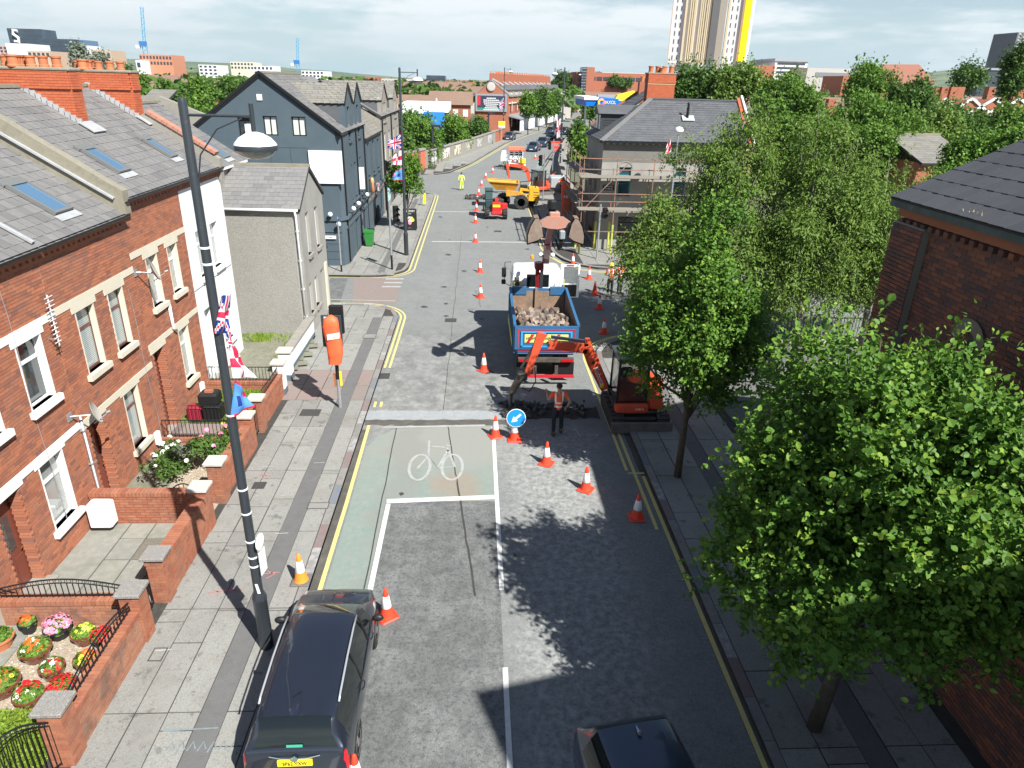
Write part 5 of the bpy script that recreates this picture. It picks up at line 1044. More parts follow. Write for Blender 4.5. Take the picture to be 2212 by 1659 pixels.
def flag(lab, corners, pat, nu=22, nv=14, wav=.05, parent=None, name='flag'):
    tl, tr, br, bl = [Vector(c) for c in corners]; c0 = (tl+br)/2; t = T(name, lab, 'flag', tuple(c0), 'flags tied to lamp posts'); m = MB()
    W_ = (tr-tl).length; H_ = (bl-tl).length; nrm = (tr-tl).cross(bl-tl).normalized(); P = []
    for j in range(nv+1):
        for i in range(nu+1):
            u,v = i/nu,j/nv; p = tl.lerp(tr,u).lerp(bl.lerp(br,u),v); p += nrm*(wav*(math.sin(u*7+v*3.)+.6*math.sin(v*9-u*4)))*min(1,u*3); P.append(tuple(p))
    m.v = P
    for j in range(nv):
        for i in range(nu):
            m.cm = pat((i+.5)/nu, 1-(j+.5)/nv); a = j*(nu+1)+i; m._f((a, a+1, a+nu+2, a+nu+1))
    m.build('cloth', [FB, FR_, FW, FL], t, True); return t
y1 = B0[1]; q1 = lambda x, y, dy=-.12: AY(x, y, y1+dy)
flag('union flag wrapped twisted around the near lamp post',[q1(478,640,-.14),q1(500,634,.02),q1(496,722,.06),q1(462,720,-.16)],fl_union,wav=.035)
flag('red, white and blue tail of a flag hanging below the wrapped one',[q1(488,722,-.1),q1(497,720,.05),q1(512,764,.1),q1(497,758,-.02)],fl_union,wav=.02)
flag('white flag with a red cross and star flying from the near lamp post',[q1(492,752,-.08),q1(508,746,.1),q1(549,815,.2),q1(503,817,-.05)],fl_ulster,wav=.05)
flag('pale blue flag with red edge hanging lowest on the near lamp post',[q1(507,820,-.1),q1(520,832,.05),q1(548,878,.15),q1(497,905,-.08)],fl_blue,wav=.03)
y2 = l2.location.y; q2 = lambda x, y: AY(x, y, y2-.05)
flag('union flag flying from the lamp post before the stucco building',[q2(866,290),q2(838,302),q2(837,322),q2(867,321)],fl_union); flag('white flag with a red cross on the lamp post before the stucco building',[q2(867,324),q2(850,336),q2(845,355),q2(868,357)],fl_ulster); flag('pale blue flag on the lamp post before the stucco building',[q2(868,361),q2(852,372),q2(845,388),q2(869,390)],fl_blue)
def heads(parent, x, y, z, face, n=3, s=1., red=False, w=.26):
    """signal head: case, hoods and lenses; face -1 looks towards the camera, else the angle of the face"""
    a = face; d = Vector((math.sin(a), -math.cos(a), 0)); r = Vector((math.cos(a), math.sin(a), 0)); c = Vector((x, y, z)); h = .3*n+.06
    cs = MB().obox(c+Vector((0, 0, 0)), r*w*s, d*.22, (0, 0, h)).build('signal_case', BLACK, parent)
    for i in range(n):
        p = c+Vector((0, 0, h/2-.18-.3*i))+d*.11
        MB().lathe([(.1, 0), (.1, .012)], p, 12, d).build('lens', M('lens_red', (.35, .02, .02), .3) if i == 0 and red else BLACK, cs)
        MB().ring([[p+d*e+(r*math.cos(t_)+Vector((0,0,math.sin(t_))))*.12 for t_ in [math.pi*k/8 for k in range(-1,10)]] for e in (0,.2)],close=False,cap=False).build('hood',BLACK,cs)
    return cs
def signal(lab, x, y, h, hd, cap=True, pole=GALV, low=True):
    t = T('traffic_signal',lab,'traffic light',(x,y,.12),'traffic signals'); MB().lathe([(.057,.0),(.057,h),(.01,h+.01)],(x,y,.12),10).build('pole',pole,t,smooth=30)
    if low: MB().lathe([(.06, 0), (.06, .9)], (x, y, .12), 10).build('pole_sleeve', BLACK, t)
    for (dx, dz, fc, n, red) in hd: heads(t, x+dx, y-.05, dz, fc, n, red=red)
    return t
def bag(t, x, y, z0, z1, w, d, mat, seed=1):
    rn = random.Random(seed); rings = []; n = 14
    for j in range(15):
        f = j/14; z = z0+(z1-z0)*f; k = (1-.35*max(0, f-.82)/.18) if f > .82 else (1-.18*max(0, .3-f)/.3); q = .1 if f > .99 else 1
        rings.append([(x+(w/2*k*q)*math.copysign(abs(math.cos(a))**.55,math.cos(a))+rn.uniform(-.012,.012)+.04*math.sin(f*6),y+(d/2*k*q)*math.copysign(abs(math.sin(a))**.6,math.sin(a))+rn.uniform(-.02,.02),z) for a in [2*math.pi*i/n for i in range(n)]])
    MB().ring(rings).build('cover_bag', mat, t, smooth=60)
S1 = G(735, 880, .12); s1 = signal('traffic light with an orange cover bag on the left pavement', S1[0], S1[1], 3.25, [], low=False)
MB().lathe([(.06, 1.05), (.06, 1.75)], (S1[0], S1[1], .12), 10).build('dark_sleeve', BLACK, s1)
MB().bev(S1[0]-.36,S1[1]-.1,2.35,S1[0]+.28,S1[1]-.06,3.42,.01).build('backboard',M('backboard_blue',(.03,.045,.06),.5),s1); MB().box(S1[0]-.26,S1[1]-.115,3.32,S1[0]-.02,S1[1]-.102,3.37).build('white_strip',WPVC,s1)
MB().bev(S1[0]-.15, S1[1]+.15, 2.7, S1[0]+.3, S1[1]+.3, 3.65, .02).build('rear_signal_case', BLACK, s1)
BAG = M('bag_orange',(.82,.13,.045),.55,noise=[(3,.3,(.65,.06,.02))]); bag(s1,S1[0]+.02,S1[1]-.3,1.85,3.5,.5,.36,BAG); MB().prism([(S1[0]-.12,S1[1]-.5,2.72),(S1[0]+.26,S1[1]-.46,2.78),(S1[0]+.27,S1[1]-.46,2.97),(S1[0]-.12,S1[1]-.5,2.91)],(0,-.01,0)).build('white_patch',WPVC,s1)
b5 = MB().box(S1[0]+.07,S1[1]-.06,.95,S1[0]+.14,S1[1]+.02,1.45); b5.build('push_button_box',M('button_yellow',(.8,.62,.05),.5),s1); MB().box(S1[0]-.13,S1[1]-.05,.9,S1[0]-.07,S1[1]+.03,1.35).build('side_box',M('rusty_orange',(.35,.13,.05),.6),s1)
S2 = G(847,582,.12); s2_ = signal('black traffic light facing the side street, beside the advertising board',S2[0],S2[1],3.9,[(.35,3.3,.55,3,False)],low=False); MB().lathe([(.062,0),(.062,.85)],(S2[0],S2[1],.12),8).build('black_foot',BLACK,s2_)
t = T('sign_post','plain grey sign post by the dark corner building','post',G(738,587,.12)); b = G(738,587,.12); MB().lathe([(.045,0),(.045,3.1),(.01,3.11)],b,8).build('post',GALV,t); MB().lathe([(.05,0),(.05,.4)],b,8).build('foot',BLACK,t); MB().tube([(b[0],b[1],3.0),(b[0]+.1,b[1]-.05,3.15)],.05,8).build('bent_tip',M('blue_tip',(.05,.1,.3),.5),t)
# cones
def cone(loc, lab, body=CONE_R, sleeve=True, tip=None, base=None, rz=0, s=1., group='traffic cones along the roadworks'):
    t = T('traffic_cone', lab, 'traffic cone', loc, group, rz=rz, world=False); R = lambda z: .155-.125*z/.75
    MB().bev(-.21*s, -.21*s, 0, .21*s, .21*s, .045, .025).build('base', base or body, t)
    MB().lathe([(.165*s, .04), (R(.1)*s, .1*s), (R(.28)*s, .28*s)], (0, 0, 0), 16).build('lower_cone', body, t, smooth=60)
    if sleeve: MB().lathe([(R(.28)*s,.28*s),(R(.28)*s+.004,.285*s),(R(.56)*s+.004,.555*s),(R(.56)*s,.56*s)],(0,0,0),16).build('sleeve',CONE_W,t,smooth=60)
    else: MB().lathe([(R(.28)*s, .28*s), (R(.56)*s, .56*s)], (0, 0, 0), 16).build('sleeve', body, t, smooth=60)
    MB().lathe([(R(.56)*s, .56*s), (R(.73)*s, .73*s), (.012, .75*s)], (0, 0, 0), 16).build('tip', tip or body, t, smooth=60)
    return t
c0 = cone((*G(1375, 1119)[:2], .0), 'red cone in deep shade, nearest to the right hand kerb')
for i,(px,py,lab) in enumerate(((1265,1058,'red cone at the sunlit edge of the tree shadow'),(1180,1002,'red cone in the shade between the blue arrow sign and the sunlit cone'),(1070,943,'red cone immediately left of the blue arrow sign'),(836,1332,'red cone close to the front right corner of the parked grey car'),(1045,801,'red cone left of the back end of the tipper truck'),(1038,643,'red cone left of the tipper body, middle of the road'),(1037,588,'red cone left of the truck cab mirrors'),(1027,523,'red cone at the left end of the nearer white line across the road'),(1027,482,'red cone at the left end of the farther white line, behind the red telehandler'),(1029,455,'red cone just left of the red telehandler'),(1031,437,'red cone left of the telehandler cab'),(1034,421,'red cone by the rubble heap in front of the dumper'),(1040,402,'red cone left of the yellow dumper skip'),(1049,385,'red cone beyond the dumper skip, second of the far curve'),(1064,373,'red cone at the far end of the curve, nearest the pickup'),(1304,720,'red cone at the right kerb corner beside the tree'),(1294,667,'red cone partly behind leaves near the two workers'),(1272,603,'red cone on the right of the open truck door'),(1237,573,'red cone on the yellow lines behind the open truck door'))):
    p = G(px, py); dup(c0, (p[0], p[1], 0), random.uniform(0, 1.5), lab)
cone((*G(1284,636)[:2],0),'plain red cone without a white sleeve beside the truck door',sleeve=False); cone((*G(651,1255,.12)[:2],.12),'orange cone with a white band on a grey rubber base, on the left pavement',CONE_O,base=M('rubber_grey',(.13,.125,.12),.9))
cone((*G(771, 1700)[:2], 0), 'red cone by the rear wheel of the parked grey car, cut off by the frame')
cone((*G(1340,590,.12)[:2],.12),'red cone half hidden behind leaves near the corner traffic light'); cone((*G(1100,298)[:2],0),'small red cone far up the road',s=1.)
p = G(1111,950); t = cone((p[0],p[1],0),'red cone carrying the round blue arrow sign',s=1.05); q = AY(1115,903,p[1]-.1); SBL = M('sign_blue',(.01,.22,.62),.4)
sg = T('arrow_sign', 'round blue keep left sign with a white arrow, fixed on a cone', 'road sign', q); 
def disc(c, r, mat, par, nm, d=(0, -1, .12), th=.01): return MB().lathe([(r, 0), (r, th)], c, 32, d).build(nm, mat, par)
disc(q, .3, WPVC, sg, 'sign_rim'); disc(Vector(q)+Vector((0, -.011, .001)), .282, SBL, sg, 'sign_face', th=.004)
F0 = frame(Vector(q)+Vector((0, -.019, .002)), (1, 0, 0), (0, .12, 1)); m = MB(); ang = math.radians(222); ca, sa = math.cos(ang), math.sin(ang)
pts = [(-.19, -.032), (.02, -.032), (.02, -.1), (.2, 0), (.02, .1), (.02, .032), (-.19, .032)]
m.poly([tuple(F0 @ Vector((x*ca-y*sa, x*sa+y*ca, 0))) for x, y in pts]); m.build('arrow', WPVC, sg)
# green wheelie bin and advertising board
b = G(799,531,.12); t = T('wheelie_bin','green wheelie bin standing beside the dark corner building door','bin',b); GB_ = M('bin_green',(.03,.2,.04),.45,noise=[(3,.2,(.05,.25,.06))]); x,y = b[0],b[1]
MB().ring([[(x+sx*w_,y+sy*d_,.12+z) for sx,sy in ((-1,-1),(1,-1),(1,1),(-1,1))] for (w_,d_,z) in ((.22,.25,.06),(.29,.34,.9),(.31,.36,.92),(.31,.36,.98))]).build('body',GB_,t); MB().ring([[(x+sx*.32,y+.05+sy*.4,z) for sx,sy in ((-1,-1),(1,-1),(1,1),(-1,1))] for z in (1.1,1.15)]).ring([[(x+sx*.28,y+.05+sy*.33,z) for sx,sy in ((-1,-1),(1,-1),(1,1),(-1,1))] for z in (1.15,1.2)]).build('lid',GB_,t)
for s in (-1, 1): MB().lathe([(.1, 0), (.1, .05)], (x+s*.3-(.05 if s > 0 else 0), y+.28, .22), 12, (1, 0, 0)).build('wheel', RUBBER, t)
b = G(886,497,.12); t = T('advertising_board','black pavement advertising board with white heading and colourful picture','sandwich board',b); x,y = b[0],b[1]; bd = MB().prism([(x-.48,y-.1,.12),(x+.48,y-.1,.12),(x+.48,y+.1,1.65),(x-.48,y+.1,1.65)],(0,.04,0)).build('panel',BLACK,t); MB().prism([(x-.48,y+.5,.12),(x+.48,y+.5,.12),(x+.48,y+.16,1.65),(x-.48,y+.16,1.65)],(0,.03,0)).build('rear_panel',BLACK,t)
fr_ = lambda z,dx=0: frame((x+dx,y-.112+(z-.12)*.131,z),(1,0,0),(0,.13,1)); text('FREEPORT',.19,WPVC,bd,fr_(1.48),sx=.85); text('CAFE',.09,WPVC,bd,fr_(1.3)); text('--------',.08,WPVC,bd,fr_(.3),sx=1.2)
for k,(c_,dx,dz) in enumerate(((F_RED,-.05,.85),(F_WHT,.02,.78),(F_YEL,.2,.86),(F_WHT,-.02,.98),(F_LIM,.12,.98),(F_PNK,0,.65))): MB().lathe([(.13,0),(.13,.006)],fr_(dz,dx).translation,10,(0,-1,.13)).build('picture',c_,bd)
# ------------------------------------------------------------------ vehicles
def paintm(n, c, r=.28): return M(n, c, r, .35, coat=1., spec=.5)
CGL = M('car_glass',(.008,.011,.012),.04,spec=.5,coat=.25); RIM = M('alloy_rim',(.4,.4,.41),.35,.7); TAIL = M('tail_light',(.5,.01,.015),.15,coat=1); HEADL = M('head_light',(.6,.62,.65),.1,coat=1); CHR = M('chrome',(.6,.62,.64),.15,1.)
PLY, PLW = M('plate_yellow', (.85, .68, .02), .5), M('plate_white', (.8, .8, .78), .5)
def car(loc,rz,lab,colour,L_=4.6,Wd=1.82,Hh=1.62,kind='mpv',group=None,cat='car',rails=False,plate=None,fplate=None,detail=True,name='car'):
    """built along +Y: rear at y=0, front at y=L_"""
    t = T(name, lab, cat, loc, group, rz=rz, world=False); w = Wd/2
    # stations: y, belt z, top z, half width, roof half width factor, kind of the top surface (p paint, g glass)
    if kind == 'mpv': S = [(0,.6,.62,.86,.82,'p'),(.03,.93,.96,.93,.84,'p'),(.06,1.1,1.13,.95,.83,'p'),(.1,1.12,1.17,.96,.82,'g'),(.2,1.1,1.38,.975,.76,'g'),(.3,1.08,1.54,.98,.74,'g'),(.36,1.06,1.59,.985,.74,'p'),(.95,1.02,1.62,.99,.74,'p'),(1.6,1.01,1.64,1,.74,'p'),(2.2,1.,1.62,1,.735,'p'),(2.75,.99,1.57,1,.73,'p'),(2.85,.985,1.55,1,.73,'g'),(3.3,.97,1.34,.99,.75,'g'),(3.72,.95,1.07,.975,.8,'g'),(3.78,.94,1.02,.97,.82,'p'),(4.1,.88,.96,.94,.82,'p'),(4.4,.78,.86,.86,.8,'p'),(4.55,.66,.74,.76,.78,'p'),(4.6,.5,.55,.66,.7,'p')]
    elif kind == 'hatch': S = [(0,.5,.52,.82,.8,'p'),(.03,.8,.84,.92,.84,'p'),(.08,.95,1.0,.95,.82,'p'),(.12,.96,1.02,.96,.8,'g'),(.35,.98,1.3,.97,.72,'g'),(.5,.98,1.4,.98,.7,'p'),(1.2,.97,1.46,1,.7,'p'),(2.0,.95,1.45,1,.7,'p'),(2.45,.93,1.4,1,.7,'p'),(2.52,.93,1.38,1,.7,'g'),(2.95,.91,1.16,.98,.73,'g'),(3.2,.9,.99,.97,.78,'g'),(3.26,.89,.96,.96,.8,'p'),(3.6,.84,.9,.93,.82,'p'),(3.9,.76,.82,.86,.8,'p'),(4.05,.62,.68,.74,.76,'p'),(4.1,.46,.5,.64,.7,'p')]
    else: S = [(0,.5,.52,.86,.84,'p'),(.03,.86,.9,.94,.86,'p'),(.06,1.05,1.1,.96,.86,'p'),(.1,1.08,1.14,.97,.85,'g'),(.3,1.1,1.5,.98,.8,'g'),(.4,1.1,1.58,.99,.78,'p'),(1.2,1.08,1.66,1,.76,'p'),(2.2,1.06,1.66,1,.76,'p'),(2.6,1.05,1.6,1,.75,'g'),(3.1,1.02,1.32,.99,.76,'g'),(3.5,1.,1.1,.98,.8,'p'),(4.0,.95,1.02,.95,.82,'p'),(4.3,.82,.88,.87,.8,'p'),(4.4,.6,.65,.76,.75,'p')]
    kx = L_/S[-1][0]; kz = Hh/max(s[2] for s in S)
    sec = []
    for (y, zb, zt, hw, rf, kd) in S:
        W_ = w*hw; zb *= kz; zt *= kz; r = W_*rf if zt-zb > .12 else W_*.9; z0 = .2
        p = [(W_*.8,z0),(W_*.97,z0+.1),(W_,z0+(zb-z0)*.5),(W_*.985,zb-.06),(W_*.95,zb),(r*.5+W_*.95*.5+.01,(zb+zt)/2),(r,zt-.05*min(1,(zt-zb)*3)),(r*.9,zt-.012),(r*.5,zt+.006),(0,zt+.012)]
        sec.append([(x, y*kx, z) for x, z in p]+[(-x, y*kx, z) for x, z in reversed(p[:-1])])
    n = len(sec[0]); P = {'body': MB(),'windscreen': MB(),'rear_window': MB(),'side_window': MB(),'tail_light': MB(),'head_light': MB(),'tail_light2': MB(),'head_light2': MB(),'side_window2': MB()}
    nS = len(S)
    for j in range(nS-1):
        for i in range(n-1):
            q = [sec[j][i], sec[j][i+1], sec[j+1][i+1], sec[j+1][i]]; k = i if i < n/2-.5 else n-2-i; key = 'body'; left = i > n/2-1
            gl = S[j][5] == 'g'; tall = S[j][2]-S[j][1] > .3 and S[j+1][2]-S[j+1][1] > .3
            if gl and k >= 7: key = 'rear_window' if S[j][0] < 1 else 'windscreen'
            elif gl and k == 6: key = 'rear_window' if S[j][0] < 1 and kind != 'mpv' else key
            elif k in (4, 5) and tall and S[j][0] > .35: key = 'side_window2' if left else 'side_window'
            if j in (1, 2) and k in (2, 3): key = 'tail_light2' if left else 'tail_light'
            if j in (nS-4, nS-3) and k in (3, 4): key = 'head_light2' if left else 'head_light'
            m = P[key]; b = len(m.v); m.v += q; m._f((b+3, b+2, b+1, b))
    for e, s_ in ((0, 1), (nS-1, -1)):
        m = P['body']; b = len(m.v); m.v += sec[e]; m._f(tuple(b+i for i in (range(n) if s_ > 0 else range(n-1, -1, -1))))
    import bmesh
    bo = None
    for k, m in P.items():
        if not m.f: continue
        mt = colour if k == 'body' else (TAIL if 'tail' in k else HEADL if 'head' in k else CGL)
        if k == 'body': o = m.build('body', mt, t, smooth=True); bo = o
        else: o = m.build(k.replace('2', ''), mt, t if 'window' in k or 'screen' in k else t, smooth=True)
        bm = bmesh.new(); bm.from_mesh(o.data); bmesh.ops.remove_doubles(bm, verts=bm.verts, dist=.001)
        bm.to_mesh(o.data); bm.free()
        o.data.polygons.foreach_set('use_smooth', [True]*len(o.data.polygons)); o.data.set_sharp_from_angle(angle=math.radians(50))
        if k != 'body':   # panes and lights stand a little proud of the shell
            for v in o.data.vertices: v.co += v.normal*.003
    MB().box(-w*.8, .1, .2, w*.8, L_-.15, .24).build('floor_pan', BLACK, t)
    for yy in (L_*.185, L_*.80):
        for s in (-1, 1):
            R = .32; wh = MB().lathe([(R*.6,-.1),(R*.97,-.09),(R,-.05),(R,.05),(R*.97,.09),(R*.6,.1)],(s*(w-.11),yy,R),20,(s,0,0)).build('wheel',RUBBER,t,smooth=40)
            MB().lathe([(.02,.108),(R*.2,.108),(R*.25,.095),(R*.58,.09),(R*.64,.105),(R*.64,.08)],(s*(w-.11),yy,R),12,(s,0,0)).build('rim',RIM,wh)
            MB().lathe([(R*1.16, -.05), (R*1.16, .03), (R*1.1, .035)], (s*(w-.045), yy, R+.02), 20, (s, 0, 0)).build('wheel_arch', BLACK, t)
    if detail:
        yb = S[0][0]
        for s in (-1, 1):
            ym = 3.35*kx*.97 if kind == 'mpv' else L_*.68; zm = (.99 if kind != 'suv' else 1.1)*kz
            MB().ball((s*(w+.09), ym, zm+.06), .1, 10, 6, (1.15, .6, .75)).build('mirror', colour if kind == 'suv' else BLACK, t, True)
            MB().tube([(s*w*.93, ym, zm), (s*(w+.05), ym, zm+.03)], .02, 5).build('mirror_arm', BLACK, t)
            if rails:
                MB().tube([(s*w*.745,y_*kx,z_*kz) for y_,z_ in ((.62,1.6),(.75,1.64),(1.6,1.675),(2.3,1.655),(2.72,1.6))],.018,6).build('roof_rail',M('rail_silver',(.62,.66,.7),.3,.6),t,True)
                MB().tube([(s*w*.955, .45, .93*kz), (s*w*.965, 1.2, .99*kz), (s*w*.97, 3.3*kx, .975*kz)], .012, 5).build('window_trim', CHR, t)
                for y_ in (1.55, 2.45): MB().beam((s*w*.965, y_, 1.0*kz), (s*w*.77, y_, 1.57*kz), .05, .02).build('door_pillar', BLACK, t)
                for y_ in (1.35,2.5): MB().tube([(s*(w+.005),y_,.86),(s*(w+.03),y_+.05,.87),(s*(w+.03),y_+.15,.87),(s*(w+.005),y_+.2,.86)],.012,5).build('door_handle',colour,t)
    if plate:
        zz = .93*kz; pl = MB().box(-.26,-.012,zz-.055,.26,.02,zz+.055).build('number_plate',PLY,t); text(plate,.1,BLACK,pl,frame((0,-.014,zz),(1,0,0),(0,0,1)),sx=.8)
        MB().tube([(a,b,c*kz) for a,b,c in ((-.38,.03,1.06),(-.2,.005,1.035),(0,-.002,1.03),(.2,.005,1.035),(.38,.03,1.06))],.014,6).build('chrome_strip',CHR,t); MB().lathe([(.055,0),(.055,.015),(.03,.02)],(0,-.0,1.03*kz),14,(0,-1,0)).build('badge',CHR,t)
        MB().beam((-.35,.1,1.2*kz),(.05,.11,1.22*kz),.02,.02).build('rear_wiper',BLACK,t); MB().tube([(0,.75,Hh),(0,.6,Hh+.1),(0,.5,Hh+.18)],.006,5).build('aerial',BLACK,t); MB().box(-.12,.075,1.19*kz,.12,.085,1.24*kz).build('green_sticker',M('sticker_green',(.05,.4,.25),.5),t)
        MB().bev(-w*.86, -.05, .32, w*.86, .12, .5, .04).build('bumper', colour, t)
    if fplate:
        MB().box(-.26,L_-.02,.38,.26,L_+.012,.49).build('number_plate',PLW,t); MB().box(-.4,L_-.05,.55,.4,L_+.004,.66).build('grille',BLACK,t)
    return t
CG = paintm('paint_grey',(.02,.025,.04)); CB = paintm('paint_blue_grey',(.03,.055,.10)); CK = paintm('paint_black',(.01,.011,.014)); CS = paintm('paint_slate',(.045,.06,.095)); CR = paintm('paint_red',(.4,.02,.03)); CW = paintm('paint_white',(.7,.72,.74)); CN = paintm('paint_navy',(.02,.03,.07))
car((-2.72,7.38,0),math.radians(.8),'dark grey people carrier with silver roof rails parked at the left kerb',CG,4.15,1.64,1.52,rails=True,plate='SP62 YXW')
c = car((2.35,7.95,0),math.pi+math.radians(9),'grey blue car in the shade at the bottom edge, driving towards the camera',CS,L_=4.0,Wd=1.68,Hh=1.5,kind='hatch'); MB().prism([(0,.55,1.49),(.03,.72,1.5),(0,.72,1.6),(-.03,.72,1.5)],(0,.04,0)).build('fin_aerial',CHR,c)
for (px,py,lab,col,kd,L_,Wd,Hh,dr) in ((1106,301,'small dark grey car driving away on the left side of the far road',CS,'hatch',3.9,1.7,1.5,-1),(1147,329,'blue grey hatchback at the front of the waiting queue',CB,'hatch',4.1,1.75,1.45,1),(1168,319,'darker blue car second in the waiting queue',CB,'suv',4.4,1.8,1.6,1),(1187,303,'black car with bright headlights in the waiting queue',CK,'hatch',4.4,1.8,1.5,1),(1185,291,'small dark car behind the black one in the queue',CN,'hatch',3.9,1.7,1.48,1),(1200,285,'black tall car near the end of the queue',CK,'suv',4.5,1.85,1.7,1),(1213,292,'grey car at the right edge of the queue beside the lamp post',CG,'mpv',4.4,1.8,1.6,1),(1241,243,'red car far away near the bend',CR,'hatch',4.,1.7,1.5,-1),(1252,266,'white and dark car by the post box sign',CW,'hatch',4.,1.7,1.45,1)):
    p = G(px, py); a = -math.atan2(.28, 1) if p[1] > 95 else 0
    if dr > 0: car((p[0]+4.2*math.sin(-a)*1, p[1]+4.2, 0), math.pi+a, lab, col, L_, Wd, Hh, kd, 'cars on the far road', fplate=True)
    else: car((p[0],p[1]+0,0),math.pi+a if lab.startswith('small') else a,lab,col,L_,Wd,Hh,kd,'cars on the far road',fplate=lab.startswith('small'))
o = solo(MB().bev(6.0, 170, .3, 8.4, 171.5, 2.1, .2), 'white_van', [CW], 'white van roof behind the green shrubs by the billboard', 'van')
# ---- tipper truck
tr = T('tipper_truck', 'blue tipper truck with a white cab, loaded with rubble, its grab crane raised', 'truck', (2.55, 27, 0)); XL, XR = 1.42, 3.7
TB = M('truck_blue',(.025,.12,.26),.5,noise=[(3,.6,(.05,.1,.16)),(12,.5,(.09,.11,.12),.54,.68)]); RUST = M('worn_steel_inside',(.24,.155,.10),.8,noise=[(2,.6,(.1,.08,.07)),(6,.5,(.32,.23,.17))]); CABW = M('cab_white',(.74,.76,.77),.35,coat=.5,noise=[(6,.2,(.55,.55,.54))]); GRIME = M('grimy_steel',(.06,.052,.045),.85,noise=[(5,.6,(.13,.11,.09))]); TRED = M('truck_red',(.5,.02,.03),.45)
bed = MB().box(XL+.03, 23.75, 1.28, XR-.03, 27.6, 1.38).build('bed_floor', RUST, tr)
def panel(p, th, mat, nm, par=tr): return MB().prism(p, th).build(nm, mat, par)
def side(x, s):
    a = MB().prism([(x, 23.7, 1.2), (x, 27.65, 1.2), (x, 27.65, 2.52), (x, 23.7, 2.27)], (.05*s, 0, 0)).build('side_wall', TB, tr)
    MB().prism([(x-.012*s,23.75,1.38),(x-.012*s,27.6,1.38),(x-.012*s,27.6,2.49),(x-.012*s,23.75,2.24)],(.01*s,0,0)).build('inner_face',RUST,a)
    MB().beam((x+.02*s, 23.65, 2.29), (x+.02*s, 27.7, 2.55), .1, .07).build('top_rail', TB, a)
    for k in range(7): MB().box(min(x+.05*s, x+.09*s), 24.1+.55*k, 1.2, max(x+.05*s, x+.09*s), 24.17+.55*k, 2.2+.03*k).build('rib', TB, a)
side(XL, -1); side(XR, 1)
bh = MB().box(XL,27.62,1.2,XR,27.68,2.55).build('bulkhead',TB,tr); MB().box(XL+.05,27.6,1.38,XR-.05,27.618,2.45).build('inner_face',RUST,bh); MB().box(2.42,27.5,1.38,2.52,27.6,2.6).build('centre_post',RUST,bh)
for x in (XL+.35, XR-.35): MB().box(x-.3, 27.56, 2.3, x+.3, 27.7, 2.62).build('corner_plate', TB, bh)
tg = MB().box(XL-.02, 23.6, 1.38, XR+.02, 23.68, 2.28).build('tailgate', TB, tr); Y_ = 23.6
def tb(x0, x1, z0, z1, m, nm, d=.01): return MB().box(x0, Y_-d, z0, x1, Y_-d+.012, z1).build(nm, m, tg)
for (x0, x1, z0, z1) in ((XL+.08, XR-.08, 2.13, 2.17), (XL+.08, XL+.12, 1.5, 2.13), (XR-.12, XR-.08, 1.5, 2.13)): tb(x0, x1, z0, z1, TRED, 'red_line')
for (x0,x1,z0,z1) in ((XL+.2,XR-.2,2.04,2.1),(XL+.2,XL+.27,1.5,2.04),(XR-.27,XR-.2,1.5,2.04),(XL+.2,XR-.2,1.48,1.54)): tb(x0,x1,z0,z1,M('truck_light_blue',(.05,.3,.62),.5),'raised_frame',.035)
bw_ = tb(XL+.34, XR-.34, 1.66, 1.98, M('chevron_yellow', (.62, .65, .2), .5), 'hazard_board', .02)
for k in range(7):
    x = XL+.4+.24*k*1.0; 
    if x+.3 < XR-.34 and k % 2 == 0: MB().prism([(x,Y_-.024,1.66),(x+.12,Y_-.024,1.66),(x+.3,Y_-.024,1.98),(x+.18,Y_-.024,1.98)],(0,.003,0)).build('chevron',TRED,bw_)
text('HIGHWAY MAINTENANCE', .15, M('letters_dark', (.05, .1, .03), .5), bw_, frame(((XL+XR)/2, Y_-.028, 1.82), (1, 0, 0), (0, 0, 1)), sx=.82)
lo = MB().prism([(XL, 23.62, 1.36), (XR, 23.62, 1.36), (XR-.12, 23.75, 1.12), (XL+.12, 23.75, 1.12)], (0, .06, 0)).build('lower_valance', TB, tr)
for z,mt in ((1.3,TRED),(1.22,M('truck_light_blue',(.05,.3,.62),.5))): MB().box(XL+.1,23.6+(1.36-z)*.5,z-.02,XR-.1,23.63+(1.36-z)*.5,z+.02).build('stripe',mt,lo)
ch = MB().box(1.75,23.8,.62,1.95,30.2,.85).build('chassis_rail',GRIME,tr); MB().box(3.15,23.8,.62,3.35,30.2,.85).build('chassis_rail',GRIME,tr)
for (y, dbl) in ((24.9, 1), (29.9, 0)):
    for s in (-1, 1):
        for k in range(2 if dbl else 1):
            x = (1.72 if s < 0 else 3.4)-s*.27*k; wh = MB().lathe([(.26,-.12),(.46,-.12),(.48,-.08),(.48,.08),(.46,.12),(.26,.12)],(x,y,.48),20,(s,0,0)).build('wheel',RUBBER,tr,smooth=40); MB().lathe([(.02,.06),(.2,.06),(.26,.1),(.27,.0)],(x,y,.48),12,(s,0,0)).build('hub',GRIME,wh)
MB().box(1.55, 23.55, .9, 3.6, 23.7, 1.05).build('light_bar', GRIME, tr)
for s,x in ((-1,1.8),(1,3.35)): MB().box(x-.22,23.53,.92,x+.22,23.56,1.03).build('tail_light',TAIL,tr); MB().box(x-.3,23.75,.3,x+.3,23.77,.85).build('mudflap',BLACK,tr)
MB().box(1.65, 23.35, .36, 3.62, 23.43, .46).build('underrun_bar', TRED, tr)
for x in (2.1, 2.9): MB().box(x, 23.4, .42, x+.12, 23.5, .8).build('bar_bracket', GRIME, tr)
MB().bev(1.42,25.9,.4,1.75,27.2,.95,.05).build('side_tank',GRIME,tr); MB().bev(3.4,25.9,.4,3.68,27.2,.95,.05).build('side_guard',GRIME,tr)
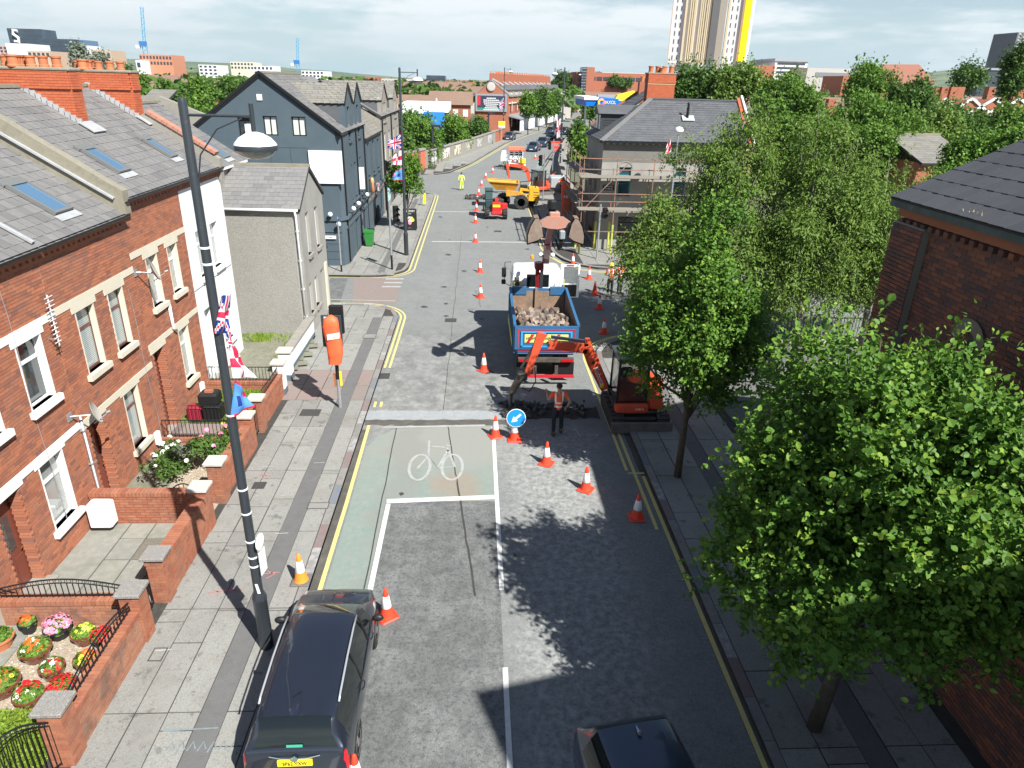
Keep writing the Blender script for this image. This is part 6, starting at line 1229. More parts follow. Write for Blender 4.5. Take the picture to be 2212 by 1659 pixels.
hz_ = MB().box(XL-.1, 24.2, 1.3, XL-.08, 27.3, 1.55).build('hi_vis_strip', M('strip_yellow', (.55, .5, .03), .5), tr)
# rubble load
RUB = M('rubble',[(.22,.15,.11),(.3,.23,.18),(.15,.11,.09),(.09,.08,.075),(.34,.28,.23),(.24,.15,.1)],.95,noise=[(9,.6,(.14,.1,.08))],bump=(25,.8,.02)); base = MB(); g = 14
for j in range(g+1):
    for i in range(10): base.v.append((XL+.04+(XR-XL-.08)*i/9,23.72+3.85*j/g,1.66+.18*math.sin(i*1.3+j)+.25*math.exp(-((j-4)/5)**2)+random.uniform(-.05,.05)))
for j in range(g):
    for i in range(9): a = j*10+i; base._f((a, a+1, a+11, a+10))
base.build('spoil', RUB, tr)
def rock(mb, c, r):
    rn = [random.uniform(.65,1.2) for _ in range(12)]; ph = (1+5**.5)/2; V = [(-1,ph,0),(1,ph,0),(-1,-ph,0),(1,-ph,0),(0,-1,ph),(0,1,ph),(0,-1,-ph),(0,1,-ph),(ph,0,-1),(ph,0,1),(-ph,0,-1),(-ph,0,1)]
    F_ = [(0,11,5),(0,5,1),(0,1,7),(0,7,10),(0,10,11),(1,5,9),(5,11,4),(11,10,2),(10,7,6),(7,1,8),(3,9,4),(3,4,2),(3,2,6),(3,6,8),(3,8,9),(4,9,5),(2,4,11),(6,2,10),(8,6,7),(9,8,1)]
    q = Matrix.Rotation(random.uniform(0,6),3,Vector((random.random(),random.random(),random.random()+.1)).normalized()); b = len(mb.v); sq = random.uniform(.5,.8)
    for v, k in zip(V, rn): p = q @ (Vector(v)*k*r/1.9); mb.v.append((c[0]+p.x, c[1]+p.y, c[2]+p.z*sq))
    mb.cr = random.random()
    for f in F_: mb._f(tuple(b+i for i in f))
rocks = [MB() for _ in range(5)]
for m in rocks: rock(m, (0, 0, 0), 1)
RM = [m.mesh('rock', RUB) for m in rocks]
def rocks_at(parent, pts, nm='rubble_lump'):
    off = Vector(LOC[parent.name])
    for (x, y, z, r) in pts:
        o = bpy.data.objects.new(nm,random.choice(RM)); COL.objects.link(o); o.parent = parent; o.location = Vector((x,y,z))-off; o.scale = (r*random.uniform(.8,1.3),r,r*random.uniform(.7,1.)); o.rotation_euler = (random.uniform(0,3),random.uniform(0,3),random.uniform(0,6))
rocks_at(tr,[(random.uniform(XL+.15,XR-.15),y,1.74+.25*math.exp(-((y-24.9)/1.3)**2)+random.uniform(-.03,.1),random.uniform(.06,.23)) for y in [random.uniform(23.85,27.0) for _ in range(130)]])
# cab
cr_ = []
for (y,z0,z1,hw,rr) in ((28.85,1.0,2.9,1.06,.1),(28.95,.9,3.0,1.08,.12),(29.3,.8,3.05,1.09,.14),(30.1,.8,3.03,1.08,.16),(30.45,.8,2.92,1.06,.2),(30.62,.8,2.3,1.04,.15),(30.75,.8,1.6,1.02,.1)):
    p = [(hw,z0),(hw,z1-.5),(hw-.04,z1-rr*1.2),(hw-.1,z1-.05),(hw-.25,z1),(0,z1+.02)]; cr_.append([(2.6+x,y,z) for x,z in p]+[(2.6-x,y,z) for x,z in reversed(p[:-1])])
MB().ring(cr_).build('cab', CABW, tr, smooth=45)
rw = MB().bev(2.16,28.82,2.28,3.12,28.86,2.83,.02).build('rear_window_seal',BLACK,tr); MB().box(2.2,28.81,2.32,3.08,28.825,2.79).build('rear_window',CGL,rw); MB().box(2.7,29.5,3.06,3.1,29.9,3.09).build('roof_hatch',CABW,tr); MB().prism([(1.75,30.46,2.88),(3.45,30.46,2.88),(3.5,30.72,1.75),(1.7,30.72,1.75)],(0,.01,0)).build('windscreen',CGL,tr)
MB().box(1.5,29.2,1.75,1.52,30.2,2.6).build('side_window',CGL,tr); MB().lathe([(.09,0),(.11,.02),(.11,.85)],(1.72,28.6,1.9),12).build('air_intake',GRIME,tr); MB().bev(1.5,28.0,1.2,2.0,28.7,2.1,.05).build('crane_oil_tank',BLACK,tr); MB().bev(3.2,28.0,1.2,3.65,28.7,2.0,.05).build('equipment_box',BLACK,tr)
dr = MB(); D0 = Vector((3.8, 30.45, 0))
for (a, b, c, d) in rect_cells(0, .88, 1.35, 2.88, [(.14, .8, 2.0, 2.78)]): dr.box(3.8+a, 30.4, c, 3.8+b, 30.47, d)
do = dr.build('open_door',CABW,tr); MB().box(3.92,30.43,1.98,4.61,30.445,2.8).build('door_window',M('clear_glass',(.1,.12,.13),.05,alpha=.35,coat=1),do); MB().box(3.9,30.38,1.4,4.55,30.4,1.95).build('door_lining',BLACK,do); MB().box(4.05,30.38,2.82,4.4,30.4,2.87).build('red_strip',TRED,do)
mi = MB().tube([(1.55,30.5,2.95),(1.28,30.5,2.93),(1.25,30.5,2.0),(1.5,30.5,1.85)],.018,6).build('mirror_arm',BLACK,tr); MB().bev(1.14,30.42,2.25,1.34,30.52,2.7,.04).build('mirror',BLACK,mi); MB().bev(1.13,30.42,1.93,1.33,30.52,2.15,.04).build('wide_mirror',BLACK,mi)
HR = M('yellow_rail', (.6, .6, .1), .5)
for pts,mt in (([(1.62,28.5,2.1),(1.62,28.5,2.55),(1.85,28.5,2.6),(1.95,28.5,2.4)],HR),([(1.7,28.2,2.3),(2.05,28.2,2.3),(2.1,28.2,2.1)],GALV),([(3.0,27.9,1.9),(3.0,27.9,2.45),(3.2,27.9,2.55),(3.45,27.9,2.55)],GALV),([(3.12,27.8,1.9),(3.12,27.8,2.35),(3.3,27.8,2.42),(3.6,27.8,2.4)],GALV),([(3.5,28.2,2.0),(3.5,28.2,2.6),(3.5,28.7,2.6)],HR),([(3.78,28.9,2.1),(3.78,28.9,2.6)],HR)): MB().tube(pts,.02,6).build('handrail',mt,tr)
MB().lathe([(.07, 0), (.08, .06), (.07, .14), (.02, .18)], (2.3, 28.2, 3.65), 12).build('beacon', M('beacon_amber', (.8, .3, .03), .2, coat=1), tr)
# crane
DR = M('crane_red',(.2,.012,.018),.45,noise=[(5,.4,(.09,.01,.01))],coat=.3); OR_ = M('worn_orange_red',(.45,.19,.135),.55,noise=[(5,.8,(.33,.24,.2),.42,.58)]); STL = M('worn_bucket_steel',(.27,.2,.16),.55,.3,noise=[(2.5,.6,(.36,.29,.24)),(8,.4,(.18,.11,.08))])
MB().lathe([(.2, 0), (.2, .5), (.14, .55), (.13, 1.9)], (2.62, 28.2, 1.15), 12).build('crane_column', GRIME, tr, smooth=30)
MB().beam((2.56,28.05,2.2),(2.5,27.9,3.55),.16,.22,(0,1,0)).build('inner_boom',DR,tr); MB().beam((2.7,28.15,2.0),(2.72,28.0,3.35),.13,.13,(0,1,0)).build('lift_cylinder',M('ram_grey',(.12,.13,.14),.3,.7),tr)
MB().bev(2.38, 27.6, 3.3, 2.75, 28.1, 3.6, .06).build('knuckle', DR, tr)
bm_ = MB().beam((2.82,27.7,3.7),(2.62,25.2,5.0),.26,.26).build('outer_boom',DR,tr); MB().beam((2.62,25.2,5.0),(2.45,22.7,6.25),.2,.2).build('boom_extension',DR,tr); MB().beam((2.84,27.95,3.66),(2.80,27.4,3.9),.28,.3).build('boom_foot',OR_,tr)
for s in (-1, 1): MB().ball((2.82+s*.24, 27.4, 4.0), .1, 10, 6).build('work_light', WPVC, tr, True)
_n0 = set(o.name for o in tr.children)
MB().bev(2.28, 22.55, 6.2, 2.62, 22.85, 6.5, .05).build('boom_tip', BLACK, tr)
MB().lathe([(.1,0),(.14,.06),(.14,.25),(.09,.3)],(2.45,22.75,6.5),12).build('rotator',BLACK,tr); MB().bev(2.36,22.5,6.3,2.66,22.8,6.5,.03).build('grab_head',OR_,tr)
yk = MB().prism([(1.98,22.45,6.2),(2.05,22.45,6.12),(2.4,22.45,6.05),(2.62,22.45,6.04),(2.98,22.45,6.12),(3.03,22.45,6.2),(2.75,22.45,6.38),(2.3,22.45,6.38)],(0,.1,0)).build('grab_yoke',OR_,tr)
for x in (2.06, 2.96): MB().lathe([(.09, 0), (.09, .18)], (x, 22.4, 6.16), 12, (0, 1, 0)).build('pivot', BLACK, yk)
for s in (-1, 1):      # two open clam shells: curved back, side cheeks, lip
    P = [(.42, 6.2), (.52, 6.38), (.62, 6.36), (.74, 6.15), (.81, 5.9), (.8, 5.62), (.5, 5.72), (.36, 5.86)]
    sh = MB(); 
    for y in (22.3, 22.78): sh.prism([(2.55+s*x, y, z) for x, z in P], (0, .025, 0))
    o_ = [(x, z) for x, z in P[1:6]]
    for (x0,z0),(x1,z1) in zip(o_,o_[1:]): sh.prism([(2.55+s*x0,22.3,z0),(2.55+s*x1,22.3,z1),(2.55+s*(x1-.025),22.3,z1-.01),(2.55+s*(x0-.025),22.3,z0-.01)],(0,.5,0))
    sh.prism([(2.55+s*.36,22.3,5.86),(2.55+s*.5,22.3,5.72),(2.55+s*.8,22.3,5.62),(2.55+s*.8,22.3,5.66),(2.55+s*.5,22.3,5.76)],(0,.5,0))
    sh.build('clam_shell', STL, tr)
for o in tr.children:      # the grab, a little larger about its pivot
    if o.name not in _n0:
        for q in [o,*o.children]: q.data.transform(Matrix.Translation((-.1,-4.3,6.2)) @ Matrix.Scale(1.16,4) @ Matrix.Translation((.1,4.3,-6.2)))
MB().bev(2.68, 22.2, 5.72, 2.86, 22.45, 6.0, .03).build('valve_block', M('hoses_grey', (.25, .28, .3), .5), tr); hs = MB()
for k in range(4): hs.tube([(2.6+.06*k, 22.4, 6.0), (2.72+.03*k, 22.3, 5.6), (2.7+.02*k, 22.6, 5.3), (2.6, 23.3, 5.7)], .018, 5)
hs.build('hoses', BLACK, tr, kind='stuff')
# ---- excavators
EOR = M('excavator_orange',(.66,.08,.028),.5,noise=[(4,.5,(.42,.07,.035)),(14,.5,(.22,.09,.06),.55,.67)],coat=.2); DSTL = M('dark_steel',(.05,.048,.045),.6,.4,noise=[(6,.5,(.1,.095,.085))]); RAM = M('ram_steel',(.5,.5,.52),.2,1.)
def excavator(lab, ox, oy, rz, boomplane, pts, tool, txt=True, name='mini_excavator', blade_y=-1.25):
    """local frame: tracks along y, blade at -y; boom points are given in world x, z on the plane Y = boomplane"""
    t = T(name, lab, 'excavator', (ox, oy, 0)); c, s = math.cos(rz), math.sin(rz); X = lambda x, y: (ox+x*c-y*s, oy+x*s+y*c)
    def B(x0, y0, z0, x1, y1, z1, mat, nm, ch=.03, par=None):
        m = MB().bev(x0, y0, z0, x1, y1, z1, ch); m.v = [(*X(a, b), z) for a, b, z in m.v]; return m.build(nm, mat, par or t)
    for sx in (-.75, .75):
        m = MB(); n = 22; prof = []
        for k in range(n):
            a = 2*math.pi*k/n; yy = .85*max(-1,min(1,1.35*math.cos(a)))+.2*math.cos(a); zz = .27+.25*max(-1,min(1,1.3*math.sin(a))); prof.append((yy,zz))
        m.ring([[(*X(sx+w_, y), z) for y, z in prof] for w_ in (-.2, .2)]); tk = m.build('track', DSTL, t)
        its = [((*X(sx,p[0]),p[1]),(.41*c,.41*s,0),Vector((-s*(prof[(k+1) % n][0]-p[0]),c*(prof[(k+1) % n][0]-p[0]),prof[(k+1) % n][1]-p[1]))*.6,(0,0,.05)) for k,p in enumerate(prof)]; pieces('track_pad',tk,its,DSTL,24)
    B(-.55,-1.0,.2,.55,1.0,.45,DSTL,'undercarriage'); bl = B(-1.0,blade_y-.05,.04,1.0,blade_y+.05,.42,M('blade_steel',(.16,.15,.14),.6,.3,noise=[(5,.5,(.08,.075,.07))]),'dozer_blade',.02)
    for sx in (-.45, .45): B(sx-.04, blade_y, .2, sx+.04, -.5, .3, DSTL, 'blade_arm', .01)
    B(-.82, -.9, .55, .25, -.55, .88, EOR, 'front_skirt', .06); B(-.8, -.85, .5, .85, .8, .62, DSTL, 'turntable_deck', .05)
    m = MB().ring([[(*X(.15+.75*math.cos(a),.12+.8*math.sin(a)),z) for a in [math.pi*2*k/16 for k in range(16)]] for z in (.6,.75,1.2,1.35)]); m.build('engine_hood',EOR,t,smooth=40)
    B(.3, -.75, .62, .75, -.2, 1.15, EOR, 'side_cover', .05)
    fr = [(-.78, -.72), (.18, -.72), (.18, .45), (-.78, .45)]; cb = MB()
    for (x, y) in fr: cb.beam((*X(x, y), .65), (*X(x*.97, y*.95), 2.35), .07, .07)
    for a, b in zip(fr, fr[1:]+fr[:1]):
        for z in (.9, 2.3): cb.beam((*X(*a), z), (*X(*b), z), .06, .06)
    cb.build('cab_frame',BLACK,t,kind='stuff'); B(-.84,-.78,2.33,.24,.52,2.42,M('cab_roof_dark',(.05,.055,.06),.35,coat=.6),'cab_roof',.03)
    for (a, b) in ((0, 1), (1, 2), (3, 0)):
        p,q = fr[a],fr[b]; MB().prism([(*X(*p),.95),(*X(*q),.95),(*X(*q),2.28),(*X(*p),2.28)],(.006,.006,0)).build('cab_glass',M('cab_glass',(.03,.035,.035),.05,coat=1,alpha=.45),t)
    B(-.5, -.1, .65, -.1, .35, 1.1, BLACK, 'seat', .05); B(-.5, .25, 1.0, -.1, .4, 1.7, BLACK, 'seat_back', .05)
    YB = boomplane; P = [Vector((x, YB, z)) for x, z in pts]
    def arm(a, b, w0, w1, mat, nm, d=.16): 
        dd = (b-a).normalized(); up = Vector((-dd.z,0,dd.x)); return MB().prism([a+up*w0/2-Vector((0,d/2,0)),b+up*w1/2-Vector((0,d/2,0)),b-up*w1/2-Vector((0,d/2,0)),a-up*w0/2-Vector((0,d/2,0))],(0,d,0)).build(nm,mat,t)
    lb_ = arm(P[0],P[1],.26,.42,EOR,'boom_lower'); ub_ = arm(P[1],P[2],.42,.36,EOR,'boom_bend'); ub2 = arm(P[2],P[3],.36,.24,EOR,'boom_upper'); MB().beam(P[0]+Vector((.3,.1,-.3)),P[1].lerp(P[2],.3)+Vector((.1,.1,0)),.1,.1).build('boom_ram',DSTL,t)
    MB().beam(P[2]+Vector((-.05,0,.24)),P[3]+Vector((.08,0,.26)),.09,.09,(0,1,0)).build('dipper_ram',RAM,t); MB().prism([P[2]+Vector((-.12,-.08,.1)),P[2]+Vector((.14,-.08,.1)),P[2]+Vector((.06,-.08,.34)),P[2]+Vector((-.08,-.08,.34))],(0,.16,0)).build('ram_bracket',EOR,t)
    arm(P[4],P[5],.3,.18,EOR,'dipper_arm'); MB().beam(P[4]+Vector((-.12,0,-.2)),P[5]+Vector((-.2,0,.25)),.07,.07).build('bucket_ram',DSTL,t); pv = MB()
    for q in (P[3], P[1]): pv.lathe([(.06, -.1), (.06, .1)], q, 10, (0, 1, 0))
    pv.build('pivot_pin', DSTL, t, kind='stuff')
    if tool:
        a,b = P[5],P[6]; MB().bev(a.x-.32,YB-.14,a.z-.18,a.x+.02,YB+.14,a.z+.08,.03).build('breaker_bracket',DSTL,t); MB().tube([(a.x-.2,YB,a.z-.1),(b.x,YB,b.z+.35)],[.15,.12],8).build('breaker_body',M('breaker_brown',(.14,.115,.09),.7),t); MB().tube([(b.x,YB,b.z+.35),(b.x,YB,b.z-.1)],[.06,.03],8).build('breaker_point',DSTL,t)
        MB().tube([(a.x+.25,YB-.1,a.z+.3),(a.x+.3,YB-.15,a.z-.2),(a.x+.1,YB-.15,a.z-.55),(a.x-.15,YB-.1,a.z-.45)],.02,6).build('hydraulic_hose',BLACK,t)
    if txt:
        d = (P[0]-P[1]).normalized(); text('Kubota',.26,M('sticker_white',(.8,.75,.75),.5),lb_,frame(P[0].lerp(P[1],.52)+Vector((0,-.085,0)),d,Vector((-d.z,0,d.x))*(1 if -d.z < 0 or d.x > 0 else -1)),sx=.9)
        q = X(-.05, -.905); text('U48-4', .11, MATS['sticker_white'], t, frame((q[0], q[1], .72), (c, s, 0), (0, 0, 1)))
        MB().box(P[0].x-.18, YB-.088, P[0].z+.1, P[0].x-.05, YB-.082, P[0].z+.24).build('warning_label', YELLP, lb_)
    return t
YELLP = M('label_yellow', (.8, .65, .03), .5)
YB = 21.3
ax = lambda x, y: (lambda p: (p[0], p[2]))(AY(*(1019.6+x*.2109, 674+y*.2109), YB))
excavator('orange mini excavator with a breaker on its arm, working in the shade beside the truck',5.35,20.85,0,YB,[ax(1355,790),ax(1240,510),ax(1180,370),ax(780,330),ax(715,215),ax(560,640),(1.2,.35)],True)
YB = 70.; ax2 = lambda x, y: (lambda p: (p[0], p[2]))(AY(*(993.7+x*.15625, 302.4+y*.15625), YB))
excavator('second orange mini excavator beyond the yellow dumper',6.3,70.6,.5,YB,[ax2(955,560),ax2(930,420),ax2(860,365),ax2(690,345),ax2(655,330),ax2(680,530)],False,False)
t = T('worker_trailer','grey and orange compressor with a tow bar beside the second excavator','machine',(8.2,72,0)); MB().bev(7.4,71.5,.5,8.9,73.5,1.6,.1).build('housing',M('machine_grey',(.35,.37,.38),.5),t); MB().bev(8.9,71.3,.5,9.8,72.4,1.0,.05).build('orange_cover',EOR,t)
for x in (7.5, 8.8): MB().lathe([(.3, -.08), (.3, .08)], (x, 72.4, .3), 14, (1, 0, 0)).build('wheel', RUBBER, t)
# ---- yellow dumper
dp = T('site_dumper','yellow swivel skip dumper standing across the right hand lane','dumper',(3.2,62.6,0)); DY = M('dumper_yellow',(.72,.38,.025),.5,noise=[(4,.5,(.5,.25,.03)),(10,.5,(.25,.17,.08),.56,.68)]); DYW = M('skip_worn_yellow',(.62,.3,.03),.6,noise=[(3,.6,(.35,.18,.06))])
YD = 62.6; dp_ = lambda x, y, Y=YD: AY(993.7+x*.15625, 302.4+y*.15625, Y)
def dprism(pts, Y0, Y1, mat, nm, par=dp):
    p = [dp_(x, y, Y0) for x, y in pts]; return MB().prism(p, (0, Y1-Y0, 0)).build(nm, mat, par)
sk = MB(); A_ = [dp_(385, 572, 61.9), dp_(815, 600, 61.9), dp_(760, 700, 62.2), dp_(500, 690, 62.2)]
sk.ring([[Vector(A_[0]),Vector(A_[1]),Vector(A_[1])+Vector((0,1.9,0)),Vector(A_[0])+Vector((0,1.9,0))],[Vector(A_[3]),Vector(A_[2]),Vector(A_[2])+Vector((0,1.2,0)),Vector(A_[3])+Vector((0,1.2,0))]],cap=False); sk.poly([Vector(A_[3]),Vector(A_[2]),Vector(A_[2])+Vector((0,1.2,0)),Vector(A_[3])+Vector((0,1.2,0))]); sko = sk.build('skip',DYW,dp)
MB().beam(A_[0],A_[1],.08,.08).beam(Vector(A_[0])+Vector((0,1.9,0)),Vector(A_[1])+Vector((0,1.9,0)),.08,.08).beam(A_[1],Vector(A_[1])+Vector((0,1.9,0)),.08,.08).beam(A_[0],Vector(A_[0])+Vector((0,1.9,0)),.08,.08).build('skip_rim',DYW,sko,kind='stuff')
dprism([(960,660),(1095,675),(1100,830),(1060,850),(945,840)],62.0,63.5,DY,'engine_cover'); dprism([(830,670),(960,690),(960,760),(820,740)],62.0,63.4,DY,'bonnet'); dprism([(640,700),(830,720),(940,800),(930,840),(800,760),(640,780)],61.9,62.2,DYW,'chassis_side'); dprism([(860,700),(955,712),(950,740),(880,735)],61.98,62.0,BLACK,'name_decal')
MB().tube([dp_(840,700,62.2),dp_(830,580,62.4),dp_(1040,560,62.4),dp_(1045,680,62.4)],.04,6).build('roll_bar',BLACK,dp); o_ = dp_(885,640,62.7); MB().bev(o_[0]-.3,62.5,o_[2]-.3,o_[0]+.3,63.1,o_[2]+.1,.05).build('seat',BLACK,dp)
for k in range(3): q = dp_(1030, 725+k*35, 61.985); MB().box(q[0]-.1, 61.985, q[2]-.02, q[0]+.35, 62.0, q[2]+.02).build('vent', BLACK, dp)
for (x, y, Y, r) in ((845, 865, 61.85, .62), (600, 770, 63.1, .6), (1000, 850, 63.6, .55), (520, 760, 61.9, .5)):
    q = dp_(x,y,Y); w_ = MB().lathe([(r*.55,-.2),(r*.95,-.2),(r,-.14),(r,.14),(r*.95,.2),(r*.55,.2)],(q[0],Y,r),22,(0,1,0)).build('wheel',RUBBER,dp,smooth=40); MB().lathe([(.05,-.2),(r*.35,-.2),(r*.5,-.12),(r*.55,-.2)],(q[0],Y,r),14,(0,1,0)).build('rim',M('rim_pale',(.2,.18,.15),.8),w_)
    its = [((q[0]+r*1.01*math.cos(a),Y,r+r*1.01*math.sin(a)),(.05*math.cos(a),0,.05*math.sin(a)),(0,.34,0),(-.09*math.sin(a),0,.09*math.cos(a))) for a in [2*math.pi*k/18 for k in range(18)]]; pieces('tyre_lug',w_,its,RUBBER,18)
# ---- red telehandler
th = T('telehandler','small red telehandler with a dark cab, seen from behind','telehandler',(1.6,57.5,0)); TR_ = M('tele_red',(.6,.02,.02),.4,coat=.5); TD = M('tele_dark_green',(.03,.06,.06),.4)
for (x, y, s) in ((.86, 57.1, -1), (2.32, 57.1, 1), (.86, 58.8, -1), (2.32, 58.8, 1)):
    w_ = MB().lathe([(.25,-.18),(.44,-.18),(.47,-.12),(.47,.12),(.44,.18),(.25,.18)],(x,y,.47),18,(1,0,0)).build('wheel',RUBBER,th,smooth=40)
    its = [((x,y+.48*math.cos(a),.47+.48*math.sin(a)),(.32,0,0),(0,.05*math.cos(a),.05*math.sin(a)),(0,-.07*math.sin(a),.07*math.cos(a))) for a in [2*math.pi*k/14 for k in range(14)]]; pieces('tyre_lug',w_,its,RUBBER,14)
MB().bev(1.22,56.6,.5,2.0,57.4,1.35,.08).build('rear_body',TR_,th); MB().bev(1.15,56.5,.4,2.05,56.75,.68,.08).build('counterweight',TR_,th); MB().box(1.3,56.585,1.02,1.9,56.6,1.22).build('yellow_name_plate',YELLP,th); text('- - -',.12,TR_,th,frame((1.6,56.58,1.12),(1,0,0),(0,0,1)))
MB().bev(.7,57.0,.75,1.3,58.6,1.5,.05).build('cab_base',TD,th); cb = MB().bev(.68,57.05,1.5,1.28,58.5,2.2,.05).build('cab_window',M('cab_tint',(.04,.09,.09),.1,coat=1),th); MB().bev(.66,57.0,2.2,1.32,58.55,2.28,.03).build('cab_roof',TD,th); MB().beam((1.62,57.2,1.5),(1.6,60.2,1.1),.25,.28).build('boom',TR_,th); MB().bev(2.0,56.9,.7,2.5,57.5,1.25,.08).build('mudguard',TR_,th); MB().bev(1.0,60.0,.3,2.3,60.7,1.1,.05).build('bucket',DSTL,th)
MB().box(.5, 56.9, .6, .62, 57.6, 1.1).build('step_tank', BLACK, th)
# ---- works pickup
pk = T('works_pickup','white works pickup with orange light bar, ladder rack and cones on its bed, door open','pickup truck',(5.1,92,0)); WH = CABW
MB().bev(4.0,90.2,.5,6.1,95.5,.95,.06).build('chassis_body',WH,pk); MB().bev(4.05,93.4,.9,6.05,95.2,2.2,.2).build('cab',WH,pk); MB().box(4.2,93.38,1.5,5.9,93.4,2.05).build('rear_window',CGL,pk)
rk = MB()
for x in (4.1, 4.75, 5.4, 6.0):
    for y in (90.3, 93.2): rk.beam((x, y, .95), (x, y, 2.3), .06, .06)
for z in (1.3, 1.8, 2.3):
    for y in (90.3, 93.2): rk.beam((4.1, y, z), (6.0, y, z), .06, .06)
    for x in (4.1, 6.0): rk.beam((x, 90.3, z), (x, 93.2, z), .06, .06)
rk.build('rack',GALV,pk,kind='stuff'); MB().bev(4.0,93.2,2.35,6.1,93.5,2.6,.05).build('light_bar',M('bar_orange',(.85,.2,.05),.4),pk); MB().bev(4.0,90.25,2.3,6.1,90.4,2.45,.03).build('red_board',CONE_R,pk)
MB().prism([(3.95, 93.6, .8), (3.1, 93.2, .8), (3.1, 93.2, 1.4), (3.25, 93.25, 2.1), (3.9, 93.6, 2.15)], (0, .06, 0)).build('open_door', WH, pk)
for x in (4.1, 5.9):
    for y in (91, 94.6): MB().lathe([(.36, -.12), (.36, .12)], (x, y, .36), 16, (1, 0, 0)).build('wheel', RUBBER, pk)
MB().bev(5.3, 90.1, .9, 6.1, 90.24, 1.5, .02).build('yellow_panel', YELLP, pk)
for i,x in enumerate((4.55,5.1,5.6)): dup(c0,(x,90.9,1.0),0,('cone standing on the pickup bed, left one','cone standing on the pickup bed, middle one','cone standing on the pickup bed, right one')[i])
for i,(px,py) in enumerate(((1156,343),(1165,343),(1176,343))): p = G(px,py); dup(c0,(p[0],p[1],0),0,('cone beyond the pickup, left of three','cone beyond the pickup, middle of three','cone beyond the pickup, right of three')[i])
# rubble on the ground
def heap(lab, x0, x1, y0, y1, n, r, z=.03):
    t = T('rubble_heap',lab,'rubble',((x0+x1)/2,(y0+y1)/2,0)); rocks_at(t,[(random.uniform(x0,x1),random.uniform(y0,y1),z+random.uniform(0,r*.6),random.uniform(.25,1)*r) for _ in range(n)],'broken_asphalt'); return t
RUBD = M('broken_tarmac', [(.05, .05, .05), (.09, .088, .085), (.035, .035, .035)], .95, bump=(25, .8, .02))
RMs = RM; RM = [m.mesh('rock', RUBD) for m in rocks]
heap('broken tarmac around the breaker point behind the blue arrow sign',.9,1.75,20.7,21.9,60,.16); heap('strip of broken up tarmac across the lane in the shade',1.7,3.9,20.9,21.9,90,.14); heap('small heap of broken tarmac between the dumper and the cones',-1.0,1.0,66.5,68.2,50,.3)
sheet('dug_trench',jag(1.2,4.2,20.7,.08)+jag(4.2,1.2,21.6,.08),.012,M('dug_soil',(.05,.045,.04),.98,noise=[(6,.6,(.1,.09,.08))],bump=(20,1.,.04)))
paint('sprayed_arrow',[(3.35,19.4),(3.25,19.95)],WORN,.012,.04); paint('sprayed_arrow',[(3.13,19.8),(3.25,19.97),(3.37,19.85)],WORN,.012,.04); paint('sprayed_letter',[(3.6,19.6),(3.68,19.42),(3.78,19.55),(3.86,19.42),(3.95,19.62)],WORN,.012,.035)
# ------------------------------------------------------------------ people
def skin(name, verts, edges, rad, mat, parent, sub=2, root=0):
    me = bpy.data.meshes.new(name); me.from_pydata([tuple(v) for v in verts], edges, []); o = bpy.data.objects.new('tmp', me); COL.objects.link(o)
    md = o.modifiers.new('s', 'SKIN'); md.use_smooth_shade = True
    for i,r in enumerate(rad): me.skin_vertices[0].data[i].radius = (r,r) if not isinstance(r,tuple) else r; me.skin_vertices[0].data[i].use_root = (i == root)
    md2 = o.modifiers.new('u', 'SUBSURF'); md2.levels = sub; md2.render_levels = sub
    dg = bpy.context.evaluated_depsgraph_get(); m2 = bpy.data.meshes.new_from_object(o.evaluated_get(dg)); bpy.data.objects.remove(o)
    m2.materials.clear(); m2.materials.append(mat); m2.polygons.foreach_set('use_smooth', [True]*len(m2.polygons))
    r = bpy.data.objects.new(name, m2); COL.objects.link(r); r.parent = parent; return r
def stripe_mat(name, base, bands, vert=False):
    def f(t, geo, out):
        n = t.nodes; l = t.links; tc_ = n.new('ShaderNodeTexCoord'); sp = n.new('ShaderNodeSeparateXYZ'); l.new(tc_.outputs['Object'], sp.inputs[0])
        def band(ax_, a, b, absx=False):
            src = sp.outputs[ax_]
            if absx: q = n.new('ShaderNodeMath'); q.operation = 'ABSOLUTE'; l.new(src, q.inputs[0]); src = q.outputs[0]
            c1 = n.new('ShaderNodeMath'); c1.operation = 'GREATER_THAN'; l.new(src, c1.inputs[0]); c1.inputs[1].default_value = a
            c2 = n.new('ShaderNodeMath'); c2.operation = 'LESS_THAN'; l.new(src, c2.inputs[0]); c2.inputs[1].default_value = b
            c3 = n.new('ShaderNodeMath'); c3.operation = 'MULTIPLY'; l.new(c1.outputs[0],c3.inputs[0]); l.new(c2.outputs[0],c3.inputs[1]); return c3.outputs[0]
        tot = None
        for (a, b) in bands:
            x = band(2,a,b); tot = x if tot is None else (lambda m: (l.new(tot,m.inputs[0]),l.new(x,m.inputs[1]),m.outputs[0])[2])((lambda: (lambda m: setattr(m,'operation','MAXIMUM') or m)(n.new('ShaderNodeMath')))())
        if vert:
            x = band(0,.09,.14,True); z = band(2,1.15,2.); m = n.new('ShaderNodeMath'); m.operation = 'MULTIPLY'; l.new(x,m.inputs[0]); l.new(z,m.inputs[1]); mm = n.new('ShaderNodeMath'); mm.operation = 'MAXIMUM'; l.new(m.outputs[0],mm.inputs[0]); l.new(tot,mm.inputs[1]); tot = mm.outputs[0]
        x = n.new('ShaderNodeMix'); x.data_type = 'RGBA'; l.new(tot,x.inputs[0]); l.new(out,x.inputs[6]); x.inputs[7].default_value = (.8,.8,.82,1); return x.outputs[2]
    return M(name, base, .75, extra=f)
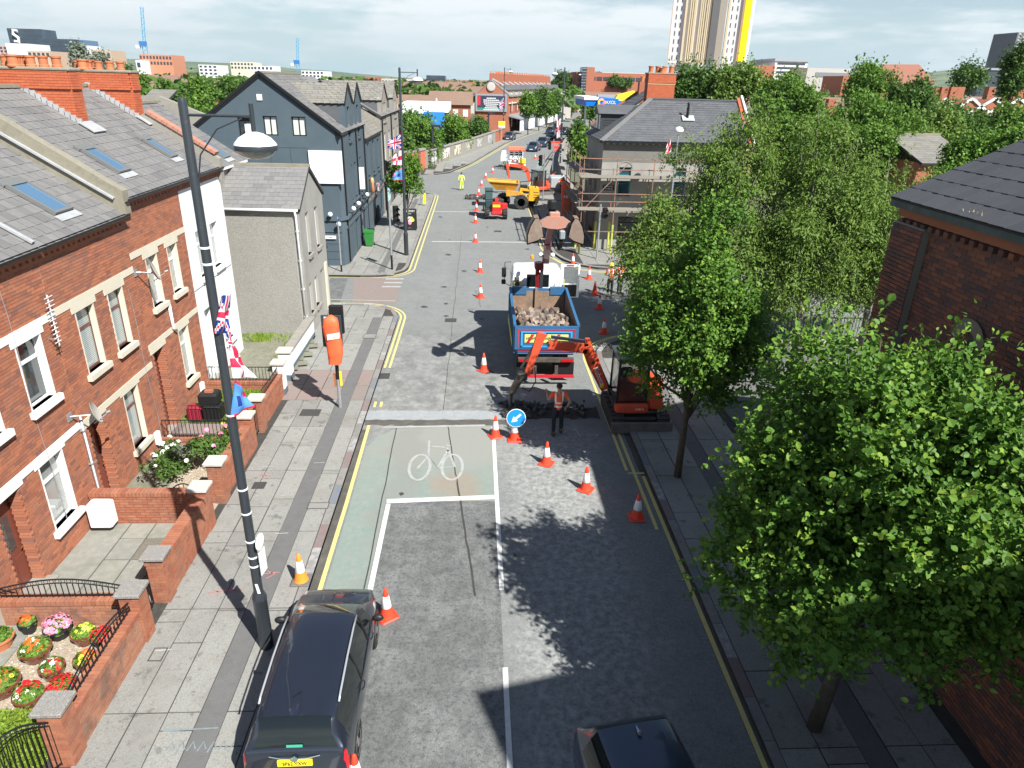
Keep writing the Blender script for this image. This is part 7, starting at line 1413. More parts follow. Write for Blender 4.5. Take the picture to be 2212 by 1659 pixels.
OV = stripe_mat('orange_vest',(.9,.12,.02),[(1.0,1.06),(1.13,1.18)],True); YJ = stripe_mat('yellow_jacket',(.6,.85,.08),[(1.0,1.06),(1.2,1.26)]); YT = stripe_mat('yellow_trousers',(.6,.85,.08),[(.25,.31),(.4,.46)]); OJ = stripe_mat('orange_jacket',(.85,.13,.02),[(1.0,1.06),(1.2,1.26)])
HAIR = M('brown_hair', (.05, .03, .018), .9)
def person(lab,loc,rz,H_=1.78,top=OV,legs=DCLOTH,boots=M('boots',(.08,.06,.04),.8),helmet=None,hair=HAIR,armL=((.30,.02,1.15),(.27,-.02,.9)),armR=((-.30,.02,1.15),(-.27,-.02,.9)),step=.0,lean=0.,sleeves='short',spread=.1,headtilt=0):
    """faces -y in its own frame before rz; arm = elbow and wrist, metres for a 1.78 m figure"""
    t = T('person', lab, 'person', loc, rz=rz, world=False); k = H_/1.78; V = lambda p: Vector(p)*k
    hip = (0,0,.93); chest = (0,-lean*.4,1.3); neck = (0,-lean*.6,1.5); head = (0,-lean*.8-.02-headtilt*.05,1.63); LE,LW = armL; RE,RW = armR; sh = 1.44
    fl, frt = (spread, step, .06), (-spread, -step, .06); kl, kr = (spread*.95, step*.45-.03, .5), (-spread*.95, -step*.45-.03, .5)
    body = [hip,(0,-lean*.2,1.1),chest,neck,head,(0,head[1]-.0,1.72),(.17,chest[1],sh),LE,LW,(-.17,chest[1],sh),RE,RW,(.09,0,.9),kl,fl,(-.09,0,.9),kr,frt]
    ed = [(0,1),(1,2),(2,3),(3,4),(4,5),(2,6),(6,7),(7,8),(2,9),(9,10),(10,11),(0,12),(12,13),(13,14),(0,15),(15,16),(16,17)]
    rad = [.1, .1, .11, .052, .088, .075, .052, .038, .028, .052, .038, .028, .08, .052, .038, .08, .052, .038]
    skin('body', [V(p) for p in body], ed, [r*k for r in rad], SKIN, t)
    # face
    fc = V(head); MB().ball(fc+V((0, -.095, -.005)), .018*k, 8, 6, (.8, 1, 1.3)).build('nose', SKIN, t, True)
    for s in (-1,1): MB().ball(fc+V((s*.033,-.082,.02)),.011*k,8,6).build('eye',BLACK,t,True); MB().ball(fc+V((s*.088,0,0)),.024*k,8,6,(.4,.8,1.2)).build('ear',SKIN,t,True)
    MB().ball(fc+V((0, -.08, -.045)), .02*k, 8, 4, (1.2, .5, .3)).build('mouth', M('lips', (.3, .1, .08), .6), t, True)
    if helmet: MB().lathe([(.14*k,-.01),(.135*k,.0),(.115*k,.03),(.11*k,.08),(.07*k,.13),(.01,.145)],fc+V((0,-.01,.05)),14).build('hard_hat',helmet,t,smooth=60)
    else: MB().ball(fc+V((0, .018, .035)), .1*k, 12, 8, (.98, 1, .92)).build('hair', hair, t, True)
    skin('trousers',[V(p) for p in ((0,0,1.04),(0,0,.93),(.095,0,.84),kl,(fl[0],fl[1],.12),(-.095,0,.84),kr,(frt[0],frt[1],.12))],[(0,1),(1,2),(2,3),(3,4),(1,5),(5,6),(6,7)],[r*k for r in (.12,.12,.098,.075,.068,.098,.075,.068)],legs,t)
    el = lambda a, b, f: tuple(Vector(a).lerp(Vector(b), f)); f = .7 if sleeves == 'short' else 1
    tv = [(0,0,.84),(0,-lean*.2,1.12),chest,(0,neck[1],1.46),(.175,chest[1],sh),el((.175,chest[1],sh),LE,f),(-.175,chest[1],sh),el((-.175,chest[1],sh),RE,f)]; te = [(0,1),(1,2),(2,3),(2,4),(4,5),(2,6),(6,7)]; tr2 = [.13,.125,.135,.085,.075,.06,.075,.06]
    if sleeves != 'short': tv += [el(LE, LW, .85), el(RE, RW, .85)]; te += [(5, 8), (7, 9)]; tr2 += [.048, .048]
    skin('jacket', [V(p) for p in tv], te, [r*k for r in tr2], top, t)
    for (w_, e_) in ((LW, LE), (RW, RE)):
        d = (Vector(w_)-Vector(e_)).normalized(); pm = Vector(w_)+d*.05; sd = d.cross(Vector((0,1,.2))).normalized(); hv = [Vector(w_),pm]; he = [(0,1)]; hr = [.026,.03]
        for q in range(4):
            o_ = sd*(.024-.016*q); a = pm+o_+d*.03; b = a+d*(.03+.006*(q in (1,2)))+Vector((0,-.012,0)); i = len(hv); hv += [a,b,b+d*.02+Vector((0,-.015,0))]; he += [(1,i),(i,i+1),(i+1,i+2)]; hr += [.010,.009,.007]
        i = len(hv); hv += [Vector(w_)+d*.03+sd*.035, Vector(w_)+d*.065+sd*.05]; he += [(0, i), (i, i+1)]; hr += [.011, .009]
        skin('hand', [V(p) for p in hv], he, [r*k for r in hr], SKIN, t, 1)
    for (x,y,z) in (fl,frt): MB().ring([[V((x+a*.055*w_,y+.06-yy,z_)) for a,z_ in ((-1,0),(1,0),(.8,h_),(-.8,h_))] for yy,w_,h_ in ((0,.8,.1),(.05,.95,.14),(.13,1,.09),(.24,1,.06),(.29,.6,.03))]).build('boot',boots,t,smooth=60)
    return t
p = G(1203,938); person('worker in an orange reflective vest and dark trousers, back to the camera, beside the breaker',p,math.pi,1.82,OV,DCLOTH,armL=((.33,.05,1.2),(.36,-.2,1.35)),armR=((-.34,.06,1.18),(-.25,.02,.95)),spread=.13,step=.1)
p = G(997,411); person('worker in yellow high visibility clothes crossing the road alone',p,math.pi-.2,1.8,YJ,YT,sleeves='long',step=.14,hair=HAIR)
p = G(1089,361); person('worker in yellow high visibility clothes beside the open door of the pickup',p,math.pi,1.85,YJ,YT,sleeves='long',spread=.12)
p = G(1316,640); person('worker in orange vest and yellow helmet holding a device, half hidden by leaves',p,-.3,1.78,OV,DCLOTH,helmet=YELLP,armL=((.28,-.05,1.15),(.12,-.28,1.2)),armR=((-.28,-.05,1.15),(-.1,-.28,1.2)))
p = G(1337,634); person('second worker in orange beside the one with the yellow helmet',p,.5,1.75,OV,DCLOTH,armL=((.28,-.05,1.15),(.15,-.28,1.15)),armR=((-.28,-.05,1.15),(-.15,-.28,1.15)))
p = G(1212,420); person('worker in an orange jacket and white helmet leaning against the low wall',p,math.pi-.6,1.78,OJ,M('brown_trousers',(.09,.05,.04),.9),helmet=WPVC,sleeves='long',lean=.3)
p = G(1190, 405); person('worker in orange bending over beside the grey machine', p, 1.2, 1.7, OJ, OJ, sleeves='long', lean=.5)
p = G(1255, 335); person('pedestrian in black clothes on the far pavement behind the lamp post', p, .3, 1.75, DCLOTH, DCLOTH, sleeves='long')
# ------------------------------------------------------------------ trees
rng = np.random.default_rng(11)
LEAF = MB(); LEAF.v = [(0,-.5,0),(.32,-.15,.07),(.3,.2,.07),(0,.55,-.03),(-.3,.2,.07),(-.32,-.15,.07)]; LEAF._f((0,1,2,3)); LEAF._f((0,3,4,5))
LEAFME = {}
def leaves_mesh(name, P, Dr, Nn, S, mat, parent, wid=.42, solo_n=0, kind='stuff', rv=None):
    """P centres, Dr midrib directions, Nn normals, S sizes; two facets per leaf folded along the midrib"""
    n = len(P); Dr = Dr/np.linalg.norm(Dr,axis=1)[:,None]; B = np.cross(Nn,Dr); B /= np.linalg.norm(B,axis=1)[:,None]+1e-9; Nn = np.cross(Dr,B); S1 = S[:,None]
    if solo_n:
        off = np.array(LOC.get(parent.name, (0, 0, 0)))
        dist = np.linalg.norm(P-np.array([0,0,CH]),axis=1); idx = [i for i in np.argsort(dist)[:solo_n*3] if -20 < proj(*P[i])[0] < 2230 and -20 < proj(*P[i])[1] < 1680][:solo_n]
        if mat.name not in LEAFME: LEAFME[mat.name] = LEAF.mesh('leaf', mat)
        for i in idx:
            o = bpy.data.objects.new('leaf', LEAFME[mat.name]); COL.objects.link(o); o.parent = parent
            m = Matrix((Vector(B[i]*S[i]*wid/.32),Vector(Dr[i]*S[i]),Vector(Nn[i]*S[i]))).transposed().to_4x4(); m.translation = Vector(P[i]-off); o.matrix_basis = m
        keep = np.ones(n,bool); keep[idx] = False; P,Dr,Nn,B,S1 = P[keep],Dr[keep],Nn[keep],B[keep],S1[keep]; n = len(P); rv = rv[keep] if rv is not None else None
    if solo_n:
        K = np.array([(0,-.5,0),(.8,-.2,.09),(.75,.2,.08),(0,.6,-.05),(-.75,.2,.08),(-.8,-.2,.09)]); V = np.stack([P+B*S1*wid*k[0]+Dr*S1*k[1]+Nn*S1*k[2] for k in K],1); nv,FI = 6,[0,1,2,0,2,3,0,3,4,0,4,5]
    else: nv, FI = 4, [0, 1, 2, 0, 2, 3]
    nf = len(FI)//3
    if not solo_n: V = np.empty((n,4,3)); V[:,0] = P-Dr*S1*.5; V[:,1] = P+B*S1*wid+Nn*S1*.1; V[:,2] = P+Dr*S1*.55-Nn*S1*.06; V[:,3] = P-B*S1*wid+Nn*S1*.1
    off = np.array(LOC.get(parent.name, (0, 0, 0))) if parent else np.zeros(3)
    V = (V.reshape(-1, 3)-off); me = bpy.data.meshes.new(name); me.vertices.add(nv*n); me.vertices.foreach_set('co', V.ravel().astype(np.float32))
    b = (np.arange(n)*nv)[:,None]; F_ = (b+np.array(FI)[None]).ravel(); me.loops.add(3*nf*n); me.loops.foreach_set('vertex_index',F_.astype(np.int32)); me.polygons.add(nf*n)
    me.polygons.foreach_set('loop_start', (np.arange(nf*n)*3).astype(np.int32)); me.update(calc_edges=True)
    at = me.attributes.new('rnd','FLOAT','FACE'); at.data.foreach_set('value',np.repeat(rng.random(n) if rv is None else rv,nf).astype(np.float32)); me.materials.append(mat)
    o = bpy.data.objects.new(name, me); COL.objects.link(o); 
    if parent: o.parent = parent
    if kind: o['kind'] = kind
    return o
def tree(lab,x,y,crowns,n_shoot=900,per=9,ls=.1,mat=LF_MID,clumps=26,cr=.42,trunk=.14,z0=.1,droop=.1,slen=.35,group=None,name='tree',cat='tree',bark=BARK,wid=.42,solo_n=0,lean=(0,0),limbs=10,core=.0,holes=0.):
    t = T(name, lab, cat, (x, y, z0), group); C = []; Rr = []
    tot = sum(c[3]*c[5] for c in crowns)
    for (cx, cy, cz, rx, ry, rz) in crowns:
        k = max(4, int(clumps*rx*rz/tot)); u = rng.normal(size=(k, 3)); u /= np.linalg.norm(u, axis=1)[:, None]; r = rng.random(k)**.45*(1-cr*.75)
        C.append(np.array([cx, cy, cz])+u*r[:, None]*np.array([rx, ry, rz])); Rr.append(np.full(k, cr*min(rx, rz))*rng.uniform(.7, 1.25, k))
    C = np.concatenate(C); Rr = np.concatenate(Rr); w = Rr**2; w /= w.sum(); ctr = np.average(C, axis=0)
    ci = rng.choice(len(C), n_shoot, p=w); u = rng.normal(size=(n_shoot, 3)); u /= np.linalg.norm(u, axis=1)[:, None]
    out = (C[ci]-ctr); out /= np.linalg.norm(out, axis=1)[:, None]+.3; u = u+out*.35+np.array([0, 0, .25]); u /= np.linalg.norm(u, axis=1)[:, None]
    P0 = C[ci]+u*(Rr[ci]*rng.uniform(.6,1.05,n_shoot))[:,None]; D = u*.7+np.array([0,0,.45])+rng.normal(size=(n_shoot,3))*.35; D /= np.linalg.norm(D,axis=1)[:,None]
    lead = rng.random(n_shoot) < .14; D[lead] = D[lead]*.35+np.array([0,0,1.]); D /= np.linalg.norm(D,axis=1)[:,None]; f = rng.random((n_shoot,per)); L_ = slen*rng.uniform(.5,1.3,n_shoot)*np.where(lead,2.,1.); P = P0[:,None]+D[:,None]*(f*L_[:,None])[...,None]; P[...,2] -= droop*(f**2)*L_[:,None]
    P = P+rng.normal(size=P.shape)*ls*.55; P = P.reshape(-1,3); Dd = np.repeat(D,per,axis=0)+rng.normal(size=P.shape)*.8+np.array([0,0,-droop*2.5]); Nn = np.repeat(u,per,axis=0)*.55+np.array([.1,-.15,.75])+rng.normal(size=P.shape)*.45
    sh_ = np.repeat(rng.random(n_shoot),per); leaves_mesh('crown',P,Dd,Nn,ls*rng.uniform(.5,1.35,len(P)),mat,t,wid,solo_n,rv=np.clip(.02+.3*rng.random(len(P))+.4*sh_**1.5+.28*f.ravel()**2,.001,.999))
    b = MB(); zt = ctr[2]; tx,ty = ctr[0],ctr[1]; pts = [(x,y,z0),(x+(tx-x)*.15+lean[0],y+(ty-y)*.15+lean[1],z0+(zt-z0)*.35),(x+(tx-x)*.5,y+(ty-y)*.5,z0+(zt-z0)*.7),(tx,ty,zt+crowns[-1][5]*.5)]
    b.tube(pts, [trunk, trunk*.8, trunk*.6, trunk*.15], 9); tk = b.build('trunk', bark, t, True)
    lb_ = MB(); idx = rng.choice(len(C), min(limbs, len(C)), replace=False)
    for i in idx:
        s = Vector(pts[1]).lerp(Vector(pts[2]),random.random()); e = Vector(C[i]); m = s.lerp(e,.5)+Vector((0,0,-.1*(e-s).length)); lb_.tube([s,m,e,e+(e-s)*.15],[trunk*.45,trunk*.3,trunk*.12,.006],6)
    if limbs: lb_.build('limbs', bark, t, True, kind='stuff')
    return t
def crown_at(px, py, rx, ry, Y, ryd=None):    # crown seen at px, py with half sizes rx, ry in the photograph, standing at distance Y
    c = AY(px, py, Y); e = AY(px+rx, py, Y); k = AY(px, py-ry, Y); r = e[0]-c[0]; return (c[0], Y, c[2], r, ryd or r, k[2]-c[2])
tree('large linden tree close to the camera, overhanging the right pavement beside the church',5.95,8.4,[(6.0,8.5,4.0,2.45,2.6,2.2),(5.8,8.4,5.5,2.1,2.2,2.0)],6600,16,.082,LF_LIN,130,.21,.13,wid=.44,slen=.5,solo_n=300,lean=(.12,0),limbs=24)
tree('linden tree with a conical crown beside the mini excavator',5.78,16.8,[(5.8,16.85,4.1,2.25,2.1,1.8),(5.75,16.8,5.4,1.8,1.7,1.5),(5.85,16.8,7.0,.9,.9,1.15)],5200,14,.082,LF_LIN,110,.24,.11,wid=.44,slen=.42,solo_n=300,limbs=20)
for lab,x,y,cr_,n in (('feathery cherry tree nearest to the corner building, its twigs reaching over the road',9.6,27.0,[(9.0,27.5,3.9,3.2,2.6,2.8),(10.2,28,7.0,1.7,1.6,2.6),(7.2,27.2,4.2,1.8,1.5,1.8),(9.6,28,7.0,2.3,1.8,1.7),(10.3,28.5,8.6,.7,.7,1.6),(11.4,29,8.2,2.0,1.4,1.2)],6600),('feathery cherry tree in the middle of the group behind the railings',13.3,26.4,[(13.0,27.2,4.4,3.4,2.8,3.5),(13.0,27.5,7.6,2.6,1.8,1.8)],5200),('feathery cherry tree at the right of the group, next to the church roof',16.6,27.2,[(16.6,27.6,4.3,3.0,2.6,3.3),(16.2,27.6,6.6,1.9,1.7,1.5)],3200)):
    tree(lab,x,y,cr_,n,10,.135,LF_CHE,80,.17,.16,droop=.5,slen=.95,wid=.22,bark=BARKL,limbs=44,group='cherry trees behind the railings')
GT = 'trees beyond the side street'
for a in (('tall bright tree directly behind the brick gable of the scaffolded house',1700,290,80,95,57,LF_MID,2200),('broad green tree filling the gap left of the church roof',1990,330,90,80,50,LF_CHE,2200),('broad bright green tree rising behind the cherry trees',1855,320,145,150,46,LF_MID,3600),('round green tree behind the corner building roof, right of its gable',1700,215,75,55,62,LF_MID,1400),('dark green tree showing above the slate roof next to the chimney',1500,190,62,40,78,LF_DRK,1000),('pale green tree above the slate roof, left of the round one',1590,190,55,38,74,LF_CHE,900),('wide dark green tree in front of the terrace with white gables',2060,290,120,62,62,LF_DRK,2200),('yellow green tree touching the church roof edge',2130,360,95,75,34,LF_LIN,1800),('dark tree cut off by the right edge above the church roof',2200,150,26,45,70,LF_DRK,600),('green tree at the far right above the white gables',2190,280,50,50,52,LF_MID,700),('bushy tree on the skyline before the brown hipped roof',1880,178,45,30,70,LF_MID,700),('green tree between the grey hospital block and the brown roof',1960,225,60,50,66,LF_DRK,900),('small round tree on the skyline right of the brown roof',2090,170,30,22,130,LF_DRK,400)):
    lab, px, py, rx, ry, Y, mt, n = a; c = crown_at(px, py, rx, ry, Y); sc = Y/45
    tree(lab,c[0],Y,[c,(c[0]-c[3]*.35,Y-.5,max(1.5,c[2]-c[5]*.7),c[3]*.9,c[3]*.7,c[5]*.9)],n+n//2,10,.17*sc**.8,mt,40,.34,.2,slen=.6*sc,limbs=12,group=GT)
GL_ = 'trees behind the terrace'
for a in (('bushy tree behind the terrace roofs, left of the dark gable',345,185,62,42,66,LF_DRK,1500),('green tree behind the dark gable building, middle of the left tree line',430,188,66,40,70,LF_MID,1500),('green tree directly left of the dark gable apex',510,185,52,35,74,LF_DRK,1200),('small dark tree at the left end of the left tree line',258,142,36,24,80,LF_DRK,600),('low trees behind the set back house',400,215,90,28,60,LF_MID,1200),('tree at the foot of the small tower crane',300,165,30,26,72,LF_MID,500),('tree behind the white block, right of the dark gable',660,168,18,12,110,LF_DRK,250)):
    lab,px,py,rx,ry,Y,mt,n = a; c = crown_at(px,py,rx,ry,Y); c = (*c[:2],c[2]-1.,*c[3:]); tree(lab,c[0],Y,[c,(c[0],Y,c[2]*.6,c[3]*.9,c[4]*.8,c[2]*.45)],n+700,10,.24,mt,46,.3,.2,slen=.5,limbs=8,group=GL_)
for lab,px,py,rx,ry in (('silvery willow behind the chimney stacks, taller one',172,128,15,24),('silvery willow behind the chimney stacks, lower one',215,142,27,12)):
    c = crown_at(px, py, rx, ry, 62); tree(lab, c[0], 62, [c], 420, 10, .17, LF_SIL, 20, .3, .15, slen=.5, limbs=4, group='silvery willows')
c = crown_at(878,385,36,62,51.5); tree('small street tree behind the lamp post with flags',-5.0,51.5,[c],1500,9,.14,LF_MID,26,.38,.09,slen=.4,limbs=12)
for lab,px,py,rx,ry,Y,mt in (('large shrub mass behind the poster wall, nearest',905,300,50,58,96,LF_MID),('shrub spilling over the red graffiti wall',890,365,45,32,92,LF_DRK),('shrub behind the poster wall, middle',985,290,48,32,112,LF_MID),('shrub behind the poster wall, far end',1035,285,34,22,128,LF_DRK),('shrub at the foot of the grey stucco house on the far corner',870,330,20,30,88,LF_DRK)):
    c = crown_at(px,py,rx,ry,Y); tree(lab,c[0],Y,[c,(c[0],Y,max(1.2,c[2]-c[5]*.6),c[3],c[3]*.7,c[5]*.7)],1500,9,.3,mt,30,.36,.1,slen=.9,limbs=4,group='shrubs behind the poster wall',name='shrub',cat='shrub')
for i,(px,py,rx,ry,Y) in enumerate(((1142,232,15,24,152),(1166,222,14,30,165),(1182,228,12,24,178),(1198,222,11,27,192),(1236,215,17,24,235),(1215,175,24,16,300),(1290,175,40,14,320),(1335,180,36,14,300),(1275,240,18,14,175),(1252,300,12,22,100),(1258,335,16,26,78))):
    lab = ('first street tree in front of the billboard terrace','second and tallest street tree in front of the billboard terrace','third street tree in front of the billboard terrace','fourth street tree in front of the billboard terrace','street tree by the far bend of the road','tree beyond the far end of the terrace','tree line below the dark glass stair tower','tree line right of the dark glass stair tower','tree below the blue filling station canopy','shrub behind the low wall on the right of the far road','shrub behind the low wall beside the corner building')[i]
    c = crown_at(px,py,rx,ry,Y); xg = c[0]; tree(lab,xg,Y,[c],900,9,.3+Y*.001,LF_DRK if i % 2 else LF_MID,22,.4,.12,slen=.9,limbs=3,group='street trees of the far road' if i < 5 else None,name='street_tree' if i < 5 else 'tree')
# ------------------------------------------------------------------ church on the right
ch = T('church', 'large dark brick church with a slate roof, in shade at the right edge', 'church', (8.6, 4, .1)); XC = 8.6
def chole(): return [(13.75-11.15, 13.75-10.75, 4.6, 6.55), (13.75-7.2, 13.75-6.8, 4.6, 6.55)]
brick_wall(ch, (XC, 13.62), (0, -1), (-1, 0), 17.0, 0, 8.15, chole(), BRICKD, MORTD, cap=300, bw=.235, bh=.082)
m = MB(); m.box(XC-.14, 12.75, 0, XC, 13.75, 8.0); m.box(XC-.14, 9.35, 0, XC, 9.9, 7.9); m.box(XC-.14, 5.4, 0, XC, 6.0, 7.9)
bt = m.build('buttress', MORTD, ch, kind='stuff'); its = []
for (y0, y1) in ((12.75, 13.75), (9.35, 9.9), (5.4, 6.0)):
    z = .1; row = 0
    while z < 7.95:
        y = y0-(row % 2)*.118
        while y < y1:
            a, b = max(y, y0)+.004, min(y+.235, y1)-.004; y += .235
            if b-a > .04: its.append(((XC-.14-.012, (a+b)/2, z+.037), (.03, 0, 0), (0, b-a, 0), (0, 0, .07)))
        z += .082; row += 1
pieces('brick', bt, its, BRICKD, 300)
for (yc) in (10.95, 7.0):
    w_ = MB(); w_.box(XC+.1,yc-.2,4.6,XC+.14,yc+.2,6.4); wn = w_.build('lancet_window',glassmat('church_glass',(.012,.014,.02)),ch); ar = MB()
    ar.ring([[(XC-.05,yc+r*math.cos(a),6.4+r*math.sin(a)) for a in [math.pi*k/10 for k in range(11)]] for r in (.2,.42)],close=False,cap=False); ar.box(XC-.045,yc-.34,6.4,XC-.02,yc-.2,6.42); ar.build('arch_hood',M('church_stone',(.2,.16,.13),.9),wn)
its = [((XC-.06,13.6-.24*i,8.02),(.1,0,0),(0,.12,0),(0,0,.1)) for i in range(60)]; pieces('dentil',ch,its,BRICKD,60); MB().box(XC-.1,-4,8.1,XC+.05,13.75,8.28).build('cornice',M('church_cornice',(.3,.11,.06),.9,noise=[(4,.4,(.2,.09,.06))]),ch)
MB().box(XC-.26,-4,8.28,XC-.06,13.85,8.42).build('stone_gutter',M('mossy_gutter',(.07,.085,.08),.9,noise=[(5,.6,(.13,.14,.14))]),ch); sC = .47
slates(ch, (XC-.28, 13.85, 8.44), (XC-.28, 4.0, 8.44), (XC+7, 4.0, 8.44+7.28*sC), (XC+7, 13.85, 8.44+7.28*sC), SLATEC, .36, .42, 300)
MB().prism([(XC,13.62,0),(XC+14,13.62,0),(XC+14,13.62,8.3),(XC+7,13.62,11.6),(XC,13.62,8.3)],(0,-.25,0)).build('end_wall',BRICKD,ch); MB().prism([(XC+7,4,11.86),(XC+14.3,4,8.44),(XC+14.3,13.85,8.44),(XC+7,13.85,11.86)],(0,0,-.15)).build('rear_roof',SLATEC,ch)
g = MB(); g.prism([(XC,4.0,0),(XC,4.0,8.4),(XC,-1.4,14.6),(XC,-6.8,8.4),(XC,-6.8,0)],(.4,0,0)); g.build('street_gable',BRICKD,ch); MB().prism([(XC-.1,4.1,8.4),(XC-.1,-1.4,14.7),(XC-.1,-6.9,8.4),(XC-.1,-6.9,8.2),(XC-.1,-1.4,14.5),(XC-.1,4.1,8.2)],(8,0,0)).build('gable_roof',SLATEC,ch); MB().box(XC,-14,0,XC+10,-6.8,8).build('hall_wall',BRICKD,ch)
dg_ = MB()
for i in range(40): x_ = XC-.1+random.uniform(-.08,.08); y_ = 11.55+random.gauss(0,.12); dg_.tube([(x_,y_,8.42),(x_+random.uniform(-.06,.06),y_+random.uniform(-.08,.08),8.42+random.uniform(.06,.16))],.004,3)
o = dg_.build('dry_grass', M('straw', (.5, .4, .2), .9)); tag(o, 'tuft of dry grass in the church gutter', 'grass', kind='stuff')
t = T('railing','black railing with stone kerb behind the trees at the corner of the side street','railing',(12,28.0,.1)); MB().beam((9.2,28.0,1.2),(18,28.2,1.2),.04,.04).build('top_rail',BMETAL,t); MB().beam((9.2,28.0,.3),(18,28.2,.3),.04,.04).build('bottom_rail',BMETAL,t); pieces('bar',t,[((9.3+.14*i,28.0+.003*i,.7),(.02,0,0),(0,.02,0),(0,0,1.1)) for i in range(62)],BMETAL,70); MB().box(9.2,27.9,.1,18,28.1,.25).build('kerb',CREAM,t)
sheet('churchyard',[(8.6,13.9),(30,13.9),(30,27.8),(8.6,27.8)],.13,M('tarmac_yard',(.13,.13,.125),.9,noise=[(1,.5,(.09,.09,.085))]))
# ------------------------------------------------------------------ corner building with scaffolding
cb2 = T('scaffolded_corner_house','grey rendered corner house with a dark slate hip roof, under scaffolding','house',(8.05,46,.1)); X0c,Y0c = 8.05,46.0
ops = [(9.2,9.98,3.65,4.6),(9.2,9.98,4.9,5.45),(12.9,13.6,3.65,4.6),(12.9,13.6,4.9,5.45),(9.4,11.2,.1,2.3),(12.0,13.6,.1,2.3)]; m = MB()
for (a, b, c, d) in rect_cells(X0c, 17.2, 0, 7.0, ops): m.box(a, Y0c, c, b, Y0c+.3, d)
for (a,b,c,d) in rect_cells(Y0c+.3,52.8,0,7.0,[(47.6,48.5,3.7,5.3),(49.8,50.7,3.7,5.3),(47.2,51.5,.4,2.4)]): m.box(X0c,a,c,X0c+.3,b,d)
m.box(17.2,Y0c,0,17.5,52,7.0); m.build('wall',CREND,cb2); mb2 = MB().box(X0c+.0,Y0c-.006,5.75,17.0,Y0c,6.95); mb2.build('darker_render_band',M('darker_render',(.15,.145,.13),.9,noise=[(1.2,.5,(.19,.18,.165))],bump=(30,.3,.01)),cb2)  # top of the front wall, up to the eaves, in a darker tone
TEAL = M('teal_frame', (.04, .32, .36), .4); TG = M('teal_glass', (.02, .05, .07), .05, coat=.8)
for (a, b, c, d) in ops[:4]: winY(cb2, a, b, c, d, TEAL, TG, Y0c, mid=False, sill=CREND2)
for (a, b, c, d) in ops[4:]: MB().box(a, Y0c+.15, c, b, Y0c+.2, d).build('shop_window', CGL, cb2)
MB().ring([[(9.59+r*math.cos(a),Y0c-.03,5.42+r*.8*math.sin(a)) for a in [math.pi*k/8 for k in range(9)]] for r in (.42,.52)],close=False,cap=False).build('arch_hood',CREND2,cb2)
for (a, b, c, d) in ((47.6, 48.5, 3.7, 5.3), (49.8, 50.7, 3.7, 5.3)): window(cb2, a, b, c, d, TEAL, TG, X=X0c, nx=-1, split=.5)
sg = MB().box(8.22,Y0c-.05,3.98,8.95,Y0c-.01,4.32).build('street_name_plate',BLACK,cb2); text('DONEGALL',.13,WPVC,sg,frame((8.585,Y0c-.055,4.23),(1,0,0),(0,0,1)),sx=.85); text('AVENUE',.13,WPVC,sg,frame((8.585,Y0c-.055,4.08),(1,0,0),(0,0,1)),sx=.85)
its = [((8.3+.42*i, Y0c-.05, 6.9), (.1, 0, 0), (0, .12, 0), (0, 0, .1)) for i in range(21)]; pieces('eaves_bracket', cb2, its, CREAM, 30)
E1, E2 = (X0c-.2, Y0c-.25, 7.05), (17.4, Y0c-.25, 7.05); R1, R2_ = (11.6, 49.3, 9.5), (17.4, 49.3, 9.5)
slates(cb2,E1,E2,R2_,R1,SLATED,.36,.27,300); slates(cb2,(X0c-.2,53.0,7.05),E1,R1,(11.6,49.4,9.5),SLATED,.36,.27,200); slates(cb2,(17.4,53,7.05),(X0c-.2,53,7.05),R1,R2_,SLATED,.6,.6,10)
MB().beam(E1,Vector(R1)+Vector((0,0,.03)),.3,.08).build('hip_ridge',SLATE,cb2); MB().beam(Vector(R1)+Vector((0,0,.02)),Vector(R2_)+Vector((0,0,.02)),.3,.08).build('ridge',SLATED,cb2); MB().beam((X0c-.25,Y0c-.3,6.98),(17.4,Y0c-.3,6.98),.12,.12).beam((X0c-.25,Y0c-.3,6.98),(X0c-.25,53,6.98),.12,.12).build('gutter',BMETAL,cb2)
for s in (1,): 
    g = MB().prism([(17.4,45.7,6.9),(17.4,49.3,9.7),(17.4,53,6.9)],(.3,0,0)).build('brick_gable',BRICKO,cb2); MB().box(17.2,45.8,0,17.72,46.1,7).build('yellow_quoins',M('buff_brick',(.5,.4,.22),.85,noise=[(8,.5,(.38,.3,.18))]),cb2)
    MB().prism([(17.65,45.5,6.8),(17.65,45.5,7.0),(17.65,49.3,9.85),(17.65,53.2,7.0),(17.65,53.2,6.8),(17.65,49.3,9.65)],(.12,0,0)).build('white_verge',WPVC,cb2)
c1 = AY(1395,213,50.2); c2 = AY(1453,213,50.2); ct = AY(1395,160,50.2); chm = chimney(cb2,c1[0],c2[0],50.0,50.9,8.6,ct[2],4,pots_y=[],cap=150,mb_=BRICKO); potsX(chm,[c1[0]+(c2[0]-c1[0])*(i+.5)/4 for i in range(4)],50.45,ct[2]+.05,.16,.4); MB().box(c1[0]-.01,49.98,c1[2]+.9,c2[0]+.01,50.0,c1[2]+1.0).build('buff_band',MATS['buff_brick'],chm)
MB().box(12.2,56,9,12.75,56.6,10.55).build('lower_chimney',BRICKF,cb2); MB().lathe([(.14,0),(.16,.35)],(12.45,56.3,10.55),12).build('chimney_pot',TERRA,cb2)
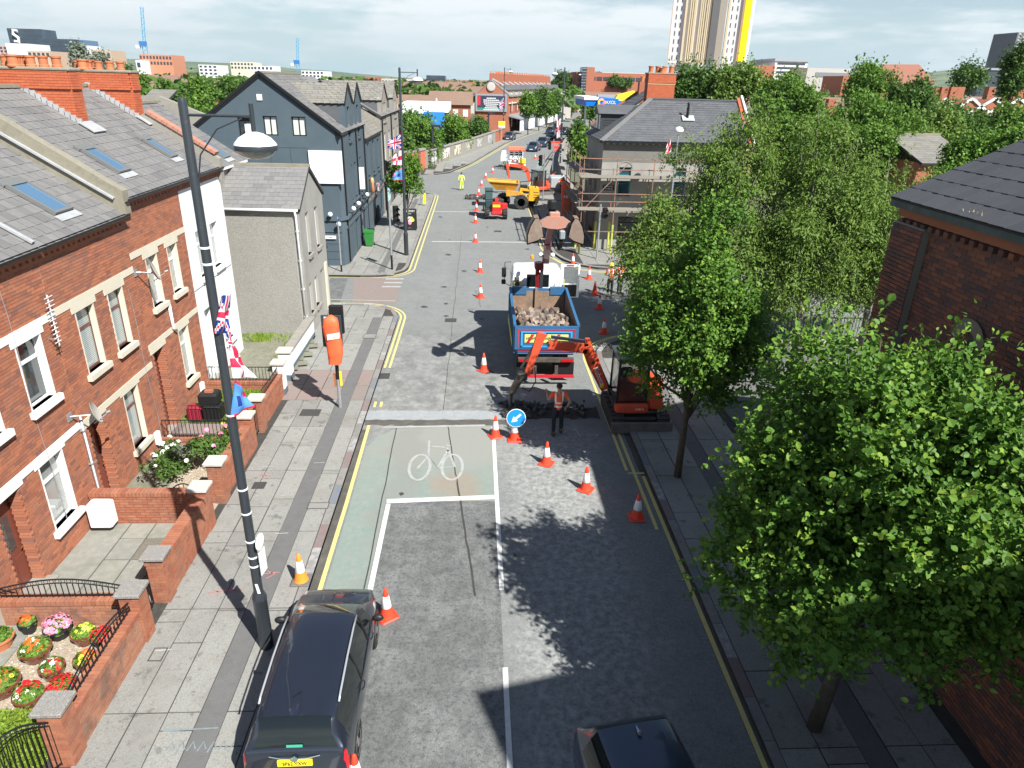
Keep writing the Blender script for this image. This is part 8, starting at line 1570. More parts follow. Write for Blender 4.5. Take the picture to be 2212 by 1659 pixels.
# dormer towards the street
dm = MB(); dm.box(8.35,49.5,7.2,8.5,51.3,8.5); dm.prism([(8.5,49.5,7.3),(8.5,49.5,8.5),(10.2,49.5,8.5)],(0,.08,0)); dm.build('dormer',M('dark_boards',(.035,.04,.045),.7),cb2); MB().prism([(8.15,49.3,8.5),(8.15,51.5,8.5),(8.15,50.4,9.05)],(2.9,0,0)).build('dormer_roof',SLATED,cb2); MB().box(8.33,49.6,7.5,8.36,50.1,8.4).box(8.33,50.6,7.5,8.36,51.2,8.4).build('dormer_window',WPVC,cb2,kind='stuff')
for i in range(6): MB().box(8.5, 49.49, 7.4+.17*i, 9.0+.24*i, 49.5, 7.42+.17*i).build('cladding_line', BMETAL, cb2)
v0 = AY(1475,240,47.6); pv = MB().lathe([(.09,0),(.09,.5),(.07,.55),(.1,.6),(.06,.85),(.1,.95),(.02,1.05)],(13.7,47.6,8.35),12).build('roof_vent',BMETAL,cb2,True); MB().obox((13.75,47.55,8.42),(.8,0,0),(0,.45,.3),(0,-.02,.04)).build('lead_patch',LEAD,cb2)
# building on beyond it
nb = T('adjoining_house','lower house with a sloping slate roof behind the scaffolded corner house','house',(10,58,.1)); MB().box(8.9,53.1,0,14,57,7.2).build('wall',CREND,nb); slates(nb,(8.9,57,7.3),(8.9,53.1,7.3),(12.7,53.1,10.0),(12.7,57,10.0),SLATED,.5,.4,60)
MB().prism([(8.9, 57.0, 7.2), (8.9, 57.0, 7.45), (12.8, 57.0, 10.25), (12.8, 57.0, 10.0)], (0, .25, 0)).build('verge', BRICKF, nb)
# scaffolding
sc = T('scaffolding','rusty scaffolding with two board lifts around the grey corner house','scaffold',(10,44.6,.1)); ST_ = M('scaffold_tube',(.2,.17,.15),.6,.4,noise=[(5,.7,(.5,.2,.09),.42,.58)]); BRD = M('scaffold_board',(.26,.235,.2),.85,noise=[(4,.5,(.28,.24,.19))])
P_ = []
for x in (6.68, 8.76, 11.1, 13.7, 16.2):
    for y in (44.5, 45.65): MB().beam((x, y, .12), (x, y, 6.25 if y < 45 else 5.4), .05, .05).build('standard', ST_, sc)
for y in (46.4, 48.6, 50.8, 53.0):
    for x in (6.68, 7.85): MB().beam((x, y, .12), (x, y, 6.0), .05, .05).build('standard', ST_, sc)
for z in (6.1,5.45,3.98,3.5,1.6): MB().beam((6.4,44.45,z),(16.6,44.45,z-.02),.05,.05).build('ledger',ST_,sc); MB().beam((6.63,44.3,z),(6.63,53.4,z),.05,.05).build('ledger',ST_,sc)
for z in (4.85, 2.85):
    for x in (6.9, 8.76, 11.1, 13.7, 16.2): MB().beam((x, 44.4, z), (x, 45.9, z), .05, .05).build('transom', ST_, sc)
    for y in (46.4, 48.6, 50.8, 53.0): MB().beam((6.5, y, z), (8.0, y, z), .05, .05).build('transom', ST_, sc)
for z in (4.92, 2.92):
    pieces('board',sc,[((x0+1.9,44.62+.25*k,z),(3.75,0,0),(0,.225,0),(0,0,.04)) for x0 in (6.5,10.3,14.0) for k in range(5)]+[((6.75+.25*k,48.0+3.7*j,z),(.225,0,0),(0,3.6,0),(0,0,.04)) for k in range(5) for j in (0,1)],BRD,60)
    MB().box(6.5, 44.4, z+.02, 17.5, 44.44, z+.2).build('toe_board', BRD, sc)
MB().beam((6.7, 44.45, 2.9), (9.6, 44.45, 6.0), .045, .045).beam((8.8, 44.4, .2), (11.3, 44.4, 2.9), .045, .045).build('brace', ST_, sc, kind='stuff')
SLV = M('yellow_sleeve', (.45, .5, .08), .6)
for (x,y) in ((6.68,44.5),(8.76,44.5),(7.85,45.65),(8.76,45.65),(6.68,46.4)): MB().lathe([(.07,0),(.07,1.9)],(x,y,.12),8).build('padded_sleeve',SLV,sc)
# signals, lamps and posts on the right
p = G(*(993.7+1890*.15625,302.4+1640*.15625),.12); sR = signal('traffic light with a red lens in front of the scaffolding',p[0],p[1],3.4,[(.28,3.0,.25,2,True)],low=False)
p = G(1275,436,.12); s_ = signal('traffic light wrapped in a red cover bag beyond the scaffolding',7.2,56.6,2.6,[],low=False); bag(s_,7.15,56.5,.6,3.2,.75,.5,BAG,5); MB().box(6.95,56.2,1.9,7.3,56.23,2.1).build('white_patch',WPVC,s_)
p = G(993.7+1145*.15625,302.4+830*.15625,.12); signal('slim traffic light beside the second excavator',p[0],p[1],4.2,[(-.35,3.7,-.5,3,False)],low=False)
p = G(993.7+1275*.15625,302.4+470*.15625,.12); signal('traffic light at the right of the far junction, seen past the lamp post',p[0],p[1],4.0,[(-.45,3.4,-.6,3,False)],low=False)
l3 = dup(l1,G(993.7+1375*.15625,302.4+500*.15625,.12),math.pi,'dark lamp post on the right of the far road with two small flags',scale=1.18); l4 = dup(l1,G(1087,300,.12),0,'dark lamp post in front of the billboard',scale=1.25); l5 = dup(l1,G(1256,262,.12),math.pi,'dark lamp post far up the road before the stair tower',scale=1.3)
q3 = lambda x,y: AY(x,y,l3.location.y-.1); flag('small white and red flag on the right hand lamp post',[q3(1211,255),q3(1203,262),q3(1202,300),q3(1209,295)],fl_ulster); q3 = lambda x,y: AY(x,y,l4.location.y-.1); flag('union flag in front of the billboard',[q3(1088,210),q3(1078,220),q3(1078,240),q3(1087,238)],fl_union)
p = G(1192.4+1035*.2344,172.8+1640*.2344,.12); wl_ = T('white_lamp_post','pale lamp post with a white hood in front of the scaffolded corner house','street lamp',p); tp = AY(1192.4+1098*.2344,172.8+470*.2344,p[1]); MB().lathe([(.09,0),(.06,2),(.045,tp[2]-.3)],p,10).build('column',GALV,wl_); MB().lathe([(.1,-.1),(.26,-.02),(.28,.08),(.18,.22),(.02,.26)],(p[0],p[1],tp[2]),16).build('lamp_hood',WPVC,wl_,smooth=50)
q4 = lambda x,y: AY(x,y,p[1]-.1); flag('pink and white flag hanging on the pale lamp post',[q4(1448,300),q4(1442,308),q4(1434,334),q4(1450,328)],lambda u,v: 1 if (u+v) % .7 > .3 else 2)
t = T('direction_sign','yellow and white sign on a short post in front of the billboard terrace','road sign',G(1088,305,.12)); p = G(1088,305,.12); MB().beam((p[0]-.4,p[1]-.3,.1),(p[0]-.4,p[1]-.3,3.4),.1,.1).build('post',GALV,t); q = AY(1084,267,p[1]-.3); MB().box(q[0]-.6,p[1]-.4,q[2]-.35,q[0]+.6,p[1]-.35,q[2]+.4).build('yellow_plate',YELLP,t); MB().box(q[0]-.6,p[1]-.4,q[2]-.65,q[0]+.6,p[1]-.35,q[2]-.36).build('white_plate',WPVC,t)
p = G(1229,298,.12); t = T('roadworks_sign','triangular red bordered roadworks sign leaning at the right of the far road','road sign',p); MB().prism([(p[0]-.6,p[1],.5),(p[0]+.6,p[1],.5),(p[0],p[1],1.6)],(0,.03,0)).build('red_triangle',CONE_R,t); MB().prism([(p[0]-.35,p[1]-.01,.62),(p[0]+.35,p[1]-.01,.62),(p[0],p[1]-.01,1.3)],(0,.01,0)).build('dark_face',BLACK,t); MB().beam((p[0]-.4,p[1]+.1,.1),(p[0]-.3,p[1],.6),.04,.04).beam((p[0]+.4,p[1]+.1,.1),(p[0]+.3,p[1],.6),.04,.04).build('legs',CONE_R,t,kind='stuff')
for i, (px, py) in enumerate(((1226, 314), (1200, 318), (1206, 330))):
    p = G(px,py,.12); bq = ('red works barrier behind the lamp post on the right','red works barrier beside the waiting cars','nearer red works barrier beside the far traffic light')[i]; t = T('works_barrier',bq,'barrier',p,'red works barriers'); MB().box(p[0]-.9,p[1],.75,p[0]+.9,p[1]+.05,1.1).build('upper_rail',CONE_R,t); MB().box(p[0]-.9,p[1],.4,p[0]+.9,p[1]+.05,.5).build('lower_rail',CONE_R,t)
    for s in (-.8,.8): MB().box(p[0]+s-.04,p[1]-.25,.12,p[0]+s+.04,p[1]+.3,.2).build('foot',BLACK,t); MB().box(p[0]+s-.03,p[1],.2,p[0]+s+.03,p[1]+.05,1.1).build('upright',CONE_R,t)
p = G(1258,270,.12); t = T('post_box_sign','small white sign with a red oval on a post by the far road','sign',p); q = AY(1261,245,p[1]); MB().box(q[0]-.8,p[1],q[2]-1.0,q[0]+.8,p[1]+.1,q[2]+1.).build('panel',WPVC,t); MB().ball((q[0],p[1]-.05,q[2]+.2),.45,12,6,(1,.1,.6)).build('red_oval',CONE_R,t); MB().box(q[0]-.05,p[1]+.1,.1,q[0]+.05,p[1]+.2,q[2]).build('post',GALV,t)
# parapet walls along the bridge
def polywall(name, lab, pts, z, mat, w=.35, cap=None, post=None, cat='wall'):
    t = T(name, lab, cat, (*pts[0], .1)); m = MB(); c = MB()
    for a, b in zip(pts, pts[1:]): m.beam((*a, z/2+.05), (*b, z/2+.05), w, z-.1); c.beam((*a, z+.03), (*b, z+.03), w+.15, .14)
    m.build('wall', mat, t, kind='stuff'); c.build('coping', cap or CREND2, t, kind='stuff'); return t
polywall('bridge_parapet','tan concrete parapet on the right of the far road',[(9.1,74),(10.2,88),(13.3,112),(19.6,150),(28,180)],1.5,CREND2); polywall('boundary_wall','dark boundary wall with a red panel beyond the scaffolding',[(8.2,55.5),(8.4,62),(9.1,74)],1.7,M('dark_wall',(.1,.07,.065),.8,noise=[(1.2,.6,(.3,.09,.07),.5,.6)]))
railing('pale vertical bar railing between the scaffolding and the dark wall',(8.15,53.5),(8.3,58.),1.7,1.1,name='railing',group='pale railings')
# poster wall on the left with posts, panels and posters
WP = [(-6.4, 90.5), (-5.0, 96), (-3.6, 101.5), (-2.2, 107), (-.6, 113.5), (1.1, 121), (3.0, 130), (5.2, 140)]
pw = T('poster_wall', 'tan concrete wall with posts and faded posters, running along the far left pavement', 'wall', (*WP[0], .1))
POST = M('poster', [(.55, .5, .4), (.4, .45, .55), (.6, .55, .25), (.6, .58, .55)], .8, noise=[(1.6, .9, (.2, .17, .14), .48, .56)])
for i, (a, b) in enumerate(zip(WP, WP[1:])):
    a3, b3 = Vector((*a, 0)), Vector((*b, 0)); d = (b3-a3).normalized(); n_ = Vector((d.y, -d.x, 0)); last = i == len(WP)-2
    MB().beam(a3+Vector((0,0,1.05)),b3+Vector((0,0,1.05)),.3,1.9).build('wall_panel',CREND2 if not last else BRICKF,pw); MB().beam(a3+Vector((0,0,2.06)),b3+Vector((0,0,2.06)),.5,.14).build('coping',CREND2,pw); MB().box(a[0]-.28,a[1]-.28,.1,a[0]+.28,a[1]+.28,2.2).build('post',CREND2,pw)
    if not last: c = a3.lerp(b3, .5)+n_*.165+Vector((0, 0, 1.15)); MB().obox(c, d*3.2, n_*.02, (0, 0, 1.2)).build('poster', POST, pw)
rw_ = T('red_graffiti_wall','red painted wall with dark graffiti at the near end of the poster wall','wall',(-8,87,.1)); RW = M('red_wall_paint',(.55,.13,.07),.8,noise=[(1.2,.4,(.45,.14,.1))]); MB().beam((-6.5,90.2,1.2),(-8.2,85.5,1.2),.3,2.2).build('wall',RW,rw_); MB().beam((-8.2,85.5,1.2),(-13,85.3,1.2),.3,2.2).build('side_wall',RW,rw_); MB().beam((-6.5,90.2,2.4),(-8.2,85.5,2.4),.5,.25).beam((-8.2,85.5,2.4),(-13,85.3,2.4),.5,.25).build('coping',CREND2,rw_,kind='stuff')
gf = MB()
for k in range(9): z = .6+.16*k; gf.beam((-7.35+.17+(-.05 if k % 2 else .25), 87.6+.5*(k % 3), z), (-7.0+.17, 88.6-.4*(k % 2), z+.25), .04, .05)
gf.build('graffiti', M('graffiti_blue', (.03, .05, .12), .7), rw_, kind='stuff')
for (x,y) in ((-5.6,93.5),(2.0,128)): t = T('cctv_post','square dark post with a lamp behind the poster wall'+(', nearer' if y < 100 else ', farther'),'post',(x,y,.1)); q = AY(*( (923,265) if y < 100 else (1063,240)),y); MB().beam((x,y,.1),(x,y,q[2]-.3),.3,.3).build('post',POLE,t); MB().box(x,y-.3,q[2]-.5,x+1.,y+.3,q[2]-.2).build('lamp_box',POLE,t)
p = G(873+2,497,.12); t = T('sign_post','thin grey post with a yellow plate near the side street corner','post',G(909,443,.12)); p = G(909,443,.12); MB().lathe([(.05,0),(.05,3.2)],p,8).build('post',GALV,t); q = AY(912,435,p[1]); MB().box(q[0]+.1,p[1]-.3,.3,q[0]+.35,p[1]-.25,1.2).build('yellow_plate',YELLP,t)
t = T('lamp_bracket_post', 'black post with a small round mirror in front of the stucco building', 'post', G(862, 500, .12)); 
p = G(838, 470, .12); MB().lathe([(.07, 0), (.07, 4.4)], p, 8).build('post', BMETAL, t); heads(t, p[0]+.2, p[1], 4.1, .8, 2)
# ------------------------------------------------------------------ the far town
def far(lab,x0,y0,x1,y1,Y,mat,nx=0,nz=0,wm_=None,depth=18,name='far_building',flat=True,wf=(.55,.5),zb=0.,group=None,cat='building',roof=None,win='window'):
    a = AY(x0,(y0+y1)/2,Y); b = AY(x1,(y0+y1)/2,Y); tz = AY((x0+x1)/2,y0,Y)[2]; bz = AY((x0+x1)/2,y1,Y)[2]; t = T(name,lab,cat,((a[0]+b[0])/2,Y,0),group); X0,X1 = a[0],b[0]
    MB().box(X0, Y, 0, X1, Y+depth, tz).build('block', mat, t)
    if roof: MB().box(X0-.5, Y-.5, tz, X1+.5, Y+depth+.5, tz+roof).build('roof_slab', GALV, t)
    if nx:
        its = []; cw = (X1-X0)/nx; chh = (tz-bz)/nz
        for i in range(nx):
            for j in range(nz): its.append(((X0+cw*(i+.5), Y-.03, bz+chh*(j+.5)), (cw*wf[0], 0, 0), (0, .3, 0), (0, 0, chh*wf[1])))
        pieces(win, t, its, wm_ or WDK, 300)
    return t
WDK = M('far_window_dark',(.05,.06,.075),.2); WCL = M('far_concrete',(.45,.43,.4),.9); WWH = M('far_white',(.68,.69,.7),.8); GLD = M('far_glass_dark',(.04,.06,.085),.15,noise=[(.15,.5,(.08,.11,.15))]); BRF = M('hospital_brick',(.36,.13,.075),.9,noise=[(.3,.3,(.3,.11,.07))]); BUF = M('far_buff',(.48,.36,.26),.9); GRF = M('far_grey_roof',(.2,.21,.22),.8); TILE = M('brown_tiles',(.2,.13,.095),.9,noise=[(.5,.4,(.26,.17,.12))]); RROOF = M('brown_hip_roof',(.26,.11,.075),.9,noise=[(.2,.3,(.22,.1,.07))])
# tower
tw = T('hospital_tower','tall white and yellow hospital tower with a dark central shaft','tower',(105,340,0)); YT_ = 340.; tx_ = lambda px,py=100: AY(px,py,YT_)[0]; cz = lambda py: AY(1530,py,YT_)[2]
kx = lambda cx: tx_(1209.6+cx*.2344-1.5+ (0), 100)     # from the enlarged view, at the height of row 100
TWH = M('tower_panel',(.62,.63,.64),.7,noise=[(.12,.4,(.7,.7,.7)),(.7,.2,(.55,.56,.58))]); TCR = M('tower_cream_rib',(.62,.53,.36),.7); TDK = M('tower_dark_shaft',(.13,.13,.135),.85,noise=[(.1,.3,(.1,.1,.1))]); TYL = M('tower_yellow',(.85,.74,.0),.6); TCN = M('tower_concrete',(.33,.3,.25),.85)
zb_ = cz(137); ztop = 76
cxs = lambda c: kx(c)       # column positions read at y = 430 of the enlarged view
def tbx(c0, c1, z0, z1, y0, y1, mat, nm): return MB().box(min(cxs(c0), cxs(c1)), YT_+y0, z0, max(cxs(c0), cxs(c1)), YT_+y1, z1).build(nm, mat, tw)
tbx(1005,1350,zb_,ztop,0,28,TWH,'left_block'); tbx(1355,1420,10,ztop+4,-1.5,14,TDK,'shaft'); tbx(1420,1478,10,ztop+4,-1.0,14,TCN,'shaft_side'); tbx(1490,1690,zb_,ztop,0,28,TWH,'right_block'); tbx(1632,1690,zb_+.8,ztop,-.6,-.02,TYL,'yellow_panel'); tbx(1690,1715,zb_,ztop,.2,28,WWH,'end_wall'); tbx(1615,1630,zb_,ztop,-.8,0,M('tower_rust_edge',(.45,.28,.16),.8),'edge_strip'); tbx(1003,1008,zb_,ztop,-.5,0,MATS['tower_rust_edge'],'edge_strip')
pieces('rib',tw,[((cxs(c),YT_-.5,(zb_+ztop)/2),(.55,0,0),(0,1.,0),(0,0,ztop-zb_)) for c in (1125,1132,1168,1186,1204,1214,1258,1274,1292,1312,1328,1344,1498,1505)],TCR,40)
pieces('yellow_strip',tw,[((cxs(c),YT_-.05,(zb_+ztop)/2),(.6,0,0),(0,.3,0),(0,0,ztop-zb_)) for c in (1176,1195,1266,1302,1336)],M('strip_mustard',(.5,.36,.05),.7),10)
its = []
for c in (1045, 1086, 1528, 1573):
    for k in range(16): its.append(((cxs(c), YT_-.02, zb_+2.2+3.3*k), (.35, 0, 0), (0, .2, 0), (0, 0, 1.8)))
for k in range(14): its.append(((cxs(1302), YT_-.2, zb_+3+3.6*k), (.9, 0, 0), (0, .3, 0), (0, 0, 1.9)))
pieces('window', tw, its, WDK, 120)
tw.rotation_euler = (0, 0, -.31); tw.location.x += .8
for (c0_, c1_, f0) in ((1010, 1225, 1), (1480, 1690, 1)):
    MB().prism([(cxs(c0_),YT_,zb_),(cxs(c1_),YT_,zb_),(cxs(c1_-15),YT_,zb_-3.2),(cxs(c0_+45),YT_,zb_-3.2)],(0,24,0)).build('undercroft',WCL,tw); MB().box(cxs(c0_+70),YT_-.1,12,cxs(c1_-5),YT_+.1,zb_-.9).build('dark_opening',TDK,tw)
tbx(1225, 1345, 8, zb_, -1, 10, WCL, 'stair_block'); tbx(1060, 1660, 8, cz(155), -6, 30, WCL, 'podium')
far('long low brick hospital block left of the tower with a ribbon of windows',1245,161,1640,186,300,BRF,28,1,WDK,30,wf=(.8,.3)); far('upper grey storey set back on the low hospital block',1300,157,1400,163,305,WCL)
far('square red brick stair tower left of the hospital',1267,145,1284,185,292,BRF); far('dark glass stair shaft with pale bars on the brick stair tower',1256,145,1266,200,290,GLD,1,9,WCL,6,wf=(1.0,.12),win='pale_bar'); far('low brick wing below the stair tower',1245,155,1257,190,294,BRF,1,3,WDK); far('brick hospital wing right of the tower',1636,141,1672,176,345,BRF)
far('white louvred hospital block with dark ribbons',1672,133,1742,170,360,WWH,1,4,WDK,30,roof=1.2,wf=(.85,.45),win='window_band'); far('pale grey low block between the louvred block and the brown roof',1742,148,1870,176,330,WCL,1,1,GRF,wf=(.7,.35),win='window_band'); far('red brick base below the pale grey block',1820,165,1900,185,300,BRF)
t = T('hipped_roof_hall','large hall with a brown hipped roof on the right skyline','building',(250,320,0)); a,b,c,d = AY(1870,180,320),AY(2022,180,320),AY(1905,139,335),AY(1985,139,335); MB().box(a[0]+3,322,0,b[0]-3,350,a[2]).build('wall',BRF,t); m = MB(); A_,B_,C2,D2 = Vector(a),Vector(b),Vector(c),Vector(d); E_,F2 = A_+Vector((0,34,0)),B_+Vector((0,34,0)); m.poly([A_,B_,D2,C2]); m.poly([B_,F2,D2]); m.poly([F2,E_,C2,D2]); m.poly([E_,A_,C2]); m.build('roof',RROOF,t)
far('grey tower block cut off by the right edge',2188,70,2230,150,420,M('far_slate_grey',(.16,.17,.19),.8),4,12,WCL,20,wf=(.5,.5)); far('low dark building with a white frame at the right edge',2120,152,2200,160,380,WDK,roof=1.0)
for lab,a in (('white block with dark windows behind the left trees',(430,140,470,162,420,WWH,4,3)),('cream block on the left skyline',(498,134,548,150,480,M('far_cream',(.62,.57,.45),.9),7,2)),('white blocks with balconies behind the dark gable',(548,142,590,162,470,WWH,5,2)),('white windowed block right of the dark gable apex',(652,153,700,182,330,WWH,6,4)),('small orange brick block on the skyline behind the dormers',(788,166,818,180,420,BRF,3,1)),('pale blue white block behind the stucco dormers',(824,170,866,186,400,WCL,6,1)),('white block with small windows behind the second lamp',(874,172,890,185,390,WWH,4,2)),('dark glazed office with a white frame on the middle skyline',(921,163,962,175,420,GLD,8,1)),('brick base of the glazed office',(921,175,965,190,415,BRF,6,1)),('white block left of the billboard',(985,180,1012,192,520,WWH,5,1)),('brick blocks left of the billboard terrace',(1008,178,1030,192,500,BRF,3,1)),
                ('dark angled office tower with a pale logo on the left skyline',(20,62,92,110,520,GLD,14,6)),('glass office block beside the dark tower',(90,84,165,130,500,GLD,10,5)),('blue glass wing of the glass office block',(150,86,182,100,505,M('far_blue_glass',(.08,.16,.28),.1,coat=.5),5,1)),('pink and white block at the left edge',(0,100,58,122,400,M('far_pink',(.45,.3,.27),.9),7,3)),('white block right of the glass office',(165,98,190,125,480,WWH,2,2)),('buff block behind the chimney pots',(60,110,108,125,380,BUF,5,1)),('orange brick block with rows of windows on the left skyline',(302,118,372,142,420,M('far_orange_brick',(.5,.22,.13),.9),10,2)),('pale brown block with a dark flat roof',(198,108,240,130,440,BUF,4,1)),('white edge building at the foot of the tower crane',(294,130,306,150,410,WWH,1,1))):
    far(lab, *a[:5], a[5], a[6], a[7], group='far city buildings'); 
t = T('logo_sign','pale curved logo on the dark office tower','sign',AY(35,80,519)); q = Vector(AY(35,80,519)); MB().tube([q+Vector((1.6,0,3.5)),q+Vector((-1,0,4)),q+Vector((-1.5,0,1.5)),q+Vector((1.2,0,-.5)),q+Vector((1,0,-3)),q+Vector((-1.6,0,-2.6))],1.0,6).build('logo',WWH,t)
far('white domed roof building at the left edge', 12, 94, 64, 102, 398, WWH)
def towercrane(lab, px, py0, py1, Y, jx):
    t = T('tower_crane',lab,'crane',AY(px,py1,Y),'blue tower cranes'); a,b = Vector(AY(px,py1,Y)),Vector(AY(px,py1-(py1-py0)*.32,Y)); tp = Vector(AY(jx,py0,Y)); a.z = 0; CBL = M('crane_blue',(.05,.3,.5),.6); m = MB(); n = 14; w = 1.2
    def lat(p, q, w, par, nm):
        d = (q-p); m = MB(); k = 12
        for s in ((-w, 0), (w, 0)): m.beam(p+Vector((s[0], 0, 0)), q+Vector((s[0], 0, 0)), .3, .3)
        for i in range(k): m.beam(p+d*i/k+Vector((w*(1 if i % 2 else -1), 0, 0)), p+d*(i+1)/k+Vector((w*(-1 if i % 2 else 1), 0, 0)), .2, .2)
        m.build(nm, CBL, par, kind='stuff')
    lat(a,b,1.2,t,'mast'); lat(b,tp,.7,t,'jib'); MB().box(b.x-2.5,Y-1,b.z-1,b.x+1,Y+1,b.z+1.5).build('machinery_deck',M('crane_blue2',(.03,.16,.4),.6),t); MB().box(b.x-4.5,Y-1,b.z-2,b.x-2.5,Y+1,b.z-.4).build('counterweight',WWH,t)
towercrane('blue tower crane with a tall jib above the left trees',312,15,134,430,306); towercrane('smaller blue tower crane above the dark gable building',643,82,160,520,642)
# hill line
HIL = M('hill_green', (.085, .125, .055), .95, noise=[(.004, .8, (.16, .19, .08), .48, .55), (.012, .7, (.03, .06, .03), .52, .58)])
def hills(prof, Y, nm):
    m = MB(); P = [AY(px, py, Y) for px, py in prof]
    for (a,b) in zip(P,P[1:]): m.poly([(a[0]*.55,Y*.55,-5),(b[0]*.55,Y*.55,-5),b,a]); m.poly([a,b,(b[0]*1.3,Y*1.3,-5),(a[0]*1.3,Y*1.3,-5)])
    o = m.build(nm, HIL, None, True); o['kind'] = 'structure'
hills([(-900,110),(-300,112),(0,118),(200,124),(390,132),(480,136),(540,137),(640,149),(700,152),(760,158),(830,164),(870,168),(960,172),(1060,176)],3600,'hills'); hills([(1040,174),(1200,176),(1400,178),(1640,168),(1760,172),(2010,156),(2060,150),(2110,152),(2170,148),(2300,150),(2800,150)],3000,'hills')
# distant roofs and tree cover
for lab,x0,y0,x1,y1,Y,mt in (('house with a brown tiled roof left of the billboard terrace',930,197,1016,225,150,TILE),('house with a brown tiled roof behind the industrial shed',860,205,960,225,165,TILE),('grey roofed house beyond the filling station',1300,205,1400,228,190,GRF)):
    a,b = AY(x0,y1,Y),AY(x1,y1,Y); r = AY((x0+x1)/2,y0,Y+5)[2]; t = T('house',lab,'house',((a[0]+b[0])/2,Y,0)); MB().box(a[0],Y,0,b[0],Y+10,a[2]).build('wall',BRICKF,t); MB().prism([(a[0]-.5,Y-.5,a[2]),(a[0]-.5,Y+5,r),(a[0]-.5,Y+10.5,a[2])],(b[0]-a[0]+1,0,0)).build('roof',mt,t)
    for k in range(4): x = a[0]+(b[0]-a[0])*(k+.5)/4; MB().box(x-.5, Y-.05, a[2]-2.2, x+.5, Y+.05, a[2]-.9).build('window', WPVC, t)
t = T('industrial_shed','low white roofed industrial shed with a blue gable end','shed',(0,125,0)); a,b = AY(868,222,128),AY(965,222,128); MB().box(a[0],128,0,b[0],140,a[2]-1.4).build('wall',CREND2,t); MB().box(a[0]-.3,127.5,a[2]-1.4,b[0]+.3,141,a[2]).build('roof',WWH,t); q0,q1_ = AY(868,240,118),AY(930,240,118); MB().box(q0[0],118,0,q1_[0],124,q0[2]-.2).build('blue_container',M('shed_blue',(.05,.18,.42),.6),t); MB().box(q0[0],117.8,q0[2]-.3,q1_[0],124,q0[2]+.4).build('pale_roof',WWH,t); MB().box(q1_[0]-1,117.5,0,q1_[0]+2.2,117.8,q0[2]).build('blue_gable',M('shed_blue2',(.02,.22,.6),.6),t)
t = T('radio_mast','thin white mast beside the industrial shed','mast',(*AY(943,235,122)[:2],0)); p = AY(943,212,122); MB().beam((p[0],122,0),(p[0],122,p[2]),.2,.2).build('mast',WPVC,t)
# billboard terrace
YG = 162.; gA,gB,gP = AY(1025,206,YG),AY(1099,206,YG),AY(1061,172,YG); bt_ = T('billboard_terrace','long red brick terrace with many chimneys, a billboard on its gable','terrace',(gB[0],YG,0)); dd = Vector((.27,1,0)).normalized()*70
m = MB(); m.prism([(gA[0],YG,0),(gB[0],YG,0),(gB[0],YG,gB[2]),(gP[0],YG,gP[2]-.2),(gA[0],YG,gA[2])],dd); m.build('walls',BRICKF,bt_); m = MB(); m.prism([(gB[0]+.3,YG,gB[2]),(gP[0],YG,gP[2]),(gP[0],YG,gP[2]-.3),(gB[0]+.3,YG,gB[2]-.3)],dd); m.prism([(gA[0]-.3,YG,gA[2]),(gP[0],YG,gP[2]),(gP[0],YG,gP[2]-.3),(gA[0]-.3,YG,gA[2]-.3)],dd); m.build('roof',M('terrace_slates',(.19,.19,.19),.8,noise=[(.5,.5,(.25,.25,.25))]),bt_,kind='stuff')
for k in range(12):
    o = Vector((gP[0],YG,gP[2]))+dd*((k+.3)/12.5); c = MB().box(o.x-.8,o.y-.45,o.z-1,o.x+2.2,o.y+.45,o.z+1.25).build('chimney',BRICKF,bt_); pieces('chimney_pot',c,[((o.x-.5+.55*i,o.y,o.z+1.45),(.3,0,0),(0,.3,0),(0,0,.45)) for i in range(5)],TERRA,5); MB().prism([(o.x+2.3,o.y-.5,o.z-1.2),(o.x-.2,o.y-.5,o.z+.1),(o.x-.2,o.y-.5,o.z+.35),(o.x+2.6,o.y-.5,o.z-1.0)],(0,.4,0)).build('flashing',LEAD,bt_)
    o = Vector((gB[0],YG,gB[2]))+dd*((k+.55)/12.5); q = MB().box(o.x-1.6,o.y-.8,o.z-.4,o.x+.1,o.y+.8,o.z+1.2).build('dormer',M('dormer_cream',(.5,.42,.34),.8),bt_); MB().prism([(o.x+.5,o.y-1.2,o.z+1.1),(o.x+.5,o.y+1.2,o.z+1.1),(o.x+.5,o.y,o.z+2.1)],(-2.6,0,0)).build('dormer_roof',SLATED,q); MB().box(o.x+.1,o.y-.5,o.z,o.x+.14,o.y+.5,o.z+1.0).build('dormer_window',WDK,q)
    for j, (z0_, z1_) in enumerate(((4.2, 6.2), (1., 3.))):
        for e in (-1.6, .2): 
            MB().box(o.x, o.y+e, z0_, o.x+.08, o.y+e+.9, z1_).build('window', WPVC, bt_)
MB().prism([(gB[0],YG,gB[2]-1.7),(gB[0]+.3,YG,gB[2]-1.7),(gB[0]+.3,YG,gB[2]-1.5),(gB[0],YG,gB[2]-1.5)],dd).build('string_course',CREAM,bt_)
MB().prism([(gB[0],YG,3.1),(gB[0]+2.8,YG,2.5),(gB[0]+2.8,YG,2.7),(gB[0],YG,3.5)],dd*.9).build('shop_roof',GRF,bt_); MB().prism([(gB[0]+2.6,YG+.3,0),(gB[0]+2.7,YG+.3,0),(gB[0]+2.7,YG+.3,2.5),(gB[0]+2.6,YG+.3,2.5)],dd*.85).build('shop_front',WWH,bt_)
q = AY(1061, 187, YG-.1); MB().lathe([(.9, 0), (.9, .2), (.6, .25)], q, 16, (0, -1, 0)).build('roundel', WCL, bt_)
